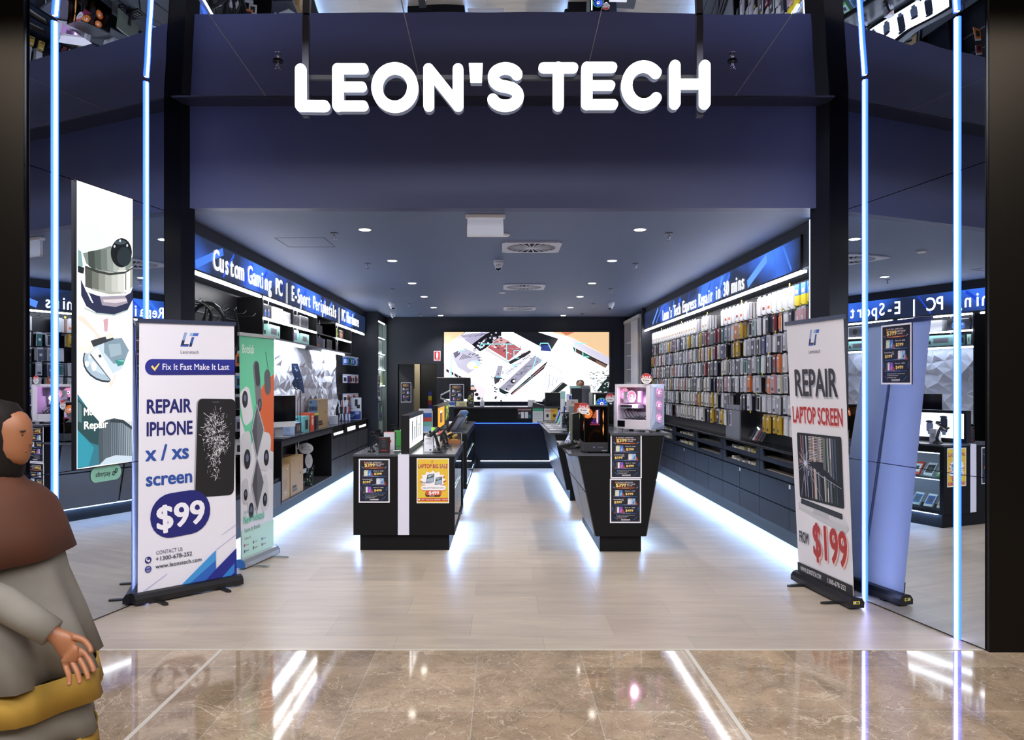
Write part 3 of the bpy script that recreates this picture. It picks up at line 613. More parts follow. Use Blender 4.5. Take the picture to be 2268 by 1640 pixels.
# ------------------------------------------------------------------ right accessory wall
t = thing('slatwall', 'dark slatwall behind the phone accessories on the right side', 'display wall', (2.97, 6.55, .955))
m = MB(); m.box(-.02, 0, .04, 7.66, 0, 1.64, SLAT); m.build('back_panel', t)
m = MB(); m.box(-.31, -.005, 0, .035, 0, 1.64, mat('a9adb8', .4)); m.build('end_panel', t)
m = MB(); m.box(-.328, -.306, .15, 7.64, 1.625, 1.645, E('fbfaff', 26)); m.build('light_tube', t)
m = MB(); m.box(2.73, 2.97, 6.5, 14.2, .932, .955, mat('20222b', .22)); tag(m.build('worktop', bev=.002), 'long narrow black worktop below the phone accessories on the right', 'worktop')
tray = mat('b3aca4', .5); CW = 1.35
labs = ['nearest the shop front', 'second from the front', 'third from the front', 'fourth from the front', 'fifth from the front', 'farthest back']
for k in range(6):
    y0 = 6.84+CW*k-.35*(k == 0); w = CW+.35*(k == 0) if k < 5 else .61
    t = thing('drawer_cabinet', f'dark blue drawer cabinet under the accessory wall, {labs[k]}', 'cabinet', (2.75, y0, 0), 0, 'drawer cabinets under the accessory wall')
    m = MB(); m.box(.14, .215, 0, w, .2, .93, BLACK); m.box(.02, .14, 0, w, .195, .655, BLACK); m.box(.02, .14, 0, .015, .655, .93, BLACK); m.box(.02, .14, w-.015, w, .655, .93, BLACK); m.build('carcass', t)
    for z0, z1 in ((.80, .928), (.662, .792)):
        m = MB(); m.prism([(.006, z0), (w-.006, z0), (w-.006, z1), (w-.10, z1), (w-.15, z0+.05), (.13, z0+.05), (.09, z1), (.006, z1)], 0, .016, DARK, 'x'); d = m.build('drawer', t)
        m = MB(); m.box(.017, .139, .016, w-.016, z0+.025, z0+.045, tray); m.build('drawer_tray', d)
        m = MB(); rg = random.Random(k*7+int(z0*100)); 
        if k in (1, 3, 4):
            for q in range(9): y = .2+q*(w-.45)/9; m.box(.03, .11, y, y+rg.uniform(.05, .09), z0+.045, z0+rg.uniform(.06, .09), mat(rg.choice(('d8d4cc', 'c9c9c9', 'e6e2da', '8d8f93', 'd6cf8a')), .5))
            m.build('stock', d)['kind'] = 'stuff'
    for z0, z1 in ((.412, .648), (.195, .402)):
        for i in range(2 if w > 1 else 1):
            ww = w/(2 if w > 1 else 1); m = MB(); m.box(0, .016, .004+ww*i, ww*(i+1)-.004, z0, z1, DARK); m.build('door', t)
    if k in (0, 1, 3):
        m = MB(); m.box(-.002, 0, w*.48, w*.48+.04, .60, .64, WHITE); m.build('label_tag', t)
    m = MB(); m.box(.13, .21, 0, w, 0, .19, BLACK); m.build('plinth', t)
    m = MB(); m.box(.09, .11, 0, w, .182, .190, FLOORLED); m.build('floor_light', t)
# hook rails, hooks and packets
ROWZ = [2.53, 2.315, 2.11, 1.905, 1.70, 1.495, 1.29]
NH = 48; PITCH = (14.08-6.80)/NH
HM = MB(); HM.tube([(0, 0, 0), (-.20, 0, 0), (-.222, 0, .018)], .0035, mat('2c2d33', .3, .7), 5); hook0 = None
rowname = ['top', 'second', 'third', 'fourth', 'fifth', 'sixth', 'lowest']
for r, z in enumerate(ROWZ):
    t = thing('hook_rail', f'black hook rail of the {rowname[r]} row on the accessory wall', 'hook rail', (2.945, 6.75, z), 0, 'hook rails of the accessory wall')
    m = MB(); m.box(-.006, .004, 0, 7.38, -.01, .01, BLACKM); m.build('rail', t)
    for q in range(5):
        m = MB(); y = .5+q*1.45+.19*r % 1.3; m.cyl((-.226, y, .012), (-.224, y, .012), .016, mat('e0d23a', .5), n=12); m.build('price_dot', t)
    for k in range(NH):
        if hook0 is None: o = hook0 = HM.build('hook', t)
        else: o = hook0.copy(); C.objects.link(o); o.parent = t
        o.location = (-.003, .08+k*PITCH, .005)
def packet(col, kind, name):
    """hangs from its own origin; thin in x, shop side is -x"""
    m = MB(); bag = mat('cfd2de', .22); c = mat(col, .4)
    if kind == 0:                                        # clear bag with the case inside
        m.box(-.012, .012, -.037, .037, -.185, -.028, c); m.box(-.006, .006, -.04, .04, -.19, -.002, bag)
        m.box(-.0128, -.012, -.018, .02, -.12, -.085, WHITE)
    elif kind == 1:                                      # printed carton
        m.box(-.013, .013, -.039, .039, -.185, -.02, c); m.box(-.004, .004, -.039, .039, -.02, 0, c)
        m.box(-.0138, -.013, -.026, .026, -.165, -.135, mat('3b4050', .3)); m.box(-.0138, -.013, -.028, .028, -.05, -.03, WHITE)
    else:                                                # card with a narrow item
        m.box(-.003, .003, -.037, .037, -.185, 0, mat('e6e6ec', .4)); m.box(-.014, -.003, -.025, .025, -.165, -.04, c); m.box(-.0045, -.003, -.04, .04, -.03, -.008, c)
    o = m.build(name); return o
PAL = [('d9dae2', 'pale grey', 10), ('c3c6d2', 'silver grey', 8), ('e9e9ef', 'white', 9), ('d5d3cb', 'beige', 6), ('17181f', 'black', 9), ('20263c', 'dark navy', 7), ('6e2136', 'burgundy', 4), ('2d6f69', 'teal', 3), ('c7a436', 'gold', 3), ('de7b3c', 'orange', 2), ('cf9aa4', 'pink', 3), ('27387a', 'blue', 3), ('9a9cab', 'smoke grey', 6), ('a3232d', 'red', 2), ('52546a', 'slate', 4)]
KN = ['phone case in a clear bag', 'boxed phone case', 'carded phone accessory']
rg = random.Random(21); protos = {}
stock = MB(); pool = [p for p in PAL for _ in range(p[2])]
def colour(r, k):
    y = 6.8+k*PITCH
    if r == 1 and 9.4 < y < 10.3: return PAL[6] if k % 3 else PAL[7]
    if r == 2 and k % 11 == 3: return PAL[8]
    if r in (1, 3) and 7.2 < y < 8.1: return PAL[(2, 9, 6, 5)[k % 4]]
    if r == 6 and 7.5 < y < 8.1: return PAL[8]
    if r >= 4 and 10 < y < 12: return PAL[3] if rg.random() < .6 else rg.choice(pool)
    return rg.choice(pool)
for r, z in enumerate(ROWZ):
    for k in range(NH):
        y = 6.83+k*PITCH
        if r == 0:
            if 8.3 < y < 8.6 or 9.6 < y < 10.2 or 10.6 < y < 10.9: continue
            if y < 7.15: col = ('3f83d6', 'blue and yellow', 0); kd = 3
            elif y < 7.75: col = ('7fd85f', 'white and green', 0); kd = 4
            elif y < 9.6: col = [('f1f1f3', 'white', 0), ('d9722e', 'white and orange', 0), ('8e2a30', 'dark red', 0)][k % 3]; kd = 5
            else: col = ('e9e7e6', 'white', 0); kd = 6
            key = (col[0], kd)
            if key not in protos:
                m = MB(); c = mat(col[0], .45); w = mat('f3f3f6', .4)
                if kd == 3: m.box(-.012, .012, -.052, .052, -.105, 0, c); m.box(-.012, .012, -.052, .052, -.20, -.105, mat('f2dc2e', .45)); m.box(-.0135, -.012, -.03, .03, -.09, -.05, w)
                elif kd == 4: m.box(-.012, .010, -.055, .055, -.215, 0, w); m.box(.010, .02, -.0555, .0555, -.215, 0, c)
                else: m.box(-.010, .012, -.05, .05, -.20, -.012, w); m.box(.012, .022, -.0505, .0505, -.20, -.012, c); m.box(-.003, .003, -.03, .03, -.012, .005, w); m.box(-.0115, -.010, -.03, .03, -.15, -.12, mat('c9a06a' if kd == 6 else col[0], .5))
                o = protos[key] = m.build('screen_protector_box')
            else: o = protos[key].copy(); C.objects.link(o)
            lab = f'{col[1]} screen protector box in the top row, {nth(k)} hook from the shop front'; tag(o, lab, 'box', 'screen protector boxes in the top row')
            o.location = (2.945-.19, y, z)
            for q in range(3): x = 2.945-.15+q*.035; stock.box(x-.012, x+.012, y-.05, y+.05, z-.20, z-.004, mat(rg.choice(('f1f1f3', 'e9e7e6', col[0])), .45))
            continue
        if r == 6 and (8.08 < y < 9.15 or y > 13.2): continue
        if rg.random() < .04 or (r == 5 and 8.95 < y < 9.3): continue
        col = colour(r, k); kd = rg.choice((0, 0, 0, 1, 1, 2)) if col[1] not in ('beige', 'gold') else 1
        key = (col[0], kd)
        if key not in protos: o = protos[key] = packet(col[0], kd, 'phone_case_packet')
        else: o = protos[key].copy(); C.objects.link(o)
        tag(o, f'{col[1]} {KN[kd]}, {rowname[r]} row, {nth(k)} hook from the shop front', 'phone case', 'phone case packets on the accessory wall')
        dz = rg.uniform(-.008, .004); o.location = (2.945-.195+rg.uniform(-.01, .01), y+rg.uniform(-.01, .01), z+dz); o.rotation_euler = (rg.uniform(-.05, .05), 0, rg.uniform(-.12, .12))
        n = rg.choice((2, 3, 3, 4)); near = [col, PAL[4], PAL[5], PAL[2], rg.choice(pool)]
        for q in range(n):
            x = 2.945-.16+q*.034; c = rg.choice(near); a = rg.uniform(-.008, .008); h = rg.uniform(.175, .195)
            stock.box(x-.012, x+.012, y-.037+a, y+.037+a, z-h, z-.024, mat(c[0], .42)); stock.box(x-.004, x+.004, y-.039+a, y+.039+a, z-.03, z-.003, mat('cfd2de', .22))
o = stock.build('packet_stock'); tag(o, 'packets hanging behind the front ones on the accessory wall hooks', 'phone cases', None, 'stuff')
# ------------------------------------------------------------------ left islands: display counters with glass cases
def island(y0, y1, label, xr=-.45, xl=-1.42, front=True):
    t = thing('display_counter', label, 'counter', (0, y0, 0)); L_ = y1-y0; zb, zt = .156, .93
    m = MB(); m.box(xl, -1.0, 0, L_, zb, zt-.02, BLACK); m.build('cabinet_body', t, bev=.002)
    m = MB(); m.box(xl-.005, -1.0, -.004, L_, zt-.02, zt, TOP); m.build('worktop', t)
    m = MB(); m.box(-.885, xr+.005, -.004, L_, zt-.02, zt, TOP); m.build('worktop', t)
    m = MB(); m.box(-.995, -.885, .005, L_, zb, zt-.004, mat('d9d9ea', .35)); m.build('center_strip', t)
    m = MB(); m.box(-.885, xr, 0, .05, zb, zt-.02, BLACK); m.build('end_panel', t)
    m = MB(); m.box(-.885, xr, L_-.05, L_, zb, zt-.02, BLACK); m.build('end_panel', t)
    m = MB(); m.box(-.885, xr, .05, L_-.05, zb, zb+.04, BLACK); m.build('case_floor', t)
    m = MB(); m.box(-.04+xr, xr, .05, L_-.05, zt-.09, zt-.02, BLACK); m.build('top_rail', t)
    m = MB(); m.box(-.84, xr-.03, .05, L_-.05, .545, .553, GLASS); m.box(xr-.034, xr-.03, .05, L_-.05, .535, .56, CHROME); m.build('glass_shelf', t)
    m = MB(); m.box(xr-.012, xr-.006, .05, L_/2-.005, zb+.04, zt-.09, GLASS); m.build('glass_door', t)
    m = MB(); m.box(xr-.018, xr-.012, L_/2-.04, L_-.05, zb+.04, zt-.09, GLASS); m.build('glass_door', t)
    m = MB(); m.cyl((xr-.006, L_/2-.12, zb+.09), (xr+.035, L_/2-.12, zb+.09), .011, PLAS); m.build('lock', t)
    for z in (zt-.105, .53):
        m = MB(); m.box(-.50+xr+.45, -.48+xr+.45, .06, L_-.06, z, z+.008, E('eef2ff', 9)); m.build('case_light', t)
    m = MB(); m.box(xl+.055, xr-.055, .06, L_-.06, 0, zb, BLACK); m.build('plinth', t)
    for x in (xl+.02, xr-.04):
        m = MB(); m.box(x, x+.02, .1, L_-.05, zb-.009, zb, FLOORLED); m.build('floor_light', t)
    return t
island(7.35, 9.0, 'black display counter with two posters on its end, left of the aisle, nearest the entrance')
island(10.6, 14.0, 'black display counter behind the first one, left of the centre aisle, with tablets on top', xr=-.48)
def light_box(y0, y1, label, faces):
    t = thing('light_box', label, 'light box', (-.925, y0, .93)); L_ = y1-y0
    m = MB(); m.box(-.045, .035, 0, .03, 0, .37, BLACKM); m.box(-.045, .035, L_-.03, L_, 0, .37, BLACKM); m.box(-.045, .035, .03, L_-.03, .335, .37, BLACKM); m.box(-.045, .035, .03, L_-.03, 0, .05, BLACKM); m.box(-.045, -.02, .03, L_-.03, .05, .335, BLACKM); m.build('frame', t)
    T = plane((.031, .03, .05), (0, 1, 0))
    m = MB(T)
    for a, b, h, s in faces: m.z = 0; m.rect(a*(L_-.06), 0, b*(L_-.06), .285, E(h, s))
    m.build('lit_face', t)
    m = MB(T); m.z = .001; return t, m, L_-.06
t, m, L_ = light_box(7.40, 8.74, 'black light box with a white lit face, on the nearest left counter', [(0, 1, 'ffffff', 2.6)])
g = E('30384e', .3); g2 = E('6a7590', .5)
for k, x in enumerate((.22, .40, .58, .78, .98)):
    h = (.17, .11, .2, .12, .22)[k]; m.rr(x-.02, .06, x+.07, .06+h, .02, g if k % 2 == 0 else g2); m.rr(x, .03, x+.05, .08, .006, g2); m.ell(x+.03, .07+h, .05, .016, g)
m.build('picture', t)
t, m, L_ = light_box(10.7, 13.0, 'black light box with orange and green lit faces, on the farther left counter', [(0, .56, 'f0941f', 1.2), (.56, 1, '20251d', .4)])
m.rr(.42, .06, .82, .22, .02, E('2a211b', .4)); m.rr(.42, .2, .82, .235, .01, E('e9dfd6', 1)); m.rr(.48, .08, .76, .19, .01, E('8a6a50', .6)); m.ell(.95, .2, .02, .016, E('a8560c', .8)); m.ln(1.0, .02, 1.16, .26, .02, E('a8560c', .8))
rg = random.Random(3)
for k in range(22): a, b = 1.36+rg.random()*.75, .05+rg.random()*.2; m.ln(a, b, a+.06, b+.05, .022, E(rg.choice(('c9ef3a', '8fc61f', 'e6f77a')), 1.2))
m.build('picture', t)

# ------------------------------------------------------------------ right islands with sloping sides
SIDE = mat('6d7077', .28, .5, name='brushed_grey_laminate')
def island_r(y0, y1, label):
    t = thing('sales_counter', label, 'counter', (0, y0, 0)); L_ = y1-y0
    m = MB(); m.prism([(.745, .918), (.905, .156), (1.362, .156), (1.53, 1.114), (1.035, 1.114), (1.035, .918)], .006, L_, BLACK, 'y'); m.build('body', t)
    m = MB(); m.prism([(.73, .918), (.895, .154), (1.372, .154), (1.545, 1.114), (1.035, 1.114), (1.035, .918)], 0, .018, BLACK, 'y'); m.build('end_panel', t)
    m = MB(); m.box(.64, 1.037, -.01, L_, .918, .94, TOP); m.build('lower_worktop', t)
    m = MB(); m.box(1.034, 1.617, -.01, L_, 1.114, 1.136, TOP); m.build('upper_worktop', t)
    for side in (0, 1):
        a, b = (Vector((.745, 0, .912)), Vector((.905, 0, .160))) if side == 0 else (Vector((1.53, 0, 1.108)), Vector((1.362, 0, .160)))
        n = Vector((-(a.z-b.z), 0, a.x-b.x)).normalized()*(.02 if side == 0 else -.02)
        for f0, f1 in ((.0, .43), (.45, 1)):
            for i in range(2):
                p, q = a.lerp(b, f0), a.lerp(b, f1); m = MB()
                ya, yb = .01+i*L_/2, L_*(i+1)/2-.012
                m.prism([(p.x, p.z), (q.x, q.z), (q.x+n.x, q.z+n.z), (p.x+n.x, p.z+n.z)], ya, yb, SIDE, 'y'); m.build('side_panel', t)
    m = MB(); m.box(.94, 1.335, .05, L_-.06, 0, .156, BLACK); m.build('plinth', t)
    for x in (.91, 1.345):
        m = MB(); m.box(x, x+.018, .1, L_-.05, .146, .155, FLOORLED); m.build('floor_light', t)
    return t
island_r(7.30, 9.0, 'black two-level counter with sloping sides and two stacked posters, right of the aisle')
island_r(10.5, 13.9, 'black two-level counter with a row of laptops, right of the aisle, farther back')

# ------------------------------------------------------------------ posters
def poster_mesh(name='poster'):
    m = MB(lambda u, v, z: Vector((u-.1485, -z, v))); m.dz = .00004
    m.rect(0, 0, .297, .42, P('e9e8f2')); m.rect(.012, .012, .285, .408, P('101320'))
    org, blu, gold, wh = P('b4562a'), P('3566b8'), P('f0cf7a'), P('e6e4ea')
    m.pg([(.045, .378), (.25, .378), (.235, .368), (.06, .368)], P('5a2c22')); m.pg([(.03, .352), (.267, .352), (.22, .326), (.075, .326)], P('3a1d1c'))
    m.pg([(.07, .329), (.225, .329), (.245, .336), (.05, .336)], org); m.pg([(.11, .3305), (.185, .3305), (.18, .333), (.115, .333)], P('f6c98f'))
    m.ell(.058, .386, .006, .008, P('ef7a2a')); m.text('HOT DEALS - LIMITED STOCK', .07, .382, .009, wh, w=1, fit=.15)
    m.text('$399', .055, .345, .03, gold, w=2, fit=.1); m.text('BEST VALUE', .16, .364, .010, wh, w=1, fit=.08); m.text('& PHONES', .163, .349, .009, wh, w=1, fit=.05)
    for k, (nm, pr, side) in enumerate((('iPhone 12 - 64GB', '$399', 0), ('Samsung Galaxy S22', '$399', 1), ('iPhone 13 - 128GB', '$499', 0))):
        y = .318-.079*k
        m.pg([(.03, y-.001), (.267, y-.001), (.267, y-.07), (.03, y-.07)], P('151826')); m.pg([(.03, y-.07), (.05, y-.066), (.25, y-.066), (.267, y-.07)], blu)
        m.pg([(.12, y-.0675), (.2, y-.0675), (.19, y-.0655), (.13, y-.0655)], P('9cc4f2')); xo = .17 if side else .05
        m.pg([(xo+.045, y-.066), (xo+.095, y-.066), (xo+.075, y-.03)], P('a24a20')); m.pg([(xo-.02, y-.066), (xo+.02, y-.066), (xo, y-.045)], P('6e3a28'))
        for q, cc in enumerate((('c8d6c4', 'ded9b2', '4a74c4'), ('dfe0e6', 'cfd2da', '93b4dc'), ('41403f', 'e2e0dc', '7a54c0'))[k]):
            m.rr(xo+q*.018, y-.062, xo+q*.018+(.026 if q < 2 else .034), y-.006, .004, P(cc)); m.ell(xo+q*.018+.007, y-.014, .004, .004, P('6a6d78'), 10)
        m.pg([(xo+.044, y-.05), (xo+.064, y-.02), (xo+.058, y-.058)], P(('86d6f0', '3f5f9a', 'e86a8c')[k])); tx = .034 if side else .142
        m.text(nm, tx, y-.018, .0085, wh, w=1, fit=.095)
        if side: m.text('128GB', tx+.07, y-.03, .007, wh, w=1)
        m.text(pr, tx+.005, y-.052, .021, gold, w=2, fit=.075)
    for k, (a, b, s) in enumerate(((.075, .072, 'Factory Certified'), (.158, .072, 'Good Battery Health'), (.075, .06, 'Local Warranty & Support'), (.08, .045, 'LIMITED STOCK'))):
        m.rect(a-.012, b, a-.005, b+.007, P('5b8fd6' if k < 3 else 'f0b050')); m.text(s, a, b, .006, wh, w=0, fit=(.066, .08, .1, .075)[k])
    m.text('Leonstech', .1485, .026, .014, wh, w=2, al='C', fit=.085); m.rect(.115, .0185, .182, .0205, P('7c7e8c'))
    for s in (-1, 1):
        c = .1485
        for a in (0, .01): m.ln(c+s*(.123-a), .11+a, c+s*.127, .15+a, .003, blu)
        m.ln(c+s*.11, .06, c+s*.075, .028, .004, blu); m.ln(c+s*.075, .028, c+s*.05, .026, .003, P('24406e')); m.ln(c+s*.12, .345, c+s*.1, .33, .004, P('86aee6'))
    for k in range(26): rg = random.Random(k); m.ell(.018+rg.random()*.26, .02+rg.random()*.38, .0012, .0012, P(('6f9be0', 'e0a060')[k % 2]), 6)
    m.T = None; m.box(-.1485, .1485, .0002, .0008, 0, .42, P('e9e8f2'))
    return m.build(name)
pz = poster_mesh()
def poster(loc, rz, label, first=False, sc=(1, 1, 1)):
    o = pz if first else pz.copy()
    if not first: C.objects.link(o)
    o.location = loc; o.rotation_euler = (0, 0, rz); o.scale = sc; return tag(o, label, 'poster', 'dark phone-price posters')
poster((-1.22, 7.348, .467), 0, 'dark phone-price poster taped to the end of the nearest left display counter', True)
poster((1.184, 7.298, .706), 0, 'upper of two dark phone-price posters on the end of the right sales counter')
poster((1.178, 7.298, .282), 0, 'lower of two dark phone-price posters on the end of the right sales counter')
poster((RX(5.34)-.012, 5.34, 1.60), R(-90)+math.atan(RS), 'dark phone-price poster stuck on the right mirror behind the laptop-repair banner')
poster((-2.381, 15.00, 1.72), 0, 'narrow strip of a dark phone-price poster on the pillar by the glass cabinet', sc=(.16, 1, 1)).location = (-2.39, 14.946, 1.35)
poster((-2.93, 10.2, 1.62), R(90), 'dark phone-price poster on the white faceted panel'); bpy.context.view_layer.update()
o = poster((-2.02, BK+.05, 1.28), R(32), 'dark phone-price poster on the half-open storeroom door', sc=(.8, 1, 1)); o.location = Vector((-2.18, BK+.05, 1.22))+Matrix.Rotation(R(32), 3, 'Z') @ Vector((.16, -.024, 0))
# yellow sale poster
def yellow():
    m = MB(lambda u, v, z: Vector((u-.155, -z, v))); m.dz = .00004; Y1, RD, DK, WH = P('e2b93a'), P('9e2430'), P('24211f'), P('eeecf0')
    m.rect(0, 0, .31, .43, P('efeff0')); m.rect(.008, .008, .302, .422, Y1)
    for k in range(16):
        if k % 2: a, b = R(k*22.5), R(k*22.5+11); m.pg([(.155, .24)]+[(min(.302, max(.008, .155+.4*math.cos(q))), min(.422, max(.05, .24+.4*math.sin(q)))) for q in (a, (a+b)/2, b)], P('dcc13a'))
    m.text('LAPTOP BIG SALE', .155, .335, .038, P('f3dfc0'), w=2, al='C', fit=.288); m.text('LAPTOP BIG SALE', .154, .336, .038, RD, w=2, al='C', fit=.284)
    m.pg([(.14, .39), (.148, .412), (.153, .412), (.147, .394), (.156, .394), (.155, .39)], P('4a4f6a')); m.pg([(.158, .408), (.17, .408), (.168, .404), (.157, .404)], P('7a86b0'))
    def burst(dx, dy, c): m.pg([(.155+dx+.125*(1 if k % 2 == 0 else .8)*math.cos(R(k*15)), .225+dy+.09*(1 if k % 2 == 0 else .76)*math.sin(R(k*15))) for k in range(24)], c)
    burst(.006, -.012, P('c8492a')); burst(0, 0, WH)
    for a, b, s in ((.09, .2, 1), (.172, .178, .92)):
        m.pg([(a, b), (a+.072*s, b+.004), (a+.08*s, b+.085*s), (a+.012, b+.072*s)], DK); m.pg([(a+.005, b+.005), (a+.068*s, b+.008), (a+.075*s, b+.078*s), (a+.015, b+.066*s)], P('9fb3c8')); m.pg([(a+.006, b+.03), (a+.07*s, b+.05), (a+.074*s, b+.07*s), (a+.012, b+.05)], P('3f5a4a')); m.pg([(a+.02, b+.045), (a+.05*s, b+.06*s), (a+.04, b+.062*s)], P('dfe6ee'))
    m.pg([(.02, .204), (.09, .2), (.165, .2), (.12, .19), (.05, .192)], P('8a8f9a'))
    m.rr(.045, .118, .282, .168, .025, P('c8492a')); m.rr(.043, .124, .28, .172, .024, WH); m.text('DELL LATITUDE 5310 2-IN-1', .162, .141, .014, DK, w=1, al='C', fit=.21)
    m.rr(.082, .062, .232, .112, .02, DK); m.rr(.086, .076, .24, .122, .02, P('cf5a2c')); m.text('$499', .165, .084, .03, WH, w=2, al='C', fit=.1); m.text('SHOP NOW', .145, .067, .006, WH, w=1, al='C')
    m.rect(.01, .02, .30, .05, P('c24a2c')); m.ell(.022, .035, .008, .008, WH)
    for k, s in enumerate(('I5 CPU', 'Touch Screen', '256GB SSD', '16GB RAM')): m.text(s, (.036, .085, .168, .242)[k], .031, .009, WH, w=1, fit=(.038, .075, .06, .055)[k])
    m.T = None; m.box(-.155, .155, .0002, .0008, 0, .43, P('efeff0')); return m.build('poster')
o = yellow(); o.location = (-.658, 7.348, .462); tag(o, 'yellow LAPTOP BIG SALE poster with two laptops on the end of the left display counter', 'poster')

# ------------------------------------------------------------------ roll-up banners
import bmesh
def cut_grid(me, w, h, T, nx=16, nz=32):
    """cut a flat print along the grid of its slightly twisted sheet and lay it on the sheet"""
    b = bmesh.new(); b.from_mesh(me)
    for i in range(1, nx): bmesh.ops.bisect_plane(b, geom=b.verts[:]+b.edges[:]+b.faces[:], dist=1e-6, plane_co=(w*i/nx, 0, 0), plane_no=(1, 0, 0))
    for j in range(1, nz): bmesh.ops.bisect_plane(b, geom=b.verts[:]+b.edges[:]+b.faces[:], dist=1e-6, plane_co=(0, h*j/nz, 0), plane_no=(0, 1, 0))
    for v in b.verts: v.co = T(*v.co)
    b.to_mesh(me); b.free(); me.update()
def banner(label, bl, br, tl, tr, w, h, art, base=PLAS, rail=mat('2a3350', .4), back=mat('c9d2de', .5), capcol=None, feetm=PLAS):
    bl, br, tl, tr = map(Vector, (bl, br, tl, tr)); c = (bl+br)/2; c.z = 0
    t = thing('rollup_banner', label, 'banner stand', c); sh = lambda p: Vector(p)-c
    d = (br-bl); d.z = 0; d.normalize(); n = d.cross(Vector((0, 0, 1)))
    T = bil(sh(bl), sh(br), sh(tl), sh(tr), w, h)
    m = MB(); m.z = .0008; m.dz = .0002; art(m); g = m.build('printed_graphic', t); cut_grid(g.data, w, h, T)
    sheet = MB(); nx, nz = 16, 32
    for sgn in (1, -1): sheet.add([T(w*i/nx, h*j/nz, sgn*.0005) for j in range(nz+1) for i in range(nx+1)], [tuple((j*(nx+1)+i, j*(nx+1)+i+1, (j+1)*(nx+1)+i+1, (j+1)*(nx+1)+i)[::sgn]) for j in range(nz) for i in range(nx)], back)
    sheet.build('banner_sheet', t)
    m = MB(); a, b = sh(tl)-d*.01, sh(tr)+d*.01; u = Vector((0, 0, 1))
    m.add([p+n*s+u*z for p in (a, b) for s, z in ((.012, 0), (.012, .03), (-.012, .03), (-.012, 0))], [(0, 1, 2, 3), (7, 6, 5, 4)]+[(i, 4+i, 4+(i+1) % 4, (i+1) % 4) for i in range(4)], rail); m.build('top_rail', t)
    m = MB(); a, b = sh(bl)-d*.022, sh(br)+d*.022; prof = [(.055, .012), (.055, .05), (.035, .078), (.006, .088), (-.04, .082), (-.058, .055), (-.055, .012)]
    f = lambda p: [p+n*s+Vector((0, 0, z-bl.z+.012-.012+0)) for s, z in prof]
    a.z = b.z = 0; f = lambda p: [p+n*s+u*z for s, z in prof]; k = len(prof)
    m.add(f(a)+f(b), [tuple(range(k)), tuple(range(k, 2*k))[::-1]]+[(i, k+i, k+(i+1) % k, (i+1) % k) for i in range(k)], base); m.build('base_cassette', t)
    for p, s in ((a, -1), (b, 1)):
        m = MB(); e = p+d*s*.012; m.add([x for x in f(p+d*s*.001)]+[x for x in f(e)], [tuple(range(k)), tuple(range(k, 2*k))[::-1]]+[(i, k+i, k+(i+1) % k, (i+1) % k) for i in range(k)], capcol or base); m.build('end_cap', t)
    for fr in (.2, .8):
        m = MB(); p = a.lerp(b, fr); pts = [(p+n*s+d*q, ) for s, q in ((-.06, -.022), (.15, -.02), (.172, -.012), (.175, 0), (.172, .012), (.15, .02), (-.06, .022))]
        if feetm is PLAS: m.prism([(x[0].x, x[0].y) for x in pts], .001, .012, feetm)
        else: m.tube([p+n*s+d*q+u*.008 for s, q in ((0, -.015), (.2, -.015), (.21, 0), (.2, .015), (0, .015))], .005, feetm, 6)
        m.build('foot', t)
    m = MB(); m.cyl((a+b)/2-n*.03+u*.06, (sh(tl)+sh(tr))/2-n*.012, .008, mat('5a6480', .3, .7)); m.build('support_pole', t)
    return t, a, b, n, d
def logo(m, x, y, s, word=True):
    """slanted LT monogram, s = height"""
    n1, n2, n3 = P('1b2450'), P('2f56a4'), P('8fa6d8')
    q = lambda *p: [(x+a*s, y+b*s) for a, b in p]
    m.pg(q((0, 0), (.63, 0), (.69, .19), (.29, .19), (.37, .45), (.14, .45)), n1); m.pg(q((.14, .45), (.37, .45), (.56, 1.02), (.33, 1.02)), n3); m.pg(q((.02, .0), (.63, 0), (.66, .1), (.05, .1)), n2)
    m.pg(q((.68, 0), (.90, 0), (1.13, .70), (.92, .70)), n2); m.pg(q((.68, 0), (.90, 0), (.96, .2), (.80, .3)), n1); m.pg(q((.73, .78), (1.4, .78), (1.5, 1.0), (.80, 1.0)), P('3f6cc0')); m.pg(q((.73, .78), (1.0, .78), (1.08, 1.0), (.80, 1.0)), P('9db8e2'))
    if word: m.text('Leonstech', x+.75*s, y-.5*s, .24*s, P('3c4460'), w=0, al='C', fit=1.5*s)
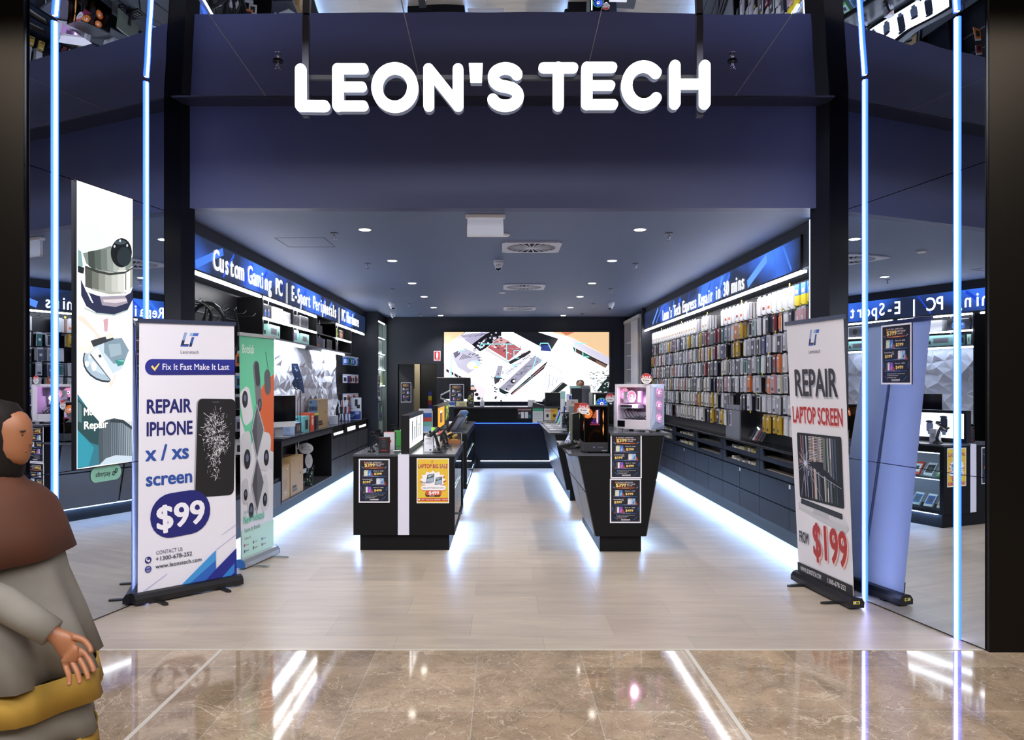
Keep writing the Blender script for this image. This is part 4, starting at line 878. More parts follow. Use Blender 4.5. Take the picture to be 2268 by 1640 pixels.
def art_fix(m):
    W_, H_ = .8, 2.0; NV, BL = P('1b1f68'), P('2a4f9e')
    m.rect(0, 0, W_, H_, P('e7e5ef')); logo(m, .33, 1.83, .105)
    m.rr(.045, 1.615, .5, 1.735, .06, P('222a8c')); m.rect(.1, 1.615, .8, 1.735, P('222a8c')); m.rect(.1, 1.615, .8, 1.65, P('20247a'))
    m.pg([(.092, 1.678), (.106, 1.688), (.12, 1.668), (.155, 1.704), (.162, 1.70), (.122, 1.645)], P('efd872'))
    m.text('Fix It Fast Make It Last', .18, 1.655, .045, P('eceaf6'), w=1, fit=.57)
    m.text('REPAIR', .055, 1.335, .098, NV, w=2, fit=.365); m.text('IPHONE', .055, 1.168, .098, NV, w=2, fit=.375)
    m.text('x / xs', .055, .985, .11, BL, w=2, fit=.345); m.text('screen', .055, .80, .098, BL, w=2, fit=.375)
    rot = -4
    m.rr(.45, .672, .785, 1.43, .045, P('9a9ca2'), rot*.5); m.rr(.462, .672, .795, 1.43, .045, P('17171b'), rot*.5); m.rr(.60, 1.40, .66, 1.41, .005, P('45464c'), 0)
    rg = random.Random(8)
    for k in range(560):
        y = rg.gauss(1.15, .10) if k % 4 else rg.uniform(.80, 1.3); x = .63+.02*math.sin(y*19)+rg.gauss(0, .058*max(.25, 1-abs(y-1.15)/.42)); 
        if not (.5 < x < .76 and .74 < y < 1.36): continue
        a = rg.uniform(0, 6.28); l = rg.uniform(.006, .03); m.dz = .000003; a = math.atan2(y-1.15, x-.625)+rg.gauss(0, .7); m.ln(x, y, x+l*math.cos(a), y+l*math.sin(a), rg.uniform(.001, .0045), P(rg.choice(('d9d9de', 'b5b6be', '8b8c94', 'f4f4f6'))))
    m.dz = .0002
    m.rr(.09, .40, .575, .735, .165, P('1d2070'), 3); m.text('$99', .335, .475, .17, P('f0eef6'), w=2, al='C', fit=.40, rot=2)
    m.text('CONTACT US', .135, .285, .028, P('4a4c62'), w=0, fit=.21); m.text('+1300-678-252', .132, .238, .03, P('2c2e44'), w=1, fit=.29); m.text('www.leonstech.com', .132, .182, .03, P('22243a'), w=1, fit=.37)
    for y in (.255, .188): m.ell(.075, y, .025, .025, P('23296e'))
    m.ell(.069, .259, .010, .012, P('e9e8f0')); m.ell(.079, .25, .010, .010, P('e9e8f0')); m.ell(.073, .262, .007, .008, P('23296e')); m.ell(.075, .188, .018, .018, P('8d92c8')); m.rect(.055, .183, .095, .193, P('3a3f8e'))
    m.pg([(.36, 0), (.62, .18), (.62, .09), (.5, 0)], P('2b63bc')); m.pg([(.62, .25), (.30, .0), (.36, 0), (.62, .17)], P('3f95d8')); m.pg([(.62, .10), (.8, .24), (.8, 0), (.5, 0)], P('1f2788')); m.pg([(.64, .0), (.78, .12), (.78, .05), (.72, 0)], P('2f80d0'))
    m.ln(.67, .36, .8, .43, .003, P('6d7cc0')); m.ln(.62, .25, .8, .35, .003, P('6d7cc0')); m.ln(.02, .02, .22, .13, .003, P('6d7cc0'))
banner('white roll-up banner advertising IPHONE screen repair for $99, left of the entrance', (-2.642, 5.57, .06), (-2.115, 6.117, .06), (-2.634, 5.58, 2.05), (-2.098, 6.02, 2.06), .8, 2.0, art_fix)
def art_laptop(m):
    W_, H_ = .83, 2.0; m.rect(0, 0, W_, H_, P('e9e8f0')); logo(m, .33, 1.83, .115)
    for dx, dy, c in ((.014, -.014, 'a9abb8'), (0, 0, '14181f')): m.text('REPAIR', .085+dx, 1.455+dy, .195, P(c), w=2, fit=.63)
    for dx, dy, c in ((.006, -.008, 'f0bcb8'), (0, 0, 'b02a2c')): m.text('LAPTOP SCREEN', .03+dx, 1.245+dy, .12, P(c), w=2, fit=.75)
    m.pg([(.06, .60), (.80, .52), (.80, .50), (.74, .46), (.06, .55)], P('c9cbd3')); m.pg([(.1, .64), (.73, .60), (.80, .52), (.06, .57)], P('d5d6dc')); m.pg([(.11, .64), (.72, .605), (.725, .565), (.1, .60)], P('1c1e22'))
    for r in range(3):
        for k in range(15): m.dz = .00002; x = .118+k*.04; y = .63-r*.013-k*.0024; m.rect(x, y-.008, x+.03, y, P('3c3f46'))
    m.pg([(.3, .588), (.52, .575), (.53, .53), (.29, .545)], P('bcbec6')); m.dz = .0002
    m.rr(.09, .645, .75, 1.165, .02, P('1b2023')); X0, X1, Y0, Y1 = .108, .732, .665, 1.145
    m.rect(X0, Y0, X1, Y1, P('16171f')); rg = random.Random(6); m.dz = .00001
    for k in range(74):
        x = rg.uniform(X0, X1-.02); y1 = Y1 if rg.random() < .75 else rg.uniform(.8, 1.0); y0 = Y0 if rg.random() < .45 else rg.uniform(.75, 1.0)
        if y1 > y0: m.rect(x, y0, x+rg.uniform(.003, .014), y1, P(rg.choice(('c9c5bb', '7a8a72', '2a3560', 'a1584f', '3f6a58', 'd8d3d0', '5a5f8c', '20222c', '8a8d98', '303a5a'))))
    for k in range(16): y = 1.14-k*.012; m.rect(.27, y, .40, y+.005, P(rg.choice(('e0d4d0', 'd0cdd4', 'c69a94')))); m.rect(.42, y, .48, y+.004, P('ddd8d0'))
    m.pg([(.22, .94), (X1, .78), (X1, .80), (.46, .92), (.44, .96)], P('1b1c26')); m.pg([(X0, .93), (.21, .92), (.16, .76), (X0, .70)], P('191a24'))
    m.dz = .0001
    for k in range(22): a = R(k*16.3+rg.uniform(-6, 6)); l = rg.uniform(.06, .42) if (k*16.3 % 360) > 250 else rg.uniform(.05, .14); x, y = .21+l*math.cos(a), .93+l*math.sin(a); m.ln(.21, .93, min(max(x, X0), X1), min(max(y, Y0), Y1), .0028, P('cfd0e6'))
    m.ell(.21, .93, .018, .022, P('d9dbf2'), 9); m.ln(.25, .90, X1, .79, .004, P('b9bac8')); m.dz = .0002
    m.text('FROM', .05, .285, .085, P('17181d'), w=2, fit=.155)
    for dx, dy, c in ((.012, -.014, 'f2bdb6'), (0, 0, 'b12c2a')): m.text('$199', .27+dx, .22+dy, .25, P(c), w=2, fit=.51)
    m.rect(0, 0, W_, .105, P('111216')); m.text('WWW.LEONSTECH.COM', .05, .045, .036, P('e4e4e8'), w=1, fit=.33); m.text('1300-678-252', .47, .045, .036, P('e4e4e8'), w=1, fit=.27)
t, a, b, n, d = banner('white roll-up banner reading REPAIR LAPTOP SCREEN from $199, right of the entrance', (2.415, 6.23, .06), (2.516, 5.477, .06), (2.233, 6.015, 2.06), (2.385, 5.356, 2.06), .83, 2.0, art_laptop)
m = MB(plane(b+d*.0135+n*.03+Vector((0, 0, .04)), -n)); m.rect(0, 0, .05, .022, P('e3d24a')); m.rect(.006, .004, .044, .018, P('4a4a3a')); m.rect(.008, .007, .02, .015, P('e8e8e8')); m.build('sticker', t)
def art_cam(m):
    W_, H_ = .75, 1.95; TL, OR, WH, GR = P('6ccfa4'), P('d9683a'), P('e3e4ec'), P('55565f')
    m.rect(0, 0, W_, H_, WH); m.pg([(0, 1.95), (.75, 1.95), (.75, 1.38), (.5, 1.35), (.36, 1.2), (.25, .98), (.1, 1.1), (0, 1.25)], TL)
    m.pg([(.75, 1.62)]+[(.75-.42*math.cos(R(k)), 1.22+.36*math.sin(R(k))) for k in range(70, -60, -10)]+[(.75, .88)], OR); m.pg([(.42, .98), (.75, .86), (.75, .70), (.5, .80)], P('d5d7e0'))
    m.text('Botslab', .05, 1.80, .075, P('eef6f2'), w=1, fit=.25)
    m.rr(.31, 1.28, .44, 1.74, .065, P('77787f'), 12); m.rr(.32, 1.50, .42, 1.73, .05, P('3c3d45'), 12); m.ell(.42, 1.33, .045, .06, P('3a3b42')); m.ell(.42, 1.33, .026, .034, P('6a6b73'))
    m.rr(.53, 1.42, .67, 1.66, .07, P('5d5e66'), 8); m.ln(.55, 1.82, .62, 1.64, .008, P('3f4a48'))
    for (x, y, rx, ry, rt, c) in ((.13, 1.33, .16, .30, 20, 'dcdde4'), (.13, .95, .15, .28, 10, 'd0d2da'), (.55, .9, .17, .32, -10, 'd6d8df'), (.53, .52, .13, .30, 10, 'd2d4dc'), (.1, .58, .1, .2, 10, 'c9cbd4'), (.22, .45, .1, .2, 20, 'd0d2da')):
        m.rr(x-rx*.7, y-ry*.55, x+rx*.7, y+ry*.55, rx*.5, P(c), rt)
    for x, y, r in ((.10, 1.39, .06), (.14, .86, .07), (.57, .84, .06), (.10, .55, .04), (.22, .40, .055), (.54, .46, .05)): m.ell(x, y, r, r*1.25, P('2a2b31')); m.ell(x, y+.01, r*.45, r*.5, P('66708a'))
    for y in (1.10, .62): m.pg([(.35, y+.25), (.52, y), (.35, y-.27), (.22, y)], P('c6c8d2')); m.pg([(.35, y+.23), (.5, y), (.35, y-.24), (.24, y)], GR); m.pg([(.35, y+.23), (.5, y), (.35, y-.24)], P('6c6d76'))
    m.rect(0, 0, W_, .25, P('bfe6d6')); m.text('Lab Secure Indoor', .06, .39, .028, P('8a8d98'), w=0, fit=.26); m.text('New Release', .04, .30, .072, P('4fbf98'), w=1, fit=.48); m.text('Secure, by Botslab', .06, .225, .036, P('555a66'), w=0, fit=.36); m.text('Follow Us', .06, .16, .024, P('666a74'), w=0)
    for k, c in enumerate(('b8485a', '4a4d58', '3f60b0', '4058a0', '4a4d58', 'a84a50')): x, y = .06+.2*(k % 3), .115-.05*(k//3); m.ell(x, y, .014, .014, P(c)); m.text('Botslab', x+.025, y-.008, .016, P('70747e'), w=0)
banner('green and orange roll-up banner with security cameras and a silver base, behind the repair banner', (-2.262, 6.66, .075), (-2.15, 7.21, .075), (-2.307, 6.75, 2.03), (-2.179, 7.35, 2.035), .75, 1.95, art_cam, base=mat('c3c8cf', .3, .7), rail=mat('b9b9b4', .35, .6), back=mat('d0d3da', .5), capcol=mat('2f6aa8', .4), feetm=CHROME)

# ------------------------------------------------------------------ portrait screen and sticker on the left mirror
ya, yb = 5.024, 5.535; off = Vector((1, -LS, 0)).normalized()
A, B = Vector((LX(ya), ya, 0)), Vector((LX(yb), yb, 0)); dirv = (B-A).normalized(); wid = (B-A).length
t = thing('portrait_screen', 'tall lit portrait screen showing a microscope and the word Repair, on the left mirror', 'screen', (A.x, A.y, 1.045))
T = plane(off*.012, dirv); m = MB(T); m.box(-.006, wid+.006, -.006, 1.896, -.008, .012, BLACKM); m.build('frame', t)
m = MB(T); m.z = .0125; m.dz = .00006; H_ = 1.89; e = lambda h, s=1.0: E(h, s)
fx = lambda x, y: (wid*(x-.0), H_*y)
def G(pts, h, s=1.0): m.pg([(wid*x, H_*y) for x, y in pts], e(h, s))
m.rect(0, 0, wid, H_, e('fdfcff', 1.6))
def PX(s, h, g=1.0, z=1):
    """outline traced in the two close-ups of the screen (1: top half, 2: bottom half)"""
    pts = []
    for X, Y in s:
        X, Y = (150+X/2.82, 390+Y/2.82) if z == 1 else (150+X/2.74, 700+Y/2.74)
        x = min(max((X-163)/123, 0), 1); y = 1-(Y-(399+41*x))/(641-59*x); pts.append((wid*x, H_*min(max(y, 0), 1)))
    m.pg(pts, e(h, g))
PE = lambda cx, cy, rx, ry, h, g=1.0, z=1, a0=0, a1=360: PX([(cx+rx*math.cos(R(a0+(a1-a0)*k/24)), cy+ry*math.sin(R(a0+(a1-a0)*k/24))) for k in range(24 if a1-a0 == 360 else 25)], h, g, z)
PX([(42, 250), (160, 215), (260, 235), (190, 360), (240, 420), (180, 460), (75, 475), (42, 440)], 'e9efea', 1.0); PX([(42, 300), (150, 280), (190, 370), (230, 425), (160, 462), (75, 475), (42, 450)], 'd5dfd8', .9); PX([(180, 350), (215, 310), (300, 290), (270, 400), (215, 420)], 'f4f6f2', 1.1)
PX([(42, 455), (62, 470), (72, 560), (42, 600)], '7fa3a2', .8); PX([(42, 560), (80, 570), (75, 610), (42, 600)], '1f2a2c', .4)
body = [(70, 480), (185, 450), (240, 430), (330, 540), (384, 500), (385, 560), (330, 600), (230, 607), (150, 588), (90, 545)]
PX(body, '7f8a83', .75)
for k in range(6): x = 100+k*38; PX([(x, 470-k*6), (x+40, 462-k*6), (x+46, 590+k*3), (x+4, 560+k*8)], ('3f4843', '56605a', '6f7973', '8d968f', 'abb3ac', 'c6cdc7')[k], .75)
PX([(80, 560), (150, 597), (230, 614), (330, 602), (385, 572), (385, 690), (340, 730), (230, 737), (130, 712), (85, 680)], 'a3a79d', .8)
for k in range(7): x = 84+k*40; PX([(x, 568+k*7-(k > 4)*k*4), (x+42, 578+k*6-(k > 4)*k*5), (x+42, 705+k*5-(k > 5)*8), (x, 690+k*7-(k > 4)*8)], ('4b504a', '6a6f67', '8c9087', 'a8aca3', 'bfc2ba', 'd0d2cb', 'e4e5e0')[k], .8)
PX([(84, 556), (150, 585), (230, 602), (330, 594), (384, 565), (384, 574), (330, 606), (230, 616), (150, 600), (84, 570)], '3a413c', .5); PX([(334, 605), (339, 605), (339, 706), (334, 708)], '2a2c2a', .4)
PX([(58, 640), (90, 720), (160, 745), (240, 760), (330, 745), (370, 725), (384, 690), (384, 770), (350, 832), (260, 862), (150, 852), (90, 812), (60, 745)], '2a3154', .55); PX([(170, 750), (330, 742), (350, 790), (270, 815), (185, 805)], '9a93a0', .8); PX([(190, 770), (340, 762), (346, 780), (270, 790), (195, 785)], 'c9bfc4', .9)
for k in range(9): PX([(90+k*5, 720+k*12), (96+k*5, 718+k*12), (112+k*5, 740+k*12), (106+k*5, 744+k*12)], 'dfe3ee', .9) if k < 5 else None
PX([(78, 818), (150, 852), (260, 862), (350, 832), (350, 840), (262, 872), (148, 862), (78, 828)], '9fb3ac', .9)
PE(308, 475, 70, 92, '0c1317', .4); PE(326, 500, 48, 60, '27353a', .5); PE(300, 410, 40, 14, '46545a', .6)
for q in ((298, 400), (262, 435), (345, 430)): PE(*q, 6, 9, 'c6d2d6', .8)
PX([(35, 0), (70, 0), (120, 60), (175, 130), (192, 190), (170, 202), (122, 125), (60, 70), (35, 55)], 'eec5b8', 1.0, 2); PX([(35, 20), (60, 35), (130, 100), (170, 170), (160, 180), (110, 110), (35, 45)], 'f8e0d8', 1.3, 2); PX([(140, 0), (170, 20), (178, 120), (150, 60)], 'd9dade', 1.0, 2); PX([(185, 20), (216, 10), (212, 92), (192, 94)], 'c39aa2', .9, 2)
PE(212, 268, 146, 136, '323d46', .5, 2); PE(212, 264, 138, 128, '9fb4c2', .85, 2); PE(222, 250, 126, 108, 'b9cad4', .9, 2); PX([(190, 140), (300, 130), (350, 210), (330, 270), (250, 290), (190, 220)], '7d93a2', .8, 2); PX([(215, 170), (290, 165), (300, 230), (230, 250)], '95aab6', .85, 2); PX([(105, 150), (240, 110), (250, 140), (120, 190)], '3a4148', .5, 2); PX([(195, 112), (245, 100), (250, 128), (205, 140)], 'd6d4c8', .9, 2)
for q in ((90, 290, 12, 18), (130, 305, 14, 30), (110, 245, 8, 10)): PE(*q, 'e3eef2', 1.1, 2)
PX([(112, 226), (150, 190), (252, 365), (240, 396)], 'f6f6f8', 1.3, 2); PX([(112, 226), (240, 396), (236, 400), (106, 236)], '6b7680', .6, 2); PX([(155, 235), (172, 232), (175, 250), (160, 252)], '3f4a52', .5, 2)
PX([(35, 108), (110, 148), (132, 200), (92, 228), (35, 208)], 'f1cdc0', 1.1, 2); PX([(35, 120), (95, 150), (110, 190), (35, 180)], 'fae6de', 1.4, 2)
PX([(255, 268), (312, 258), (322, 290), (275, 305)], '3f9088', .7, 2); PX([(270, 270), (310, 264), (316, 278)], '6fbdb2', .9, 2)
PX([(35, 470), (92, 556), (150, 640), (165, 905), (35, 928)], '2f7586', .75, 2); PX([(35, 500), (92, 560), (160, 640), (168, 790), (110, 770), (35, 690)], '2c5256', .55, 2); PX([(35, 690), (105, 772), (130, 800), (100, 910), (35, 925)], '2f8fa3', .8, 2); PX([(40, 520), (60, 540), (60, 650), (40, 640)], '5a7f84', .6, 2)
PX([(368, 190), (368, 645), (250, 632), (194, 560), (200, 490), (222, 405), (252, 345), (300, 320), (342, 215)], 'fff2ec', 1.5, 2); PX([(200, 500), (226, 420), (238, 470), (226, 560), (240, 620), (196, 565)], 'ecd2ca', 1.1, 2); PX([(300, 330), (345, 225), (368, 200), (368, 260)], 'fbe3da', 1.4, 2); PX([(330, 620), (368, 560), (368, 648)], 'f0d6cc', 1.2, 2); PX([(215, 400), (240, 395), (250, 360), (268, 350), (240, 425), (222, 430)], 'e9bfb4', 1.1, 2)
PX([(163, 662), (200, 632), (250, 620), (310, 630), (366, 668), (366, 886), (160, 906), (155, 762)], '4d5a63', .6, 2)
for k in range(16): x = 185+k*11.5; PX([(x, 640-6*math.sin(k*.2)), (x+6, 638), (x+7+k*.3, 880), (x+k*.3, 884)], ('5d6a73', '6f7d87', '86959f', '9aa9b3')[min(k//4, 3)], .75, 2)
PX([(225, 628), (310, 632), (366, 672), (366, 690), (300, 648), (225, 646)], '39454d', .5, 2); PX([(160, 905), (200, 865), (260, 845), (366, 850), (366, 886)], 'b3c1cd', .95, 2)
m.text('Motherboard', wid*.1, H_*.185, .05, e('fffbe8', 2.2), w=1, fit=wid*.66); m.text('Repair', wid*.1, H_*.137, .05, e('fffbe8', 2.2), w=1, fit=wid*.42); m.build('picture', t)
ys = 5.30; c = Vector((LX(ys), ys, 0)); T = plane(Vector((0, 0, 0))+off*.0078, dirv)
m = MB(T); m.rr(-.145, -.052, .145, .052, .05, P('8ecdb9')); m.text('afterpay', -.10, -.014, .034, P('141a1a'), w=1, fit=.14)
for q in (((.055, -.015), (.075, -.02), (.085, 0), (.065, .008)), ((.08, .0), (.095, -.004), (.105, .02), (.085, .026))):
    for i in range(4): m.ln(*q[i], *q[(i+1) % 4], .006, P('141a1a'))
o = m.build('payment_sticker', loc=(c.x, c.y, .985)); tag(o, 'mint green pill-shaped afterpay sticker below the portrait screen', 'sticker')
# ------------------------------------------------------------------ goods
def carton(name, label, cat, x0, x1, y0, y1, z0, z1, col, px_=None, fy=None, group=None, rz=0, side=None, top=None):
    """printed box; px_ paints the aisle face (+x or -x), fy the face towards the shop front"""
    cx, cy = (x0+x1)/2, (y0+y1)/2; a, b, h = (x1-x0)/2, (y1-y0)/2, z1-z0
    m = MB(); c = mat(col, .45); m.box(-a, a, -b, b, 0, h, c, (None, mat(top, .45) if top else None, mat(side, .45) if side else None, None, None, None))
    if fy: m.T = plane((-a, -b-.0006, 0), (1, 0, 0)); m.z = 0; fy(m, 2*a, h)
    if px_: m.T = plane((a+.0006, -b, 0), (0, 1, 0)); m.z = 0; px_(m, 2*b, h)
    m.T = None; o = m.build(name, loc=(cx, cy, z0), rot=(0, 0, rz)); return tag(o, label, cat, group)
def pic(bg, *shapes):
    def f(m, w, h):
        if bg: m.rect(.02*w, .02*h, .98*w, .98*h, P(bg))
        for s in shapes:
            k, x, y, a, b, c = s[:6]
            if k == 'r': m.rect(x*w, y*h, (x+a)*w, (y+b)*h, P(c))
            elif k == 'e': m.ell(x*w, y*h, a*w, b*h, P(c))
            elif k == 't': m.text(s[6], x*w, y*h, b*h, P(c), w=1, fit=a*w)
    return f
mouse = pic('26272e', ('e', .3, .4, .12, .28, '3d5a9a'), ('e', .68, .42, .12, .28, '4a67a8'), ('e', .3, .5, .05, .1, 'aab6d0'), ('e', .68, .6, .06, .1, 'c9c3b0'), ('r', .03, .9, .5, .06, 'd9d9e4'))
kb = pic('a8e0d6', ('r', .22, .25, .5, .5, '8d9098'), ('r', .25, .3, .44, .4, '6f7279'), ('r', .8, .2, .07, .3, '2c3a3c'))
ZS = (2.149, 2.354); SX = -2.685
def shelf_box(label, y0, y1, row, h, col, art, d=.2, cat='box', top=None): return carton('product_box', label, cat, SX-d, SX, y0, y1, ZS[row], ZS[row]+h, col, art, art, 'boxes on the left display shelves', top=top)
shelf_box('dark box picturing two computer mice on the upper left shelf', 8.62, 8.95, 1, .165, '2b2c33', mouse, .06)
shelf_box('large plain white box on the upper left shelf', 9.03, 9.42, 1, .165, 'f1f1f4', None, .17)
shelf_box('grey box at the bottom of a short stack beside the large white box', 9.46, 9.78, 1, .075, 'c9cbd3', pic(None, ('r', .3, .4, .3, .2, 'aeb0ba')))
o = shelf_box('grey box on top of a short stack beside the large white box', 9.46, 9.76, 1, .075, 'd3d5dc', pic(None, ('r', .3, .4, .3, .2, 'b4b6c0'))); o.location.z += .0755
shelf_box('slim pale teal box standing at the front end of the lower left shelf', 8.60, 8.66, 0, .14, 'c4efe6', pic(None, ('r', .4, .3, .2, .4, '2f4a48')), .12)
shelf_box('teal keyboard box on the lower shelf, the nearest one', 8.82, 9.30, 0, .15, 'aee6da', kb)
shelf_box('dark and white headset box on the upper shelf, left of a tall white box', 9.88, 10.16, 1, .15, 'dcdde2', pic('2d2e34', ('e', .5, .5, .2, .3, '14141a'), ('e', .5, .55, .08, .12, '6c6f7a')), .06)
shelf_box('white box with a dark earphone panel on the upper left shelf', 10.22, 10.66, 1, .17, 'dfe6ea', pic('3a3b42', ('e', .3, .5, .1, .3, '17171c'), ('e', .7, .5, .1, .3, '17171c')), .18)
shelf_box('tall pale teal box with a lilac window on the lower left shelf', 9.87, 10.16, 0, .16, 'b8ebe2', pic('b2e8de', ('r', .08, .2, .6, .6, '7f8cab')), .1)
shelf_box('teal keyboard box on the lower shelf, behind the tall teal box', 10.26, 10.70, 0, .14, 'aee6da', kb)
shelf_box('dark grey box on the unlit upper left shelf', 11.12, 11.5, 1, .12, '4b4d55', pic('3c3e46'))
shelf_box('purple and black box on the unlit lower left shelf', 11.12, 11.46, 0, .15, '35294f', pic('4a3b86', ('r', .0, .0, 1, .55, '232029'), ('r', .1, .12, .5, .14, 'b03040')))
shelf_box('slim white curved-edge box next to the purple box', 11.52, 11.57, 0, .14, 'cfcfe0', None)
shelf_box('second slim white box next to the purple box, farther back', 11.61, 11.66, 0, .14, 'd6d6e4', None)
shelf_box('black box with a teal outline on the unlit lower shelf', 11.78, 12.15, 0, .15, '1d2026', pic('16191d', ('r', .1, .1, .8, .06, '2f8fa0'), ('r', .1, .84, .8, .06, '2f8fa0')))
shelf_box('lime green box at the end of the upper shelf', 12.37, 12.52, 1, .16, 'bfe04a', pic('c6ea4c', ('r', .5, .1, .3, .8, '2c3a1c')), .08)
shelf_box('black processor box with an orange ring on the upper shelf', 12.66, 13.02, 1, .155, '1d1d20', pic('222226', ('e', .5, .5, .26, .3, 'd8662c'), ('e', .5, .5, .16, .18, '222226'), ('t', .2, .45, .6, .13, 'ececec', 'RYZEN'), ('r', .1, .88, .6, .05, 'd0d0d4')), .1)
shelf_box('small dark framed box on the lower shelf at the back', 12.38, 12.6, 0, .14, '3a3c46', pic('23252c', ('r', .1, .1, .8, .8, '343845')), .08)

# left worktop
def aio(label, x, y, z, rz, w=.5, h=.32, chin='dfe0e4', scr='0d0f14'):
    t = thing('desktop_computer', label, 'computer', (x, y, z), rz)
    m = MB(); m.box(-w/2, w/2, -.012, .012, .12, .12+h+.07, mat(chin, .3)); m.build('body', t, bev=.006)
    m = MB(); m.box(-w/2+.004, w/2-.004, -.0145, -.0122, .19, .116+h+.07, mat(scr, .08)); m.build('screen', t)
    m = MB(); m.prism([(-.09, -.08), (.09, -.08), (.09, .09), (-.09, .09)], 0, .008, mat('c8cad0', .3, .6)); m.box(-.07, .07, .02, .03, .008, .2, mat('c8cad0', .3, .6)); m.build('stand', t)
aio('all-in-one computer with a white chin on the left worktop, beside the green and orange banner', -2.69, 9.33, .957, R(62))
aio('all-in-one computer with a black screen inside the open cabinet under the left worktop', -2.85, 10.95, .2, R(90), .62, .36)
carton('product_box', 'pale blue box with a round logo and earphones picture, on the left worktop', 'box', -2.82, -2.66, 9.86, 10.2, .955, 1.10, 'bcd0ee', pic('34353c', ('e', .4, .5, .1, .3, '8b7f78'), ('e', .65, .5, .1, .3, '9a8d84')), pic(None, ('e', .45, .5, .16, .22, '7f9fd0'), ('e', .45, .5, .12, .17, 'bcd0ee'), ('r', .38, .46, .14, .08, '7f9fd0')))
t = thing('dash_camera', 'black cylindrical camera lying on the pale blue box', 'camera', (-2.77, 9.95, 1.101))
m = MB(); m.cyl((-.08, 0, .045), (.06, 0, .045), .042, PLAS, n=20); m.build('body', t); m = MB(); m.cyl((.06, 0, .045), (.072, 0, .045), .034, mat('e3b7a0', .3)); m.build('lens_ring', t)
m = MB(); m.tube([(.05, 0, .088), (.09, 0, .16), (.02, 0, .20), (-.04, 0, .15), (-.07, .01, .08)], .004, PLAS, 6); m.build('cable', t)
carton('product_box', 'teal speaker box on the left worktop, next to an orange box', 'box', -2.815, -2.66, 10.3, 10.6, .955, 1.17, '7fd0d2', pic('6cc6ca', ('r', .3, .15, .5, .6, '1d2c2e')), pic('8adadb', ('r', .1, .8, .5, .08, '2c5a60')))
carton('product_box', 'orange box on the left worktop, next to a teal box', 'box', -2.815, -2.66, 10.68, 10.9, .955, 1.20, 'e2502c', pic('e4532e', ('e', .5, .5, .22, .2, 'f2ddd4'), ('r', .2, .75, .5, .1, 'f2ddd4')), pic('e8603a', ('r', .2, .7, .6, .1, 'f0d8cf')))
carton('product_box', 'navy box with a yellow top stripe on the left worktop', 'box', -2.815, -2.66, 10.98, 11.14, .955, 1.19, '23263f', pic(None, ('r', 0, .86, 1, .14, 'cfd84a')), pic(None, ('r', 0, .86, 1, .14, 'cfd84a')))
mon = pic(None, ('r', .68, .55, .01, .22, '8b7450'), ('r', .68, .77, .3, .01, '8b7450'), ('r', .7, .5, .1, .05, '5d4c34'), ('r', .1, .2, .3, .06, '4c3e2a'), ('r', .1, .1, .4, .04, '4c3e2a'), ('r', .12, .9, .06, .04, '4c3e2a'), ('t', .1, .13, .35, .11, '43382a', 'V7E0'))
carton('monitor_carton', 'brown monitor carton with a blue-grey printed end, on the left worktop', 'box', -2.82, -2.69, 11.22, 11.87, .955, 1.38, 'b89a6e', mon, pic('7690ac', ('r', .1, .88, .3, .05, '2c3e55'), ('r', .02, .62, .96, .14, '3b5370'), ('r', .4, .64, .1, .1, '22324a'), ('r', .2, .5, .5, .03, '41597a'), ('r', .6, .2, .25, .22, 'b9cbe0')))
carton('gift_box', 'small plain white box on the left worktop behind the brown carton', 'box', -2.81, -2.70, 12.5, 12.68, .955, 1.09, 'dfe4ee')
t = thing('circuit_board_display', 'laptop circuit board shown upright on a thin pole, in front of the white faceted panel', 'display', (-2.69, 10.25, .956))
m = MB(); m.lathe([(.035, 0), (.035, .008), (.01, .012)], (0, 0, 0), PLAS); m.build('base', t); m = MB(); m.cyl((0, 0, .01), (0, 0, .56), .006, PLAS); m.build('pole', t)
m = MB(); T = Matrix.Translation((0, 0, .52)) @ Matrix.Rotation(R(-12), 4, 'Y') @ Matrix.Rotation(R(25), 4, 'Z'); m.T = T
PCB = mat('23324f', .4); m.prism([(-.07, .12), (.02, .04), (.03, 0), (.06, 0), (.07, .2), (.05, .4), (-.03, .42), (-.045, .3), (-.03, .22), (-.08, .16)], -.004, .004, PCB, 'y'); m.build('circuit_board', t)
m = MB(T); rg = random.Random(5)
for k in range(22): a, b = rg.uniform(-.03, .04), rg.uniform(.1, .38); m.box(a, a+rg.uniform(.01, .025), -.01, -.004, b, b+rg.uniform(.006, .02), mat(rg.choice(('9fb8e0', '101218', 'cfd6e6', '3f62a8')), .35))
m.tube([(-.03+.03*math.cos(R(a)), -.009, .12+.055*math.sin(R(a))) for a in range(0, 360, 30)], .007, mat('10131a', .3), 6, True); m.build('components', t)
m = MB(); m.tube([(0, -.005, .5), (-.03, -.02, .42), (-.035, -.02, .25), (-.02, -.02, .1), (.0, -.02, .01)], .003, PLAS, 5); m.build('cable', t)
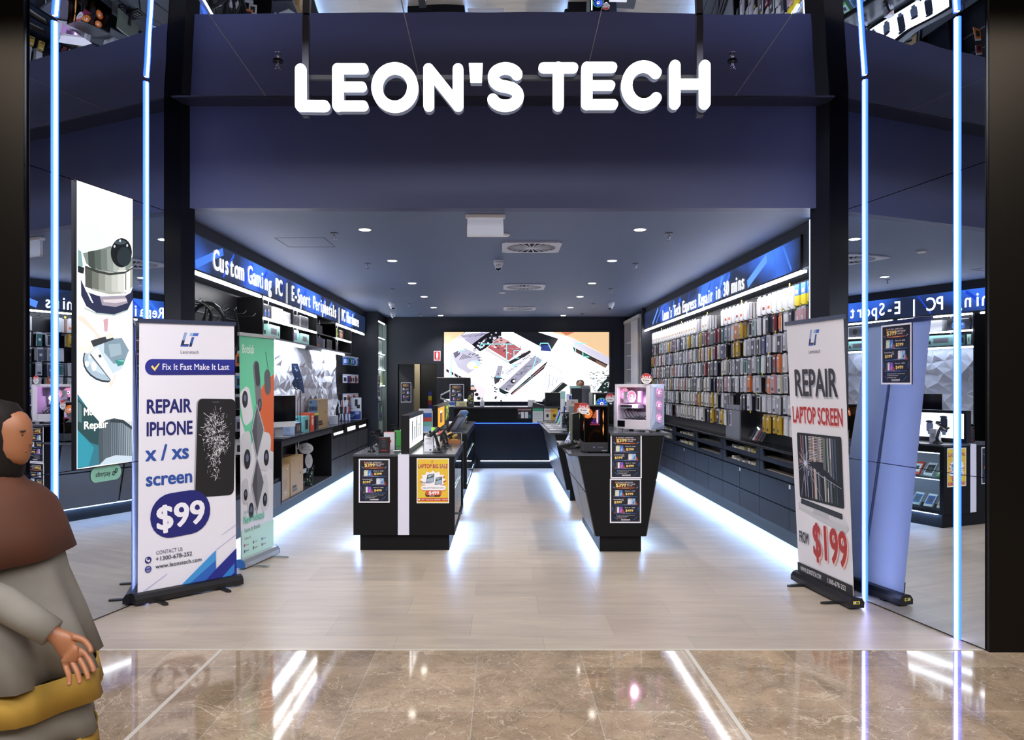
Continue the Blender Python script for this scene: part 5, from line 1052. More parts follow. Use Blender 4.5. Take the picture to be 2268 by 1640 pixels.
# acrylic rack of pens and cables, poster stand
t = thing('accessory_rack', 'clear rack stuffed with small white cable packets, at the back of the left worktop', 'rack', (-2.74, 13.6, .955))
for z in (.0, .13, .24):
    m = MB(); m.box(-.15, .11-z*.4, -.15+z*.3, .15, z, z+.006, ACRYL); m.build('tier', t)
rg = random.Random(12); pk = None
for q in range(34):
    z = (.008, .138, .248)[q % 3]; m = MB(); m.box(-.012, .012, -.004, .004, 0, .12, mat(rg.choice(('eef0f8', 'd8e0f4', 'c33a3a', 'eef0f8', '4a66b8', 'd6d6dc')), .35))
    o = m.build('cable_packet', loc=(-2.74+rg.uniform(-.13, .08-z*.3), 13.6+rg.uniform(-.1+z*.4, .12), .955+z), rot=(rg.uniform(-.15, .15), rg.uniform(-.2, .2), rg.uniform(-.6, .6))); tag(o, 'thin colourful cable packet standing in the clear rack on the left worktop', 'cable packet', 'packets in the clear rack')
carton('counter_card', 'blue and white standing advertising card at the back end of the left worktop', 'card', -2.86, -2.56, 14.0, 14.015, .955, 1.36, 'dfe6f2', None, pic('dfe8f4', ('r', .02, .02, .96, .36, '27418c'), ('r', .1, .12, .4, .03, 'c9d6ee'), ('r', .1, .2, .5, .03, 'c9d6ee'), ('e', .75, .3, .14, .06, 'a9c4ee'), ('r', .62, .62, .16, .3, '1b1d22'), ('r', .72, .52, .2, .16, '2a2d33'), ('r', .1, .6, .3, .04, '6f8ac0'), ('r', .1, .5, .4, .03, '6f8ac0')))
# packets at the back of the left wall and behind the banners
APAL = [[('2f6fd0', 'blue'), ('2f6fd0', 'blue'), ('35a04a', 'green'), ('e4e6ee', 'white')], [('dfe2ee', 'white'), ('2a3f9a', 'dark blue'), ('c03434', 'red'), ('e4e6ee', 'white'), ('d9d6cf', 'beige')], [('e8e8ee', 'white'), ('d8573a', 'orange-red'), ('c9cbd3', 'grey'), ('e8e8ee', 'white')]]
apro = {}
def apack(col, lab, x, y, z, rz, grp):
    if col not in apro:
        m = MB(); m.box(-.04, .04, -.010, .010, -.155, -.03, mat(col, .4)); m.box(-.042, .042, -.003, .003, -.16, -.0, mat('cfd2de', .25)); m.box(-.025, .025, -.0115, -.01, -.13, -.06, mat('22242c' if col != '2f6fd0' else 'bcd4f4', .4)); o = apro[col] = m.build('accessory_packet')
    else: o = apro[col].copy(); C.objects.link(o)
    o.location = (x, y, z); o.rotation_euler = (0, 0, rz); tag(o, lab, 'packet', grp)
for r, z in enumerate((2.115, 1.785, 1.435)):
    for k in range(9):
        c = APAL[r][k % len(APAL[r])]; apack(c[0], f'{c[1]} packet on the {("upper", "middle", "lower")[r]} hooks at the left wall end, {nth(k)} from the front', -2.80+.012*(k % 3), 13.72+k*.115, z, R(25), 'packets at the back of the left wall')
c2 = [('4f93c9', 'denim blue'), ('8f3a36', 'brick red'), ('e9e9ef', 'white'), ('1e2026', 'black'), ('d8772c', 'orange'), ('3f8a4a', 'green'), ('9aa0b8', 'grey')]
for r, z in enumerate((1.95, 1.72, 1.50, 1.27, 1.03)):
    for k in range(4): c = c2[(r*3+k*2) % 7]; apack(c[0], f'{c[1]} packet, {ORD[r]} hook row behind the left banners, {nth(k)} from the front', -2.72-.05*(k % 2), 7.45+k*.26, z, R(20), 'packets behind the left banners')
# coiled cables on the front left hooks
cabm = mat('1d1f22', .28)
for q, (y, rad, dx, w, nm) in enumerate(((6.86, .14, -.06, 4, 'nearest coiled black cable on the left wall hooks'), (7.10, .20, -.04, 5, 'largest coiled black cable on the left wall hooks'), (7.38, .16, -.08, 4, 'coiled black cable just behind the largest coil on the left wall'), (7.66, .17, -.05, 4, 'long narrow coil of grey-black cable, last on the left wall hooks'))):
    t = thing('cable_coil', nm, 'cable', (-2.68+dx, y, 2.35), R((20, -18, 40, 55)[q]), 'coiled cables on the left wall'); rg = random.Random(q)
    m = MB(); pts = []
    for k in range(w*16+1):
        a = R(90+360*k/16); rr_ = rad*(1+.06*math.sin(k*.7+q)); pts.append((rr_*math.cos(a)*(.7 if q > 1 else 1), .012*math.sin(k*.37)+.02*(k/(w*16)-.5), -rad+rr_*math.sin(a)*(1.0 if q < 2 else 1.5)-(.0 if q < 2 else .08)))
    m.tube(pts, .009, cabm, 6); m.build('coil', t)
    m = MB(); m.tube([(-.02, .01, -.02), (-.05, .02, -rad), (-.04+.03*q, .01, -2*rad-.1), (-.05+.02*q, .0, -2*rad-.42)], .009, cabm, 6); m.build('tail', t)
    m = MB(); m.cyl((-.05+.02*q, 0, -2*rad-.50), (-.05+.02*q, 0, -2*rad-.40), .014, mat('2a55b8' if q % 2 else '2a2c30', .4)); m.build('plug', t)
# inside the open cabinet
carton('cardboard_carton', 'shorter brown cardboard carton in the open cabinet, at its front end', 'box', -2.84, -2.625, 9.14, 9.50, .2, .62, 'b59669', pic(None, ('r', .35, .2, .3, .02, 'e4dccb'), ('r', .48, .1, .04, .1, 'e4dccb'), ('r', .25, .3, .45, .3, 'a98a5e'), ('r', .6, .86, .2, .04, 'd6c8aa')))
carton('cardboard_carton', 'taller brown cardboard carton in the open cabinet, beside the wobbler sign', 'box', -2.84, -2.625, 9.56, 10.15, .2, .68, 'b89a6e', mon)
t = thing('repair_sign', 'white oval repair signs on a leaning circuit board in the open cabinet', 'sign', (-2.66, 10.45, .2))
m = MB(); m.T = Matrix.Translation((.0, .12, .0)) @ Matrix.Rotation(R(-24), 4, 'X'); m.box(-.05, .05, -.006, .006, 0, .30, mat('17191d', .4)); rg = random.Random(2)
for k in range(24): a, b = rg.uniform(-.045, .03), rg.uniform(.01, .26); m.box(a, a+rg.uniform(.008, .02), -.014, -.006, b, b+rg.uniform(.008, .03), mat(rg.choice(('3f6a50', 'd9dde2', 'c7c9cf', '23262c', '5a8f78')), .4))
m.build('circuit_board', t)
for nm, x, z, a, b, rt in (('upper_plate', .0, .53, .11, .075, 12), ('lower_plate', .04, .36, .055, .10, 20)):
    m = MB(plane((x, -.02, z), (1, -.25, 0))); m.ell(0, 0, a, b, WHITE, 28); m.add([(a*math.cos(R(k*15)), b*math.sin(R(k*15)), z_) for z_ in (-.003, .0005) for k in range(24)], [tuple(range(24))[::-1]]+[(k, (k+1) % 24, 24+(k+1) % 24, 24+k) for k in range(24)], WHITE)
    if nm == 'upper_plate':
        for k in range(5): m.ln(-.05, .01, -.05+.025*math.cos(R(k*72)), .01+.025*math.sin(R(k*72)), .005, P('2a2c34'))
        m.text('iPhone', -.02, .015, .02, P('9a9ca6'), w=0); m.text('REPAIRS', -.03, -.025, .02, P('9a9ca6'), w=0)
    else:
        for k in range(4): m.rect(-.025, -.04+k*.025, .02, -.034+k*.025, P('c0c2ca'))
    m.build(nm, t)
m = MB(); m.cyl((.02, .0, .27), (.01, -.01, .45), .004, CHROME); m.build('stem', t)
t = thing('charging_cable', 'white looped charging cable standing above the cardboard cartons', 'cable', (-2.72, 10.2, .2)); m = MB()
m.tube([(0, 0, 0), (0, 0, .5), (-.012, 0, .56), (-.012, 0, .68), (.005, 0, .71), (.022, 0, .68), (.022, 0, .58), (.008, 0, .54)], .007, WHITE, 6); m.build('cord', t)

# ------------------------------------------------------------------ goods on the left islands
def holder(label, x, y, z, rz, s=1.0, ring=None):
    t = thing('phone_holder', label, 'phone holder', (x, y, z), rz, 'car phone holders on the left counter'); t.scale = (s, s, s)
    m = MB(); m.lathe([(.042, 0), (.042, .006), (.03, .02), (.018, .03)], (0, 0, 0), PLAS); m.build('suction_base', t, smooth=True)
    m = MB(); m.tube([(0, 0, .025), (.005, 0, .05), (-.012, 0, .11), (-.03, 0, .145)], [.016, .014, .012, .013], PLAS, 8); m.build('arm', t)
    m = MB(); m.T = Matrix.Translation((-.035, 0, .155)) @ Matrix.Rotation(R(-35), 4, 'Y')
    if ring: m.lathe([(.045, -.008), (.05, 0), (.045, .008)], (0, 0, 0), PLAS); m.lathe([(.036, .0085), (.03, .010), (.018, .0095)], (0, 0, 0), mat(ring, .4))
    else:
        m.box(-.05, .05, -.03, .03, -.006, .006, PLAS); m.box(-.052, -.04, -.038, .038, .006, .022, PLAS); m.box(.04, .052, -.034, .034, .006, .022, PLAS); m.box(-.02, .0, -.042, -.03, .0, .02, PLAS); m.box(-.02, 0, .03, .042, 0, .02, PLAS)
    m.build('clamp', t)
Z1 = .931
holder('black phone holder at the front left corner of the nearest left counter', -1.29, 7.62, Z1, R(160)); holder('black phone holder behind the white carton on the nearest left counter', -1.33, 8.28, Z1, R(150), .9); holder('black phone holder farthest back on the left half of the nearest counter', -1.25, 8.75, Z1, R(140), 1.05)
carton('product_box', 'black and red holder box at the front of the nearest left counter', 'box', -1.205, -1.105, 7.52, 7.60, Z1, Z1+.148, '17171b', pic('b5272d', ('r', .1, .4, .8, .4, '7a2a2e')), pic('1a1a1e', ('e', .5, .72, .16, .1, '55575f'), ('e', .5, .72, .12, .07, '1a1a1e'), ('e', .5, .45, .16, .1, '55575f'), ('e', .5, .45, .12, .07, '1a1a1e'), ('r', .25, .12, .12, .07, 'c0282e'), ('r', .45, .12, .12, .07, 'c0282e'), ('r', .65, .12, .12, .07, 'c0282e'), ('r', .3, .88, .4, .04, '9a2a2e')))
carton('product_box', 'white box with a red spot behind the black and red box', 'box', -1.20, -1.09, 7.82, 7.92, Z1, Z1+.18, 'e5e5ec', pic('e3e3ea', ('t', .2, .65, .5, .06, '55575f', 'VMI')), pic(None, ('e', .5, .5, .2, .12, 'c8443c')), top='c23a3a')
carton('product_box', 'bright green holder box on the nearest left counter', 'box', -1.165, -1.085, 8.30, 8.40, Z1, Z1+.165, '4cb04e', pic('57bb58', ('r', .2, .2, .6, .5, '3f9a44')), None)
carton('product_box', 'pale teal box at the back left of the nearest counter', 'box', -1.17, -1.07, 8.72, 8.82, Z1, Z1+.15, '8fd0b8', pic('a5dcc6'), pic(None, ('e', .5, .6, .2, .2, 'f0f0f0')))
m = MB(); m.lathe([(.03, 0), (.045, .008), (.04, .008), (.0, .003)], (-1.04, 7.65, Z1), WHITE); tag(m.build('coaster'), 'small flat white dish beside the light box on the left counter', 'dish')
for k, (y, lab) in enumerate(((7.62, 'white holder box at the front right of the nearest left counter'), (8.02, 'white holder box in the middle of the right counter half'), (8.42, 'white and green holder box at the back of the right counter half'))):
    carton('product_box', lab, 'box', -.77, -.68, y, y+.08, Z1, Z1+.156, 'dedee8', pic('e6e6ee', ('r', .2, .3, .5, .4, '8fb84a' if k == 2 else 'b4b4c0')), pic('dddde8', ('r', .15, .8, .6, .05, '8a8c9a'), ('r', .15, .6, .7, .03, 'b0b2c0'), ('r', .15, .5, .7, .03, 'b0b2c0'), ('r', .6, .08, .2, .1, '4a4c58')))
holder('tall black phone holder in front of the nearest white holder box', -.63, 7.56, Z1, R(30), 1.25); holder('black phone holder with a red ring by the middle white box', -.60, 7.98, Z1, R(20), 1.05, 'c8402e'); holder('black phone holder by the white and green box', -.60, 8.36, Z1, R(25), 1.1)
carton('product_box', 'lime green slim box behind the light box on the right counter half', 'box', -.80, -.72, 8.72, 8.80, Z1, Z1+.18, '8fd13e', None, pic(None, ('r', .3, .1, .4, .6, 'd6e8c0')))
t = thing('wooden_tray', 'small wooden tray of dark gadgets at the back right of the nearest left counter', 'tray', (-.56, 8.72, Z1)); wd = mat('a86c3e', .5, noise=.2, scale=20)
m = MB(); m.box(-.09, .09, -.07, .07, 0, .012, wd); m.box(-.09, .09, -.07, -.06, .012, .04, wd); m.box(-.09, .09, .06, .07, .012, .04, wd); m.box(-.09, -.08, -.06, .06, .012, .04, wd); m.box(.08, .09, -.06, .06, .012, .04, wd); m.build('tray_body', t)
rg = random.Random(9)
for k in range(8): m = MB(); m.box(-.03, .03, -.012, .012, 0, .018, mat(rg.choice(('17181c', '26282e', '14151a', 'c9a25a')), .3)); o = m.build('gadget', loc=(-.56+rg.uniform(-.04, .04), 8.72+rg.uniform(-.03, .03), Z1+.02+.012*k), rot=(rg.uniform(-.5, .5), rg.uniform(-.7, .7), rg.uniform(0, 3))); tag(o, 'small dark gadget lying in the wooden tray on the left counter', 'gadget', 'gadgets in the wooden tray')
carton('price_card', 'white-framed dark card standing behind the wooden tray', 'card', -.69, -.46, 8.86, 8.868, Z1, Z1+.11, 'd9d9e0', None, pic('26282f', ('r', .1, .2, .3, .5, '3b3e48'), ('r', .5, .3, .4, .3, '4a4640')))
CP = [('e8e6e2', 'white', 'e0702a'), ('e6543a', 'red', 'f2f2f2'), ('5fb84e', 'green', 'f2f2f2'), ('f0f0f2', 'white and blue', '3a62b4'), ('ee8a2c', 'orange', 'f4f4f4'), ('e9e9ee', 'white and black', '2a2c32'), ('d8e4ec', 'pale blue', '2f6aa8')]
for isl, (y0, n, xr) in enumerate(((7.47, 9, -.45), (10.75, 14, -.48))):
    for r, z in enumerate((.198, .555)):
        for k in range(n):
            c = CP[(k*3+r*2+isl) % 7]; m = MB(); m.box(-.012, .012, -.055, .055, 0, .17, mat(c[0], .4)); m.box(.012, .0128, -.045, .045, .03, .14, mat(c[2], .4)); m.box(.0128, .0134, -.02, .02, .06, .11, mat('4a4c52', .4))
            o = m.build('accessory_box', loc=(xr-.12, y0+k*.165, z+.004), rot=(0, R(-38), 0)); tag(o, f'{c[1]} accessory box leaning on the {("lower", "upper")[r]} glass-case shelf of the {("nearest", "farther")[isl]} left counter, {nth(k)} from the front', 'box', 'boxes in the left glass cases')
            if len(o['label'].split()) > 16: o['label'] = f'{c[1]} box on the {("lower", "upper")[r]} case shelf, {("nearest", "farther")[isl]} left counter, {nth(k)} from front'
# farther left island: rack and leaning boxes
t = thing('brochure_rack', 'white brochure rack between the two left counters', 'rack', (-1.06, 10.68, .931))
m = MB(); m.box(-.10, .10, .06, .07, 0, .33, WHITE); m.box(-.10, .10, -.05, .06, 0, .01, WHITE); m.box(-.1, -.094, -.05, .06, 0, .3, WHITE); m.box(.094, .1, -.05, .06, 0, .3, WHITE); m.build('stand', t)
for k, c in enumerate(('3f68b4', 'c44a3a', '68b49a', '8fb4d8')): m = MB(); m.box(-.085, .085, .03-k*.018, .034-k*.018, .012, .27-.06*k, mat(c, .4)); m.build('brochure', t)
for k, (x, y, h, c, f, lab) in enumerate(((-.63, 11.0, .27, '202127', 'aaa7b4', 'black-edged grey box leaning at the front of the farther left counter'), (-.62, 11.45, .32, '3d78b4', '3d7fc0', 'blue tablet box leaning on the farther left counter'), (-.60, 11.75, .22, 'b9cfc4', 'c9b9a8', 'pale green and tan box leaning beside the blue tablet box'), (-.66, 12.3, .30, 'c9c6c4', 'bdb9b4', 'grey tablet box leaning behind the blue one on the farther left counter'))):
    m = MB(); m.box(-.02, .02, -.13, .13, 0, h, mat(c, .4)); m.box(.02, .0206, -.12, .12, .02, h-.02, mat(f, .4)); m.box(.0206, .0212, -.06, .08, .06, h-.08, mat(('d5d2dc', '7fb4e0', 'd8d2c4', 'd2cfc9')[k], .4)); o = m.build('tablet_box', loc=(x-.1, y, .933), rot=(0, R(35), R(-18))); tag(o, lab, 'box', 'leaning boxes on the farther left counter')
holder('black phone holder at the back of the farther left counter', -.6, 13.3, .931, R(40), 1.0)
# ------------------------------------------------------------------ right counters: computers
def fan(t, T, r, ring, glow, s, blades=9, nm='fan'):
    m = MB(T); n = 24
    m.tube([(r*math.cos(2*math.pi*k/n), r*math.sin(2*math.pi*k/n), 0) for k in range(n)], r*.09, mat(ring, .4), 6, True); f = m.build(nm, t)
    m = MB(T)
    for k in range(blades):
        a = 2*math.pi*k/blades
        m.add([(r*.3*math.cos(a), r*.3*math.sin(a), .004), (r*.92*math.cos(a+.12), r*.92*math.sin(a+.12), .008), (r*.92*math.cos(a+.62), r*.92*math.sin(a+.62), -.006), (r*.3*math.cos(a+.5), r*.3*math.sin(a+.5), -.004)], [(0, 1, 2, 3)], E(glow, s))
    m.build('blades', f)
    m = MB(T); m.lathe([(r*.95, -.0105), (0, -.010)], (0, 0, 0), E(glow, s*.45)); m.build('glow_disc', f)
    m = MB(T); m.lathe([(.0, .009), (r*.26, .008), (r*.3, -.006)], (0, 0, 0), E('fff0ea', s*1.6)); m.lathe([(0, .0105), (r*.15, .010)], (0, 0, 0), mat('2a1420', .4)); m.build('hub', f)
WC = mat('e6e0e9', .4, name='white_case_steel'); PINK = mat('e9d3e4', .45)
t = thing('gaming_computer', 'white gaming computer with pink glowing fans on the upper level of the right sales counter', 'computer', (1.436, 7.42, 1.137), R(-46))
L_, Wd, H_ = .425, .24, .445; zf = .022                    # front edge at the origin; side glass towards -y; front towards +x
def lb(m, x0, x1, y0, y1, z0, z1, mm): m.box(-L_+x0, -L_+x1, y0, y1, zf+z0, zf+z1, mm)
m = MB(); lb(m, 0, L_, .004, Wd, 0, .012, WC); lb(m, 0, L_, 0, Wd, H_-.014, H_, WC); lb(m, 0, L_, Wd-.012, Wd, .012, H_-.014, WC); lb(m, 0, .014, .004, Wd, .012, H_, WC); lb(m, L_-.05, L_-.004, .0, .02, .012, H_, WC); lb(m, 0, .03, 0, .012, .012, H_, WC); lb(m, .03, L_-.05, 0, .012, H_-.03, H_-.014, WC); m.build('case_frame', t, bev=.002)
m = MB(); lb(m, .014, L_-.02, .14, .146, .10, H_-.016, PINK); lb(m, .0141, .017, .02, .14, .1, H_-.02, PINK); m.build('inner_tray', t)
m = MB(); lb(m, .014, L_-.01, .004, Wd-.012, .012, .09, WC); lb(m, .03, .12, .002, .004, .02, .08, mat('0d0f14', .15)); m.build('power_supply_cover', t)
m = MB(); lb(m, .03, L_-.05, .004, .008, .092, H_-.03, GLASS); m.build('side_glass', t)
m = MB(); lb(m, .05, .30, .132, .139, .17, .41, mat('5a4c58', .4)); lb(m, .24, .30, .12, .131, .22, .38, mat('32303a', .4)); lb(m, .26, .34, .128, .1385, .3, .40, mat('3a3540', .4)); m.build('motherboard', t)
m = MB(); lb(m, .045, .26, .03, .13, .205, .245, mat('d9d3dc', .4)); lb(m, .05, .19, .026, .03, .215, .235, mat('2a2a30', .3)); m.build('graphics_card', t)
m = MB(); lb(m, .07, .145, .05, .13, .26, .37, mat('cfcfd8', .35, .3)); m.build('cpu_cooler', t)
m = MB()
for q in range(4): lb(m, .205+q*.012, .212+q*.012, .10, .131, .265, .375, E(('ff9ad8', 'ffe9c0', 'c8ffd8', 'ff70e8')[q], 1.6))
m.build('memory_module', t)
TS = lambda x, z, y: Matrix.Translation((-L_+x, y, zf+z)) @ Matrix.Rotation(R(90), 4, 'X')
TXm = lambda y, z, x: Matrix.Translation((-L_+x, y, zf+z)) @ Matrix.Rotation(R(90), 4, 'Y')
fan(t, TS(.06, .345, .075), .055, 'f3d4e6', 'ff8fc4', 1.3); fan(t, TS(.17, .325, .045), .052, 'f3d4e6', 'ff8aa8', 1.4)
m = MB(); lb(m, .06, .12, .02, .10, H_-.022, H_-.016, E('ffcf9a', 1.4)); lb(m, .14, .2, .02, .10, H_-.022, H_-.016, E('ffb0e0', 1.4)); lb(m, .22, .3, .02, .1, H_-.022, H_-.016, E('9affc8', 1.2)); m.build('top_light', t)
l = bpy.data.lights.new('case_glow', 'POINT'); l.energy = 3.0; l.color = (1, .45, .8); l.shadow_soft_size = .03; o = bpy.data.objects.new('case_glow', l); C.objects.link(o); o.parent = t; o.location = (-.2, .02, .30)
m = MB()
for q in range(5): x = -L_+.09+q*.035; m.tube([(x, .12, zf+.21-.0*q), (x-.01, .05, zf+.18), (x+.03+.01*q, .04, zf+.12), (x+.09, .07, zf+.095), (x+.11, .1, zf+.13)], .005, PLAS, 6)
m.build('cable_bundle', t)
m = MB(); BF = mat('c3cfee', .35); y0, y1 = .006, Wd-.002
pts = [(0, y0, zf), (0, y1, zf), (0, y1, zf+H_), (0, y0, zf+H_), (.018, y0+.05, zf+.08), (.018, y1-.03, zf+.04), (.018, y1-.03, zf+H_-.05), (.018, y0+.03, zf+H_-.03), (.018, y0+.05, zf+.25)]
m.add(pts, [(0, 4, 5, 1), (1, 5, 6, 2), (2, 6, 7, 3), (0, 3, 7, 8), (0, 8, 4), (4, 8, 7, 6, 5)], BF); m.build('front_panel', t)
m = MB(); m.add([(.0195, .07, zf+.10), (.0195, .17, zf+.10), (.0195, .19, zf+.40), (.0195, .06, zf+.40)], [(0, 1, 2, 3)], mat('dcbbe6', .4)); m.build('mesh_insert', t)
for z in (.36, .235, .11): fan(t, TXm(.12, z, L_+.021), .045, 'e0b6e0', 'f4a2d4', .7, 7)
for x in (.05, L_-.05):
    for y in (.03, Wd-.03): m = MB(); m.box(-L_+x-.02, -L_+x+.02, y-.012, y+.012, 0, zf, mat('c9c5cf', .4)); m.build('foot', t)
# black tower with smoked glass
t = thing('gaming_computer', 'black gaming computer with smoked glass and orange fan glow, on the right sales counter', 'computer', (.792, 7.375, .941))
Wd, D, H_ = .235, .40, .455
m = MB(); m.box(0, Wd, 0, D, .012, .10, mat('2b2c33', .35)); m.build('base_panel', t, bev=.003)
m = MB(); m.box(0, Wd, 0, D, H_-.012, H_, BLACKM); m.box(Wd-.006, Wd, 0, D, .1, H_-.012, BLACKM); m.box(0, Wd, D-.008, D, .1, H_-.012, BLACKM); m.box(0, .006, .0, .006, .1, H_-.012, BLACKM); m.build('case_frame', t)
m = MB(); m.box(.006, Wd-.006, .0, .004, .1, H_-.012, SMOKE); m.build('front_glass', t)
m = MB(); m.box(0.0, .004, .006, D-.008, .1, H_-.012, SMOKE); m.build('side_glass', t)
m = MB(); m.box(.02, Wd-.01, .18, .19, .11, H_-.02, mat('14141a', .4)); m.build('inner_tray', t)
fan(t, Matrix.Translation((.05, .10, .375)) @ Matrix.Rotation(R(75), 4, 'X') @ Matrix.Rotation(R(-25), 4, 'Y'), .052, 'ffb070', 'ffab5e', 3.2); fan(t, Matrix.Translation((.03, .25, .375)) @ Matrix.Rotation(R(-90), 4, 'Y'), .05, 'ffb070', 'ffab5e', 3.0); fan(t, Matrix.Translation((.03, .25, .25)) @ Matrix.Rotation(R(-90), 4, 'Y'), .05, 'ffb070', 'ff9d4e', 2.6)
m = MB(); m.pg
m.add([(.085, .12, .335), (.13, .12, .41), (.15, .12, .40), (.145, .12, .345), (.12, .12, .325)], [(0, 1, 2, 3, 4)], E('ff9c70', 1.6)); m.build('fan_reflection_blade', t).name = 'fan_reflection_shape'  # glowing polygon that imitates the fan's reflection behind the glass
m = MB(); m.box(.135, .150, .11, .13, .28, .41, E('f4ecff', 4)); m.box(.155, .162, .11, .13, .29, .42, E('4a5ad0', 1.5)); m.build('memory_module', t)
m = MB(); m.box(.075, .165, .10, .16, .262, .275, E('d05a8a', 1.2)); m.tube([(.09, .11, .28), (.11, .105, .32), (.13, .11, .30)], .005, E('8a4af0', 2), 6); m.tube([(.08, .11, .29), (.10, .105, .285), (.14, .11, .285)], .004, E('a05af0', 2), 6); m.build('graphics_card', t)
m = MB()
for z0, z1 in ((.29, .41), (.165, .28)): m.prism([(.185, (z0+z1)/2), (.191, z0), (.198, (z0+z1)/2), (.191, z1)], .05, .06, E('ffc27a', 4), 'y')
m.build('light_strip', t)
m = MB(); m.tube([(.06, .09, .11), (.07, .08, .17), (.11, .08, .21), (.16, .09, .20)], .012, mat('8a6a4a', .4), 8); m.build('cable_bundle', t)
m = MB(plane((0, -.0008, 0), (1, 0, 0))); m.z = .0; m.ell(.095, .055, .007, .007, E('f4f4ff', 3)); m.ell(.095, .055, .010, .010, mat('5a5c8a', .3)); 
for k in range(3): m.rect(.135+k*.018, .05, .145+k*.018, .058, P('6c6e78'))
m.text('MONTECH', .17, .02, .007, P('cfcfd6'), w=1); m.build('button_strip', t)
for x in (.03, Wd-.03):
    for y in (.03, D-.03): m = MB(); m.cyl((x, y, 0), (x, y, .012), .012, PLAS); m.build('foot', t)
# darker tower behind
t = thing('gaming_computer', 'dark computer tower with a rainbow-lit fan, behind the white gaming computer', 'computer', (1.01, 8.5, 1.137))
m = MB(); m.box(0, .32, .02, .38, .012, .37, mat('17181f', .35)); m.build('case_frame', t, bev=.003); m = MB(); m.box(.01, .23, .012, .016, .03, .355, SMOKE); m.build('front_glass', t)
m = MB(); m.box(.235, .32, .012, .019, .02, .36, mat('20263a', .3)); m.build('front_panel', t)
fan(t, Matrix.Translation((.10, .008, .25)) @ Matrix.Rotation(R(90), 4, 'X'), .06, '3fae8a', '3f6af0', .9); m = MB(); m.box(.015, .03, .009, .011, .2, .35, E('d8ffe0', 2)); m.build('light_strip', t); m = MB(); m.lathe([(0, -.004), (.012, -.003), (.014, 0)], (0, 0, 0), E('e8f0ff', 2)); f = m.build('power_button', t, loc=(.2, .01, .25))
for x in (.04, .28): m = MB(); m.box(x-.02, x+.02, .05, .35, 0, .012, PLAS); m.build('foot', t)
carton('computer_case_carton', 'plain white upright carton half hidden behind the white gaming computer', 'box', 1.22, 1.42, 8.15, 8.35, 1.137, 1.48, 'e4e4ea')
# sale tags
def sale(label, x, y, z, r=.052, rz=0):
    t = thing('sale_tag', label, 'price tag', (x, y, z), rz, 'round SALE tags'); T = plane((0, 0, r), (1, 0, 0))
    m = MB(T); m.add([(r*math.cos(R(k*12)), r*math.sin(R(k*12)), q) for q in (-.0012, 0) for k in range(30)], [tuple(range(30))[::-1], tuple(range(30, 60))]+[(k, (k+1) % 30, 30+(k+1) % 30, 30+k) for k in range(30)], mat('ece9ec', .4)); m.build('disc', t)
    m = MB(T); m.ell(0, 0, r*.98, r*.98, P('c02c30'), 24, 0, 180); m.text('SALE', 0, r*.1, r*.42, P('f2ecec'), w=2, al='C', fit=r*1.6); m.text('$', -r*.65, -r*.45, r*.36, P('b0302f'), w=1); m.rect(-r*.25, -r*.4, r*.5, -r*.24, P('6a6a72')); m.rect(-r*.3, -r*.72, r*.4, -r*.62, P('b9b9c2')); m.build('printed_face', t)
    m = MB(); m.box(-.012, .012, .0008, .006, -.015, .02, ACRYL); m.build('clip', t)
sale('red and white SALE tag on top of the white gaming computer', 1.405, 7.445, 1.137+.467); sale('red and white SALE tag on the top front corner of the black gaming computer', .79, 7.36, 1.315, .054); sale('tilted red SALE tag on the dark tower behind the white computer', 1.20, 8.49, 1.40, .05)
# keypad, mouse, pad, tablet
t = thing('telephone', 'black desk telephone keypad on the lower right counter beside the black computer', 'telephone', (.69, 8.05, .9405), R(-10))
m = MB(); m.prism([(-.10, 0), (.10, 0), (.10, .055), (-.10, .022)], -.07, .07, PLAS, 'y'); m.build('body', t, bev=.004); m = MB()
for i in range(4):
    for j in range(3): m.T = Matrix.Translation((-.06+i*.035, -.035+j*.035, .036+.0056*i)) @ Matrix.Rotation(R(-9), 4, 'Y'); m.box(-.012, .012, -.012, .012, 0, .006, mat('4c4d52', .4))
m.T = None; m.build('key_block', t); m = MB(); m.tube([(.10, .05, .04), (.14, .03, .02), (.12, -.02, .03), (.16, -.05, .01), (.2, .0, .01)], .004, PLAS, 6); m.build('cord', t)
m = MB(); m.box(.69, .92, 7.80, 7.98, .9402, .943, mat('25262b', .6)); tag(m.build('mouse_pad'), 'dark mouse pad in front of the desk telephone on the lower right counter', 'mouse pad')
t = thing('computer_mouse', 'black computer mouse on the dark mouse pad', 'mouse', (.76, 7.89, .943))
m = MB(); m.lathe([(.03, 0), (.034, .012), (.026, .028), (.0, .035)], (0, 0, 0), PLAS, 16, 1.6, 1); m.build('shell', t, smooth=True); m = MB(); m.box(-.03, -.01, -.003, .003, .030, .036, GREY); m.build('scroll_wheel', t)
carton('tablet', 'leaning tablet with coloured tiles on the screen, behind the desk telephone', 'tablet', .72, .735, 8.32, 8.5, .945, 1.13, 'd9d9e0', None, None).rotation_euler = (0, R(28), R(20))
m = MB(); m.T = None
def tiles(m):
    m.rect(.01, .01, .17, .175, P('dfe4f4'))
    for k in range(12): m.rect(.02+.05*(k % 3), .02+.038*(k//3), .055+.05*(k % 3), .045+.038*(k//3), P(('3f6ad0', 'd0605a', '4ab0d8', 'e8e8f0', '6a5ad0', 'e0a0a0')[k % 6]))
o = [x for x in bpy.data.objects if x.get('label', '').startswith('leaning tablet')][0]
m = MB(plane((-.0076, .09, 0), (0, -1, 0))); tiles(m); m.build('screen', o)
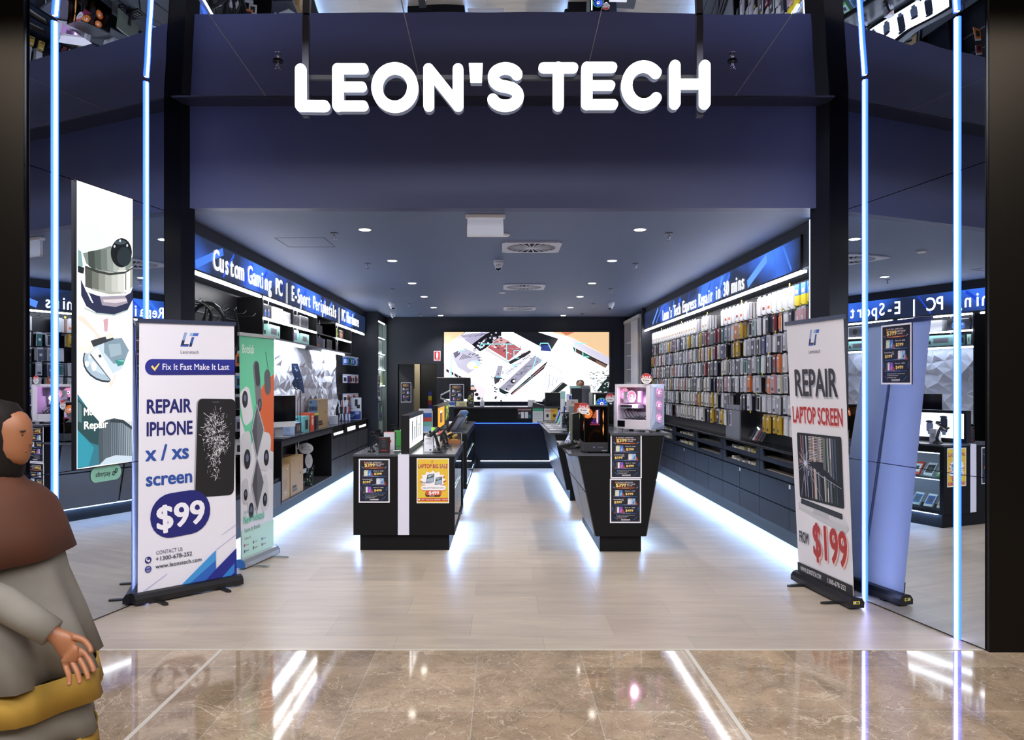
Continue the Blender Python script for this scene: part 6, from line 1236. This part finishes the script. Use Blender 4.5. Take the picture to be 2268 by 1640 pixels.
t = thing('monitor', 'black monitor seen edge-on behind the black gaming computer', 'monitor', (.76, 8.0, .9405), R(75)); m = MB(); m.box(-.2, .2, -.012, .012, .09, .36, mat('6f7466', .3)); m.box(-.2, .2, -.016, -.012, .09, .36, PLAS); m.build('panel', t); m = MB(); m.box(-.02, .02, .012, .03, 0, .2, PLAS); m.box(-.09, .09, -.06, .08, 0, .01, PLAS); m.build('stand', t)
# laptops along the farther right counter
KEY = mat('9a9ba2', .4)
def laptop(label, y, col, scr, x=.80):
    t = thing('laptop', label, 'laptop', (x, y, .941), 0, 'laptops on the right counter'); c = mat(col, .3, .3)
    m = MB(); m.box(-.115, .115, -.165, .165, 0, .016, c); m.build('base', t, bev=.003)
    m = MB()
    for i in range(5):
        for j in range(11): m.box(-.03+i*.024, -.011+i*.024, -.15+j*.0275, -.128+j*.0275, .016, .018, KEY if col[0] != '2' else mat('3a2a2c', .4))
    m.build('keyboard', t)
    T = Matrix.Translation((.115, 0, .016)) @ Matrix.Rotation(R(20), 4, 'Y'); m = MB(T); m.box(-.003, .005, -.165, .165, 0, .225, c); m.build('lid', t, bev=.002)
    m = MB(T); m.add([(-.0035, -.155, .012), (-.0035, .155, .012), (-.0035, .155, .213), (-.0035, -.155, .213)], [(0, 3, 2, 1)], E(scr, .7)); m.build('screen', t)
for y, col, scr, lab in ((11.0, 'c3c5ca', '8ab0e8', 'silver laptop with a bright screen, the nearest in the row on the right counter'), (11.5, 'b4b6bc', '6f98c8', 'grey laptop second in the row on the right counter'), (12.0, 'd6d7da', '9fb8d8', 'pale silver laptop in the middle of the row on the right counter'), (12.5, 'bfc1c6', '5aa890', 'silver laptop with a greenish screen, fourth in the row'), (13.05, '2b2326', '4a78c8', 'black laptop with a red edge, farthest back in the row on the right counter')): laptop(lab, y, col, scr)
t = thing('cable_tangle', 'tangle of black cables hanging on a stand between the laptops and the near right counter', 'cables', (.93, 10.72, .941)); rg = random.Random(31)
for k in range(9):
    m = MB(); p = [(rg.uniform(-.09, .09), rg.uniform(-.06, .06), .22-.0*i+rg.uniform(-.2, .03)) for i in range(7)]; p = [(-.05+.012*k, 0, .25)]+p; m.tube(p, .006, PLAS, 5); m.build('cable', t)
m = MB(); m.cyl((0, .0, 0), (0, 0, .27), .008, PLAS); m.box(-.1, .1, -.008, .008, .255, .27, PLAS); m.box(-.08, .08, -.06, .06, 0, .008, PLAS); m.build('stand', t)
def sb(label, x0, x1, y, z0, z1, col, fy=None, d=.1, top=None): return carton('product_box', label, 'box', x0, x1, y, y+d, z0, z1, col, None, fy, 'boxes on the farther right counter', top=top)
UZ = 1.137
sb('tall slim white box with a teal top on the farther right counter', .875, .945, 11.35, .941, 1.50, 'e3e8ee', pic(None, ('r', 0, .8, 1, .2, '9fd0cc'), ('r', .6, .1, .3, .5, '3a4690')), .08)
sb('tall white and violet-blue box beside the slim white one', .955, 1.03, 11.25, .941, 1.46, 'd9dcec', pic(None, ('r', .45, .05, .5, .9, '3d4aa4'), ('r', .1, .3, .25, .6, 'f4f4fa')), .08)
sb('black box with teal lids on the farther right counter', 1.05, 1.22, 11.6, UZ, 1.54, '1a1c24', None, .2); sb('slim teal box lying on the tall black box', 1.04, 1.2, 11.62, 1.541, 1.575, '74b8b0', pic(None, ('r', .05, .4, .9, .2, 'cfe6e2')), .16)
sb('grey-green box with a device picture on the farther right counter', .935, 1.005, 10.62, .941, 1.30, '8d9498', pic(None, ('r', .2, .3, .6, .3, '4a5058'), ('r', 0, 0, 1, .14, '8ab84a')), .08)
sb('orange and lime box on the farther right counter', 1.01, 1.115, 10.6, UZ, 1.345, 'd9592e', pic(None, ('r', 0, 0, 1, .22, '9fd03c'), ('r', .3, .35, .45, .3, 'e9d8d0'), ('r', .1, .85, .5, .06, 'a03a1c')), .08)
sb('flat white box standing behind the orange box', .93, 1.08, 10.85, .941, 1.385, 'ecebea', pic(None, ('r', .35, .9, .3, .05, 'b0b0b0')), .06)
t = thing('speaker', 'small grey cylindrical speaker on the farther right counter', 'speaker', (1.17, 10.62, UZ+.0)); m = MB(); m.lathe([(.05, 0), (.06, .02), (.06, .43), (.05, .45), (0, .455)], (0, 0, 0), mat('6f727c', .5)); m.build('body', t, smooth=True); m = MB(); m.lathe([(.0605, .05), (.0605, .40)], (0, 0, 0), mat('55575f', .7)); m.build('grille', t); m = MB(); m.box(-.02, .02, -.064, -.061, .02, .07, WHITE); m.build('label_plate', t)
# grey pouch, acrylic stand, open box on the right worktop
carton('hanging_folder', 'tall slate-grey folder standing on the right worktop', 'folder', 2.76, 2.775, 8.9, 9.45, .956, 1.36, '787c88', None, None)
t = thing('acrylic_stand', 'sloped clear acrylic stand holding carded gadgets on the right worktop', 'display stand', (2.84, 8.42, .956))
for q in (0, 1): m = MB(); m.T = Matrix.Translation((-.06+.0*q, -.25+.5*q, 0)); m.prism([(-.03, 0), (.1, 0), (.1, .2), (.085, .2)], -.002, .002, ACRYL, 'y'); m.build('side_plate', t)
m = MB(); m.T = Matrix.Rotation(R(30), 4, 'Y'); m.box(-.085, -.08, -.25, .25, .02, .24, ACRYL); m.build('sloped_plate', t); m = MB(); m.box(-.1, -.08, -.25, .25, 0, .03, ACRYL); m.build('front_lip', t)
for k in range(5): m = MB(); m.box(-.004, .004, -.03, .03, 0, .15, mat(('2a2c32', '3a3c44', '8a2f34', 'c9cbd2', '3a3c44')[k], .4)); o = m.build('carded_gadget', loc=(2.79, 8.24+k*.09, .985), rot=(0, R(30), 0)); tag(o, f'{("black", "grey", "red", "white", "grey")[k]} carded gadget leaning in the acrylic stand, {ORD[k]} from the shop front', 'gadget', 'gadgets in the acrylic stand')

# ------------------------------------------------------------------ back of the shop
SZ = 1.176
def monitor_back(label, x, y, w, h, lift, arm):
    t = thing('monitor', label, 'monitor', (x, y, SZ))
    m = MB(); m.box(-w/2, w/2, 0, .03, lift, lift+h, mat('14161c', .4)); m.box(-w*.28, w*.28, -.022, 0, lift+h*.2, lift+h*.8, mat('1b1d24', .4)); m.box(-w/2, w/2, -.002, 0, lift+h-.008, lift+h, mat('b9b4a8', .4)); m.build('back_shell', t)
    m = MB()
    if arm: m.cyl((.12, .1, 0), (.12, .1, .1), .02, CHROME); m.tube([(.1, .0, .02), (-.25, -.06, .16), (-.24, -.07, .22), (0, -.05, .34)], .016, mat('c9cbd0', .3, .4), 8); m.box(-.05, .05, -.06, -.022, lift+h*.35, lift+h*.65, CHROME); m.build('arm', t)
    else: m.box(-.04, .04, -.03, .0, 0, lift+.1, PLAS); m.box(-.12, .12, -.1, .08, 0, .012, PLAS); m.build('stand', t)
monitor_back('large black monitor on a silver arm at the left end of the service counter', -.93, 14.9, .66, .42, .14, True); monitor_back('smaller black monitor seen from behind, at the right of the service counter', 1.01, 14.85, .34, .27, .0, False)
t = thing('poster_holder', 'acrylic holder standing on the service counter in front of the large monitor', 'stand', (-.855, 14.66, SZ)); m = MB(); m.box(-.14, .14, 0, .004, 0, .44, ACRYL); m.build('plate', t); m = MB(); m.box(-.14, .14, -.05, .06, 0, .006, ACRYL); m.build('foot_plate', t)
poster((-.855, 14.655, SZ+.03), 0, 'dark phone-price poster standing on the service counter', sc=(.92, 1, .95))
carton('counter_box', 'black terminal box with a white badge beside the standing poster', 'box', -.66, -.53, 14.7, 14.8, SZ, SZ+.32, '16171c', None, pic(None, ('e', .7, .75, .12, .07, 'd9d9de')))
def bottle(label, x, y, prof, col, cap, art=None):
    t = thing('bottle', label, 'bottle', (x, y, SZ)); m = MB(); m.lathe(prof, (0, 0, 0), col); m.build('body', t, smooth=True); z = prof[-1][1]
    m = MB(); m.lathe([(.012, z-.002), (.012, z+.03), (.0, z+.032)], (0, 0, 0), cap); m.tube([(0, 0, z+.03), (0, -.02, z+.036), (0, -.035, z+.028)], .005, cap, 6); m.build('pump', t)
    if art: m = MB(plane((-.04, -prof[1][0]-.001, .03), (1, 0, 0))); art(m, .08, prof[2][1]-.03); m.build('label_sheet', t)
bottle('clear hand sanitizer pump bottle on the service counter', -.37, 14.6, [(.035, 0), (.04, .02), (.04, .10), (.015, .14)], mat('d9dde4', .2), WHITE, pic('e4e6ee', ('r', .2, .3, .6, .3, 'b4b9c8')))
bottle('yellow and black patterned bottle on the service counter', -.585, 14.6, [(.05, 0), (.055, .02), (.055, .19), (.02, .23)], mat('5a5c50', .3), PLAS, pic('3a3c3a', ('r', .0, .7, .5, .12, 'c9bd3a'), ('r', .4, .5, .6, .1, 'c9bd3a'), ('r', .1, .2, .7, .16, '8a8f9a'), ('r', .2, .85, .7, .08, 'd6ca4a')))
carton('card_box', 'small blue and white card box on the service counter', 'box', -1.0, -.88, 14.5, 14.56, SZ, SZ+.10, 'dfe4ec', None, pic('dfe4ec', ('r', 0, .3, 1, .6, '3f6ab0')))
carton('card_box', 'pale yellow card box on the service counter, next to the blue one', 'box', -.86, -.66, 14.5, 14.56, SZ, SZ+.105, 'd8cf9a', None, pic('ddd6a8', ('r', .3, .2, .5, .5, 'b9b48a'), ('r', 0, 0, 1, .1, '8a6a3a')))
carton('tissue_box', 'white paper box on the right part of the service counter', 'box', .50, .64, 14.55, 14.65, SZ, SZ+.13, 'e6e4e6')
t = thing('payment_terminal', 'black and white card payment terminal on the service counter', 'terminal', (.70, 14.52, SZ), R(-20)); m = MB(); m.prism([(-.11, 0), (.11, 0), (.11, .03), (-.1, .085)], -.04, .04, PLAS, 'y'); m.build('body', t); m = MB(); m.add([(-.09, -.03, .084), (.0, -.03, .06), (.0, .03, .06), (-.09, .03, .084)], [(0, 1, 2, 3)], mat('dcdce2', .3)); m.build('screen', t)
FY = 14.476
carton('notice', 'dark glass screen protector notice on the service counter front', 'notice', .30, .565, FY, FY+.003, .95, 1.145, '23222b', None, pic('24232c', ('r', .0, .8, 1, .2, '7a3a34'), ('t', .04, .85, .92, .08, 'f0f0f0', 'GLASS SCREEN PROTECTOR'), ('r', .25, .06, .22, .62, 'e6e6ea'), ('r', .53, .06, .22, .62, 'e6e6ea'), ('r', .75, .1, .2, .3, '2f6a78'), ('e', .14, .55, .09, .1, 'b9b4b8')))
carton('notice', 'green-topped white notice on the service counter front', 'notice', .585, .785, FY, FY+.003, .87, 1.15, 'dfe4e2', None, pic('dfe5e4', ('r', 0, .8, 1, .2, '4fb08a'), ('r', .1, .65, .8, .02, 'b0b6b8'), ('r', .1, .55, .8, .02, 'b0b6b8'), ('r', .1, .45, .8, .02, 'b0b6b8'), ('r', .1, .3, .8, .02, 'b0b6b8')))
carton('notice', 'white and yellow notice on the service counter front, next to the green one', 'notice', .80, 1.06, FY, FY+.003, .92, 1.15, 'e6e4e2', None, pic('e6e4e2', ('r', .5, .02, .48, .96, 'e2b93f'), ('r', .1, .75, .7, .06, 'c8503a'), ('e', .25, .4, .1, .14, '3a3434'), ('e', .75, .4, .1, .14, '5a3a2a'), ('r', .12, .2, .25, .02, 'a0a0a0')))
# glass cabinet, back left
GLASS2 = glass_mat((.93, .97, .96, 1), 1.15, 'cabinet_glass')
t = thing('glass_cabinet', 'tall lit glass display cabinet in the back left corner', 'cabinet', (-2.42, 15.03, 0))
m = MB(); m.box(-.3, 0, 0, 1.15, 0, .55, BLACK); m.box(-.3, 0, 0, 1.15, 2.86, 3.0, BLACK); m.box(-.3, -.29, 0, 1.15, .55, 2.86, mat('39433f', .3)); m.box(-.29, .0, 1.10, 1.15, .55, 2.86, mat('8f9c98', .4)); m.box(-.29, 0, 0, .02, .55, 2.86, BLACK); m.build('cabinet_frame', t)
for k, z in enumerate((.9, 1.25, 1.58, 1.9, 2.22, 2.54)):
    m = MB(); m.box(-.28, -.02, .03, 1.09, z, z+.01, GLASS2); m.build('glass_shelf', t)
    if k > 1: m = MB(); m.box(-.026, -.009, .03, .95, z-.014, z-.001, TUBE); m.build('light_tube', t)
m = MB(); m.box(-.026, -.009, .03, .95, 2.84, 2.857, TUBE); m.build('light_tube', t)
for y in (.03, .57): m = MB(); m.box(-.008, -.002, y, y+.53, .56, 2.85, GLASS2); m.build('glass_door', t)
m = MB(); m.cyl((-.005, .56, .56), (-.005, .56, 2.85), .006, CHROME); m.build('door_post', t)
for k, (y, z, w, h, c, lab) in enumerate(((15.25, 2.235, .3, .25, 'b4bdb9', 'pale upright phone box on the second shelf of the glass cabinet'), (15.35, 1.915, .5, .27, 'c6cfca', 'pair of pale boxes on the third shelf of the glass cabinet'), (15.2, 1.595, .25, .27, 'c2ccc6', 'pale box on the fourth shelf of the glass cabinet'), (15.62, 1.595, .06, .22, 'b9c94a', 'lime green slim box on the fourth shelf of the glass cabinet'), (15.3, .57, .35, .28, 'b9c4c2', 'leaning pale boxes on the bottom shelf of the glass cabinet'))): carton('phone_box', lab, 'box', -2.53, -2.455, y+.1, y+w+.2, z, z+h, c, None, None, 'boxes in the glass cabinet')
carton('framed_picture', 'colourful framed picture on the lower shelf of the glass cabinet', 'picture', -2.475, -2.46, 15.4, 15.9, .915, 1.22, 'd9dcde', pic('3b4450', ('e', .5, .6, .3, .3, '8f9cae'), ('e', .3, .45, .2, .2, '3f8fd0'), ('e', .65, .5, .2, .25, 'b6d84a'), ('e', .45, .25, .2, .15, '8a5ac0')))
t = thing('desk_ornament', 'small white robot-like ornament in the glass cabinet', 'ornament', (-2.49, 15.45, 1.265)); m = MB(); m.lathe([(.06, 0), (.05, .06), (.015, .12), (.02, .16), (0, .165)], (0, 0, 0), WHITE); m.build('body', t, smooth=True); m = MB(); m.lathe([(0, .16), (.03, .17), (.035, .2), (.02, .235), (0, .24)], (0, 0, 0), WHITE); m.build('head', t, smooth=True)
m = MB()
# white cupboard, back right
t = thing('white_cupboard', 'tall white cupboard with a sliding door and open shelves, in the back right corner', 'cupboard', (2.58, 14.32, 0)); CW_ = mat('d6d3d2', .45)
m = MB(); m.box(.36, .38, 0, 1.82, 0, 2.86, CW_); m.build('back_panel', t)
for y in (0, 1.80): m = MB(); m.box(0, .36, y, y+.02, 0, 2.86, CW_); m.build('side_panel', t)
m = MB(); m.box(-.02, .38, 0, 1.82, 2.86, 2.92, CW_); m.build('top_panel', t)
for z in (.4, .75, 1.1, 1.38, 1.62, 1.90, 2.18, 2.45): m = MB(); m.box(.04, .36, .02, 1.80, z, z+.02, CW_); m.build('shelf', t)
m = MB(); m.box(.0, .025, .25, 1.0, .02, 2.85, mat('dedbe0', .35)); m.build('sliding_door', t); m = MB(); m.box(-.01, .03, .10, .16, .02, 2.85, mat('9a9a9e', .3, .7)); m.build('door_rail', t)
carton('card_box', 'small teal box on a shelf of the white cupboard', 'box', 2.66, 2.75, 15.5, 15.6, 1.642, 1.70, '4aa8a0')
t = thing('lanyard_display', 'blue, yellow and red straps hanging on the storeroom wall', 'strap', (-1.62, 17.39, 1.0))
for k, c in enumerate(('2a3a9a', 'd8c83a', 'b03a34', '2a3a9a')): m = MB(); m.box(-.04, .04, -.02, 0, .34-.1*k, .44-.1*k, mat(c, .5)); m.build('strap_band', t)

# ------------------------------------------------------------------ people
def skin(name, chains, m, parent, sub=2):
    """chains: lists of (x, y, z, r) ; a chain's first point may be an int index into all points so far"""
    pts, ed, rad = [], [], []
    for ch in chains:
        prev = None
        for p in ch:
            if isinstance(p, int): prev = p; continue
            pts.append(p[:3]); rad.append(p[3:]); i = len(pts)-1
            if prev is not None: ed.append((prev, i))
            prev = i
    me = bpy.data.meshes.new(name); me.from_pydata(pts, ed, []); me.materials.append(m); o = bpy.data.objects.new(name, me); C.objects.link(o); o.parent = parent
    s = o.modifiers.new('skin', 'SKIN'); s.use_smooth_shade = True
    for i, r in enumerate(rad): v = me.skin_vertices[0].data[i]; v.radius = (r[0], r[-1]); v.use_root = (i == 0)
    u = o.modifiers.new('sub', 'SUBSURF'); u.levels = u.render_levels = sub
    return o
def head_mesh(m, c, s, skinm, lip, eye):
    """head facing -y at c (centre), s = head height"""
    prof = []
    n = 20; rows = [(-.5, .10, .16, -.10), (-.44, .20, .26, -.09), (-.34, .28, .33, -.06), (-.2, .32, .38, -.03), (-.05, .335, .42, 0), (.1, .345, .45, .02), (.25, .335, .44, .03), (.38, .27, .36, .03), (.47, .14, .2, .03), (.5, .0, .0, .03)]
    v = []
    for z, rx, ry, oy in rows:
        for k in range(n):
            a = 2*math.pi*k/n; x = rx*math.cos(a); y = ry*math.sin(a)+oy
            if y < 0 and abs(x) < .1:
                if -.18 < z < .08: y -= .05*(1-abs(x)/.1)*(1 if z < 0 else .4)
            v.append((c[0]+x*s, c[1]+y*s, c[2]+z*s))
    fs = [(i*n+k, i*n+(k+1) % n, (i+1)*n+(k+1) % n, (i+1)*n+k) for i in range(len(rows)-1) for k in range(n)]+[tuple(range(n))[::-1]]
    m.add(v, fs, skinm)
    for sg in (-1, 1):
        m.lathe([(0, -.03*s), (.04*s, -.02*s), (.045*s, .0), (.03*s, .03*s), (0, .035*s)], (c[0]+sg*.34*s, c[1]+.03*s, c[2]-.02*s), skinm, 10, .5, 1.2)
        m.lathe([(0, -.022*s), (.035*s, 0), (0, .022*s)], (c[0]+sg*.13*s, c[1]-.375*s, c[2]+.03*s), eye, 10, 1, .5)
        m.box(c[0]+sg*.13*s-.06*s, c[0]+sg*.13*s+.06*s, c[1]-.41*s, c[1]-.37*s, c[2]+.09*s, c[2]+.11*s, mat('1a1412', .6))
    m.lathe([(0, -.05*s), (.05*s, -.04*s), (.028*s, .04*s), (.01*s, .09*s)], (c[0], c[1]-.42*s, c[2]-.10*s), skinm, 10)
    m.box(c[0]-.09*s, c[0]+.09*s, c[1]-.395*s, c[1]-.36*s, c[2]-.26*s, c[2]-.235*s, lip)
def hand(chains, w, d, side, root):
    """palm and five curled fingers growing from wrist point number root; d = direction of the hand, side = where the thumb is"""
    w, d, sd = Vector(w), Vector(d).normalized(), Vector(side); sd = (sd-d*sd.dot(d)).normalized(); nn = d.cross(sd).normalized()
    cnt = sum(1 for ch in chains for p in ch if not isinstance(p, int)); pal = w+d*.075
    chains.append([root, tuple(w+d*.03)+(.022, .034), tuple(pal)+(.015, .038)]); pi = cnt+1
    for o, l, c in ((.033, .070, .010), (.011, .080, .014), (-.011, .074, .018), (-.033, .058, .022)):
        b = pal+d*.018+sd*o; chains.append([pi, tuple(b)+(.0095,), tuple(b+d*l*.5+nn*c)+(.0088,), tuple(b+d*l*.85+nn*c*2.6)+(.0080,), tuple(b+d*l*.95+nn*(c*2.6+.016))+(.0068,)])
    b = w+d*.03+sd*.034; chains.append([cnt, tuple(b)+(.013,), tuple(b+sd*.018+d*.030)+(.0108,), tuple(b+sd*.022+d*.058+nn*.008)+(.0088,), tuple(b+sd*.018+d*.078+nn*.016)+(.0075,)])
def person_walking():
    t = thing('person', 'person walking past at the left edge in a grey coat with yellow hem bands', 'person', (-1.71, 2.6, 0), 0); t.scale = (.972, .972, .972)
    sk = mat('8c5a3c', .5); hr = mat('120c0a', .7, noise=.5, scale=60, stretch=(1, 1, .08), bump=1.0, spec=.2); gr = mat('716d66', .8, noise=.15, scale=14); ye = mat('8f6f22', .8, noise=.15, scale=14); br = mat('48230e', .75, noise=.15, scale=14); dk = mat('26221f', .7)
    # walks towards +x; body axis x
    ch = [[(0, 0, .84, .11, .13), (.0, 0, .95, .10, .14), (.01, 0, 1.1, .10, .15), (.01, 0, 1.24, .09, .15), (.0, 0, 1.31, .05, .06), (.015, 0, 1.37, .05, .05)]]
    for sg in (-1, 1):
        f = .20*sg
        ch.append([0, (0.02*sg, .08*sg, .76, .085), (.08*sg, .09*sg, .46, .058), (f, .09*sg, .12 if sg > 0 else .2, .038), (f+.02, .09*sg, .06 if sg > 0 else .13, .036), (f+.15, .10*sg, .03 if sg > 0 else .06, .028)])
        el = (-.05-.15*sg, .24*sg, 1.0); wr = (.12-.22*sg, .22*sg, .84)
        n0 = sum(1 for c_ in ch for p in c_ if not isinstance(p, int)); ch.append([3, (0, .13*sg, 1.245, .05), el+(.042,), wr+(.026,)])
        hand(ch, wr, (.6, 0, -.8), (.8, -.3*sg, .6), n0+2)
    b = skin('body', ch, sk, t)
    m = MB(); m.T = Matrix.Translation((.03, 0, 1.465)) @ Matrix.Rotation(R(90), 4, 'Z'); head_mesh(m, (0, 0, 0), .205, sk, mat('7a3a34', .5), mat('16100e', .2)); m.build('head', t, smooth=True)
    m = MB(); m.lathe([(.05, -.2), (.088, -.17), (.1, -.12), (.107, -.02), (.104, .06), (.075, .105), (0, .125)], (-.012, 0, 1.475), hr, 22, 1.0, .84); m.build('hair', t, smooth=True)
    def ring_cloth(name, rows, mm, fold=.0):
        m = MB(); n = 40; v = []
        for z, rx, ry, cx in rows:
            for k in range(n): a = 2*math.pi*k/n; w = 1+fold*(rows[0][0]-z)*math.sin(7*a+z*3); v.append((cx+rx*w*math.cos(a), ry*w*math.sin(a), z))
        m.add(v, [(i*n+k, (i+1)*n+k, (i+1)*n+(k+1) % n, i*n+(k+1) % n) for i in range(len(rows)-1) for k in range(n)], mm); o = m.build(name, t, smooth=True); s = o.modifiers.new('thick', 'SOLIDIFY'); s.thickness = .006; return o
    ring_cloth('shawl', [(1.335, .062, .07, .01), (1.305, .08, .11, .01), (1.28, .11, .175, .01), (1.235, .145, .235, .01), (1.15, .17, .28, .01), (1.05, .19, .30, .02)], br, .12)
    ring_cloth('coat', [(1.12, .165, .22, .01), (.98, .19, .22, .02), (.84, .235, .24, .03), (.66, .29, .27, .03)], gr, .3); ring_cloth('coat_hem_band', [(.665, .292, .272, .03), (.555, .315, .29, .03)], ye, .5)
    ring_cloth('skirt', [(.60, .27, .25, .02), (.5, .29, .26, .02), (.43, .30, .27, .02)], gr, .4); ring_cloth('skirt_band', [(.435, .302, .272, .02), (.385, .31, .28, .02)], ye, .8); ring_cloth('underskirt', [(.42, .27, .24, .02), (.30, .27, .24, .02)], dk, .08)
    for sg in (-1, 1):
        el = Vector((-.05-.15*sg, .24*sg, 1.0)); wr = Vector((.12-.22*sg, .22*sg, .84)); sh = Vector((0, .15*sg, 1.20))
        m = MB(); m.tube([sh, sh.lerp(el, .5), sh.lerp(el, .88), el+(wr-el)*.06+Vector((0, 0, -.012)), el.lerp(wr, .3), el.lerp(wr, .62), el.lerp(wr, .93)], [.055, .058, .057, .056, .053, .049, .045], gr, 14); m.build('sleeve', t, smooth=True)
        f = .20*sg; z = .0 if sg > 0 else .07
        m = MB(); m.T = Matrix.Translation((f+.06, .09*sg+.003*sg, z)); m.prism([(-.10, 0), (.14, 0), (.15, .025), (.08, .06), (-.02, .10), (-.10, .10)], -.045, .045, dk, 'y'); m.build('shoe', t, bev=.015)
person_walking()
def person_counter():
    t = thing('person', 'person with short black hair standing behind the counter, mostly hidden, before the video wall', 'person', (1.61, 15.72, 0)); sk = mat('a9765a', .5); hr = mat('15110f', .6, noise=.3, scale=40); sh = mat('22242a', .8)
    ch = [[(0, 0, .90, .13, .11), (0, 0, 1.05, .13, .10), (0, 0, 1.22, .15, .10), (0, 0, 1.36, .13, .08), (0, 0, 1.43, .05, .05), (0, -.01, 1.50, .048, .048)]]
    for sg in (-1, 1):
        ch.append([0, (.09*sg, 0, .82, .085), (.10*sg, -.01, .47, .06), (.10*sg, .01, .10, .04), (.10*sg, .0, .06, .04), (.11*sg, -.14, .03, .03)])
        wr = (.16*sg, -.26, 1.15); n0 = sum(1 for c_ in ch for p in c_ if not isinstance(p, int)); ch.append([3, (.19*sg, 0, 1.33, .055), (.25*sg, -.03, 1.06, .042), wr+(.026,)]); hand(ch, wr, (-.1*sg, -.8, -.3), (-sg, 0, .3), n0+2)
    skin('body', ch, sk, t)
    m = MB(); head_mesh(m, (0, -.02, 1.575), .215, sk, mat('8a4a42', .5), mat('16100e', .2)); m.build('head', t, smooth=True)
    m = MB(); m.lathe([(.078, -.01), (.086, .03), (.082, .07), (.06, .105), (0, .122)], (0, .005, 1.58), hr, 22, .98, 1.15); m.build('hair', t, smooth=True)
    m = MB(); m.lathe([(.155, .88), (.16, 1.0), (.165, 1.15), (.185, 1.28), (.16, 1.37), (.07, 1.425)], (0, 0, 0), sh, 28, 1.08, .72); m.build('shirt', t, smooth=True)
    for sg in (-1, 1):
        m = MB(); a, b, c = Vector((.17*sg, 0, 1.34)), Vector((.25*sg, -.03, 1.06)), Vector((.16*sg, -.30, 1.15)); m.tube([a, a.lerp(b, .5), b, b.lerp(c, .6)], [.07, .06, .052, .045], sh, 12); m.build('sleeve', t, smooth=True)
        m = MB(); m.tube([(.09*sg, 0, .90), (.10*sg, 0, .5), (.10*sg, 0, .08)], [.10, .08, .065], mat('1c1e26', .8), 14); m.build('trouser_leg', t, smooth=True)
        m = MB(); m.prism([(.10*sg-.045, -.19), (.10*sg+.045, -.19), (.10*sg+.045, .08), (.10*sg-.045, .08)], 0, .09, PLAS); m.build('shoe', t, bev=.02)
person_counter()
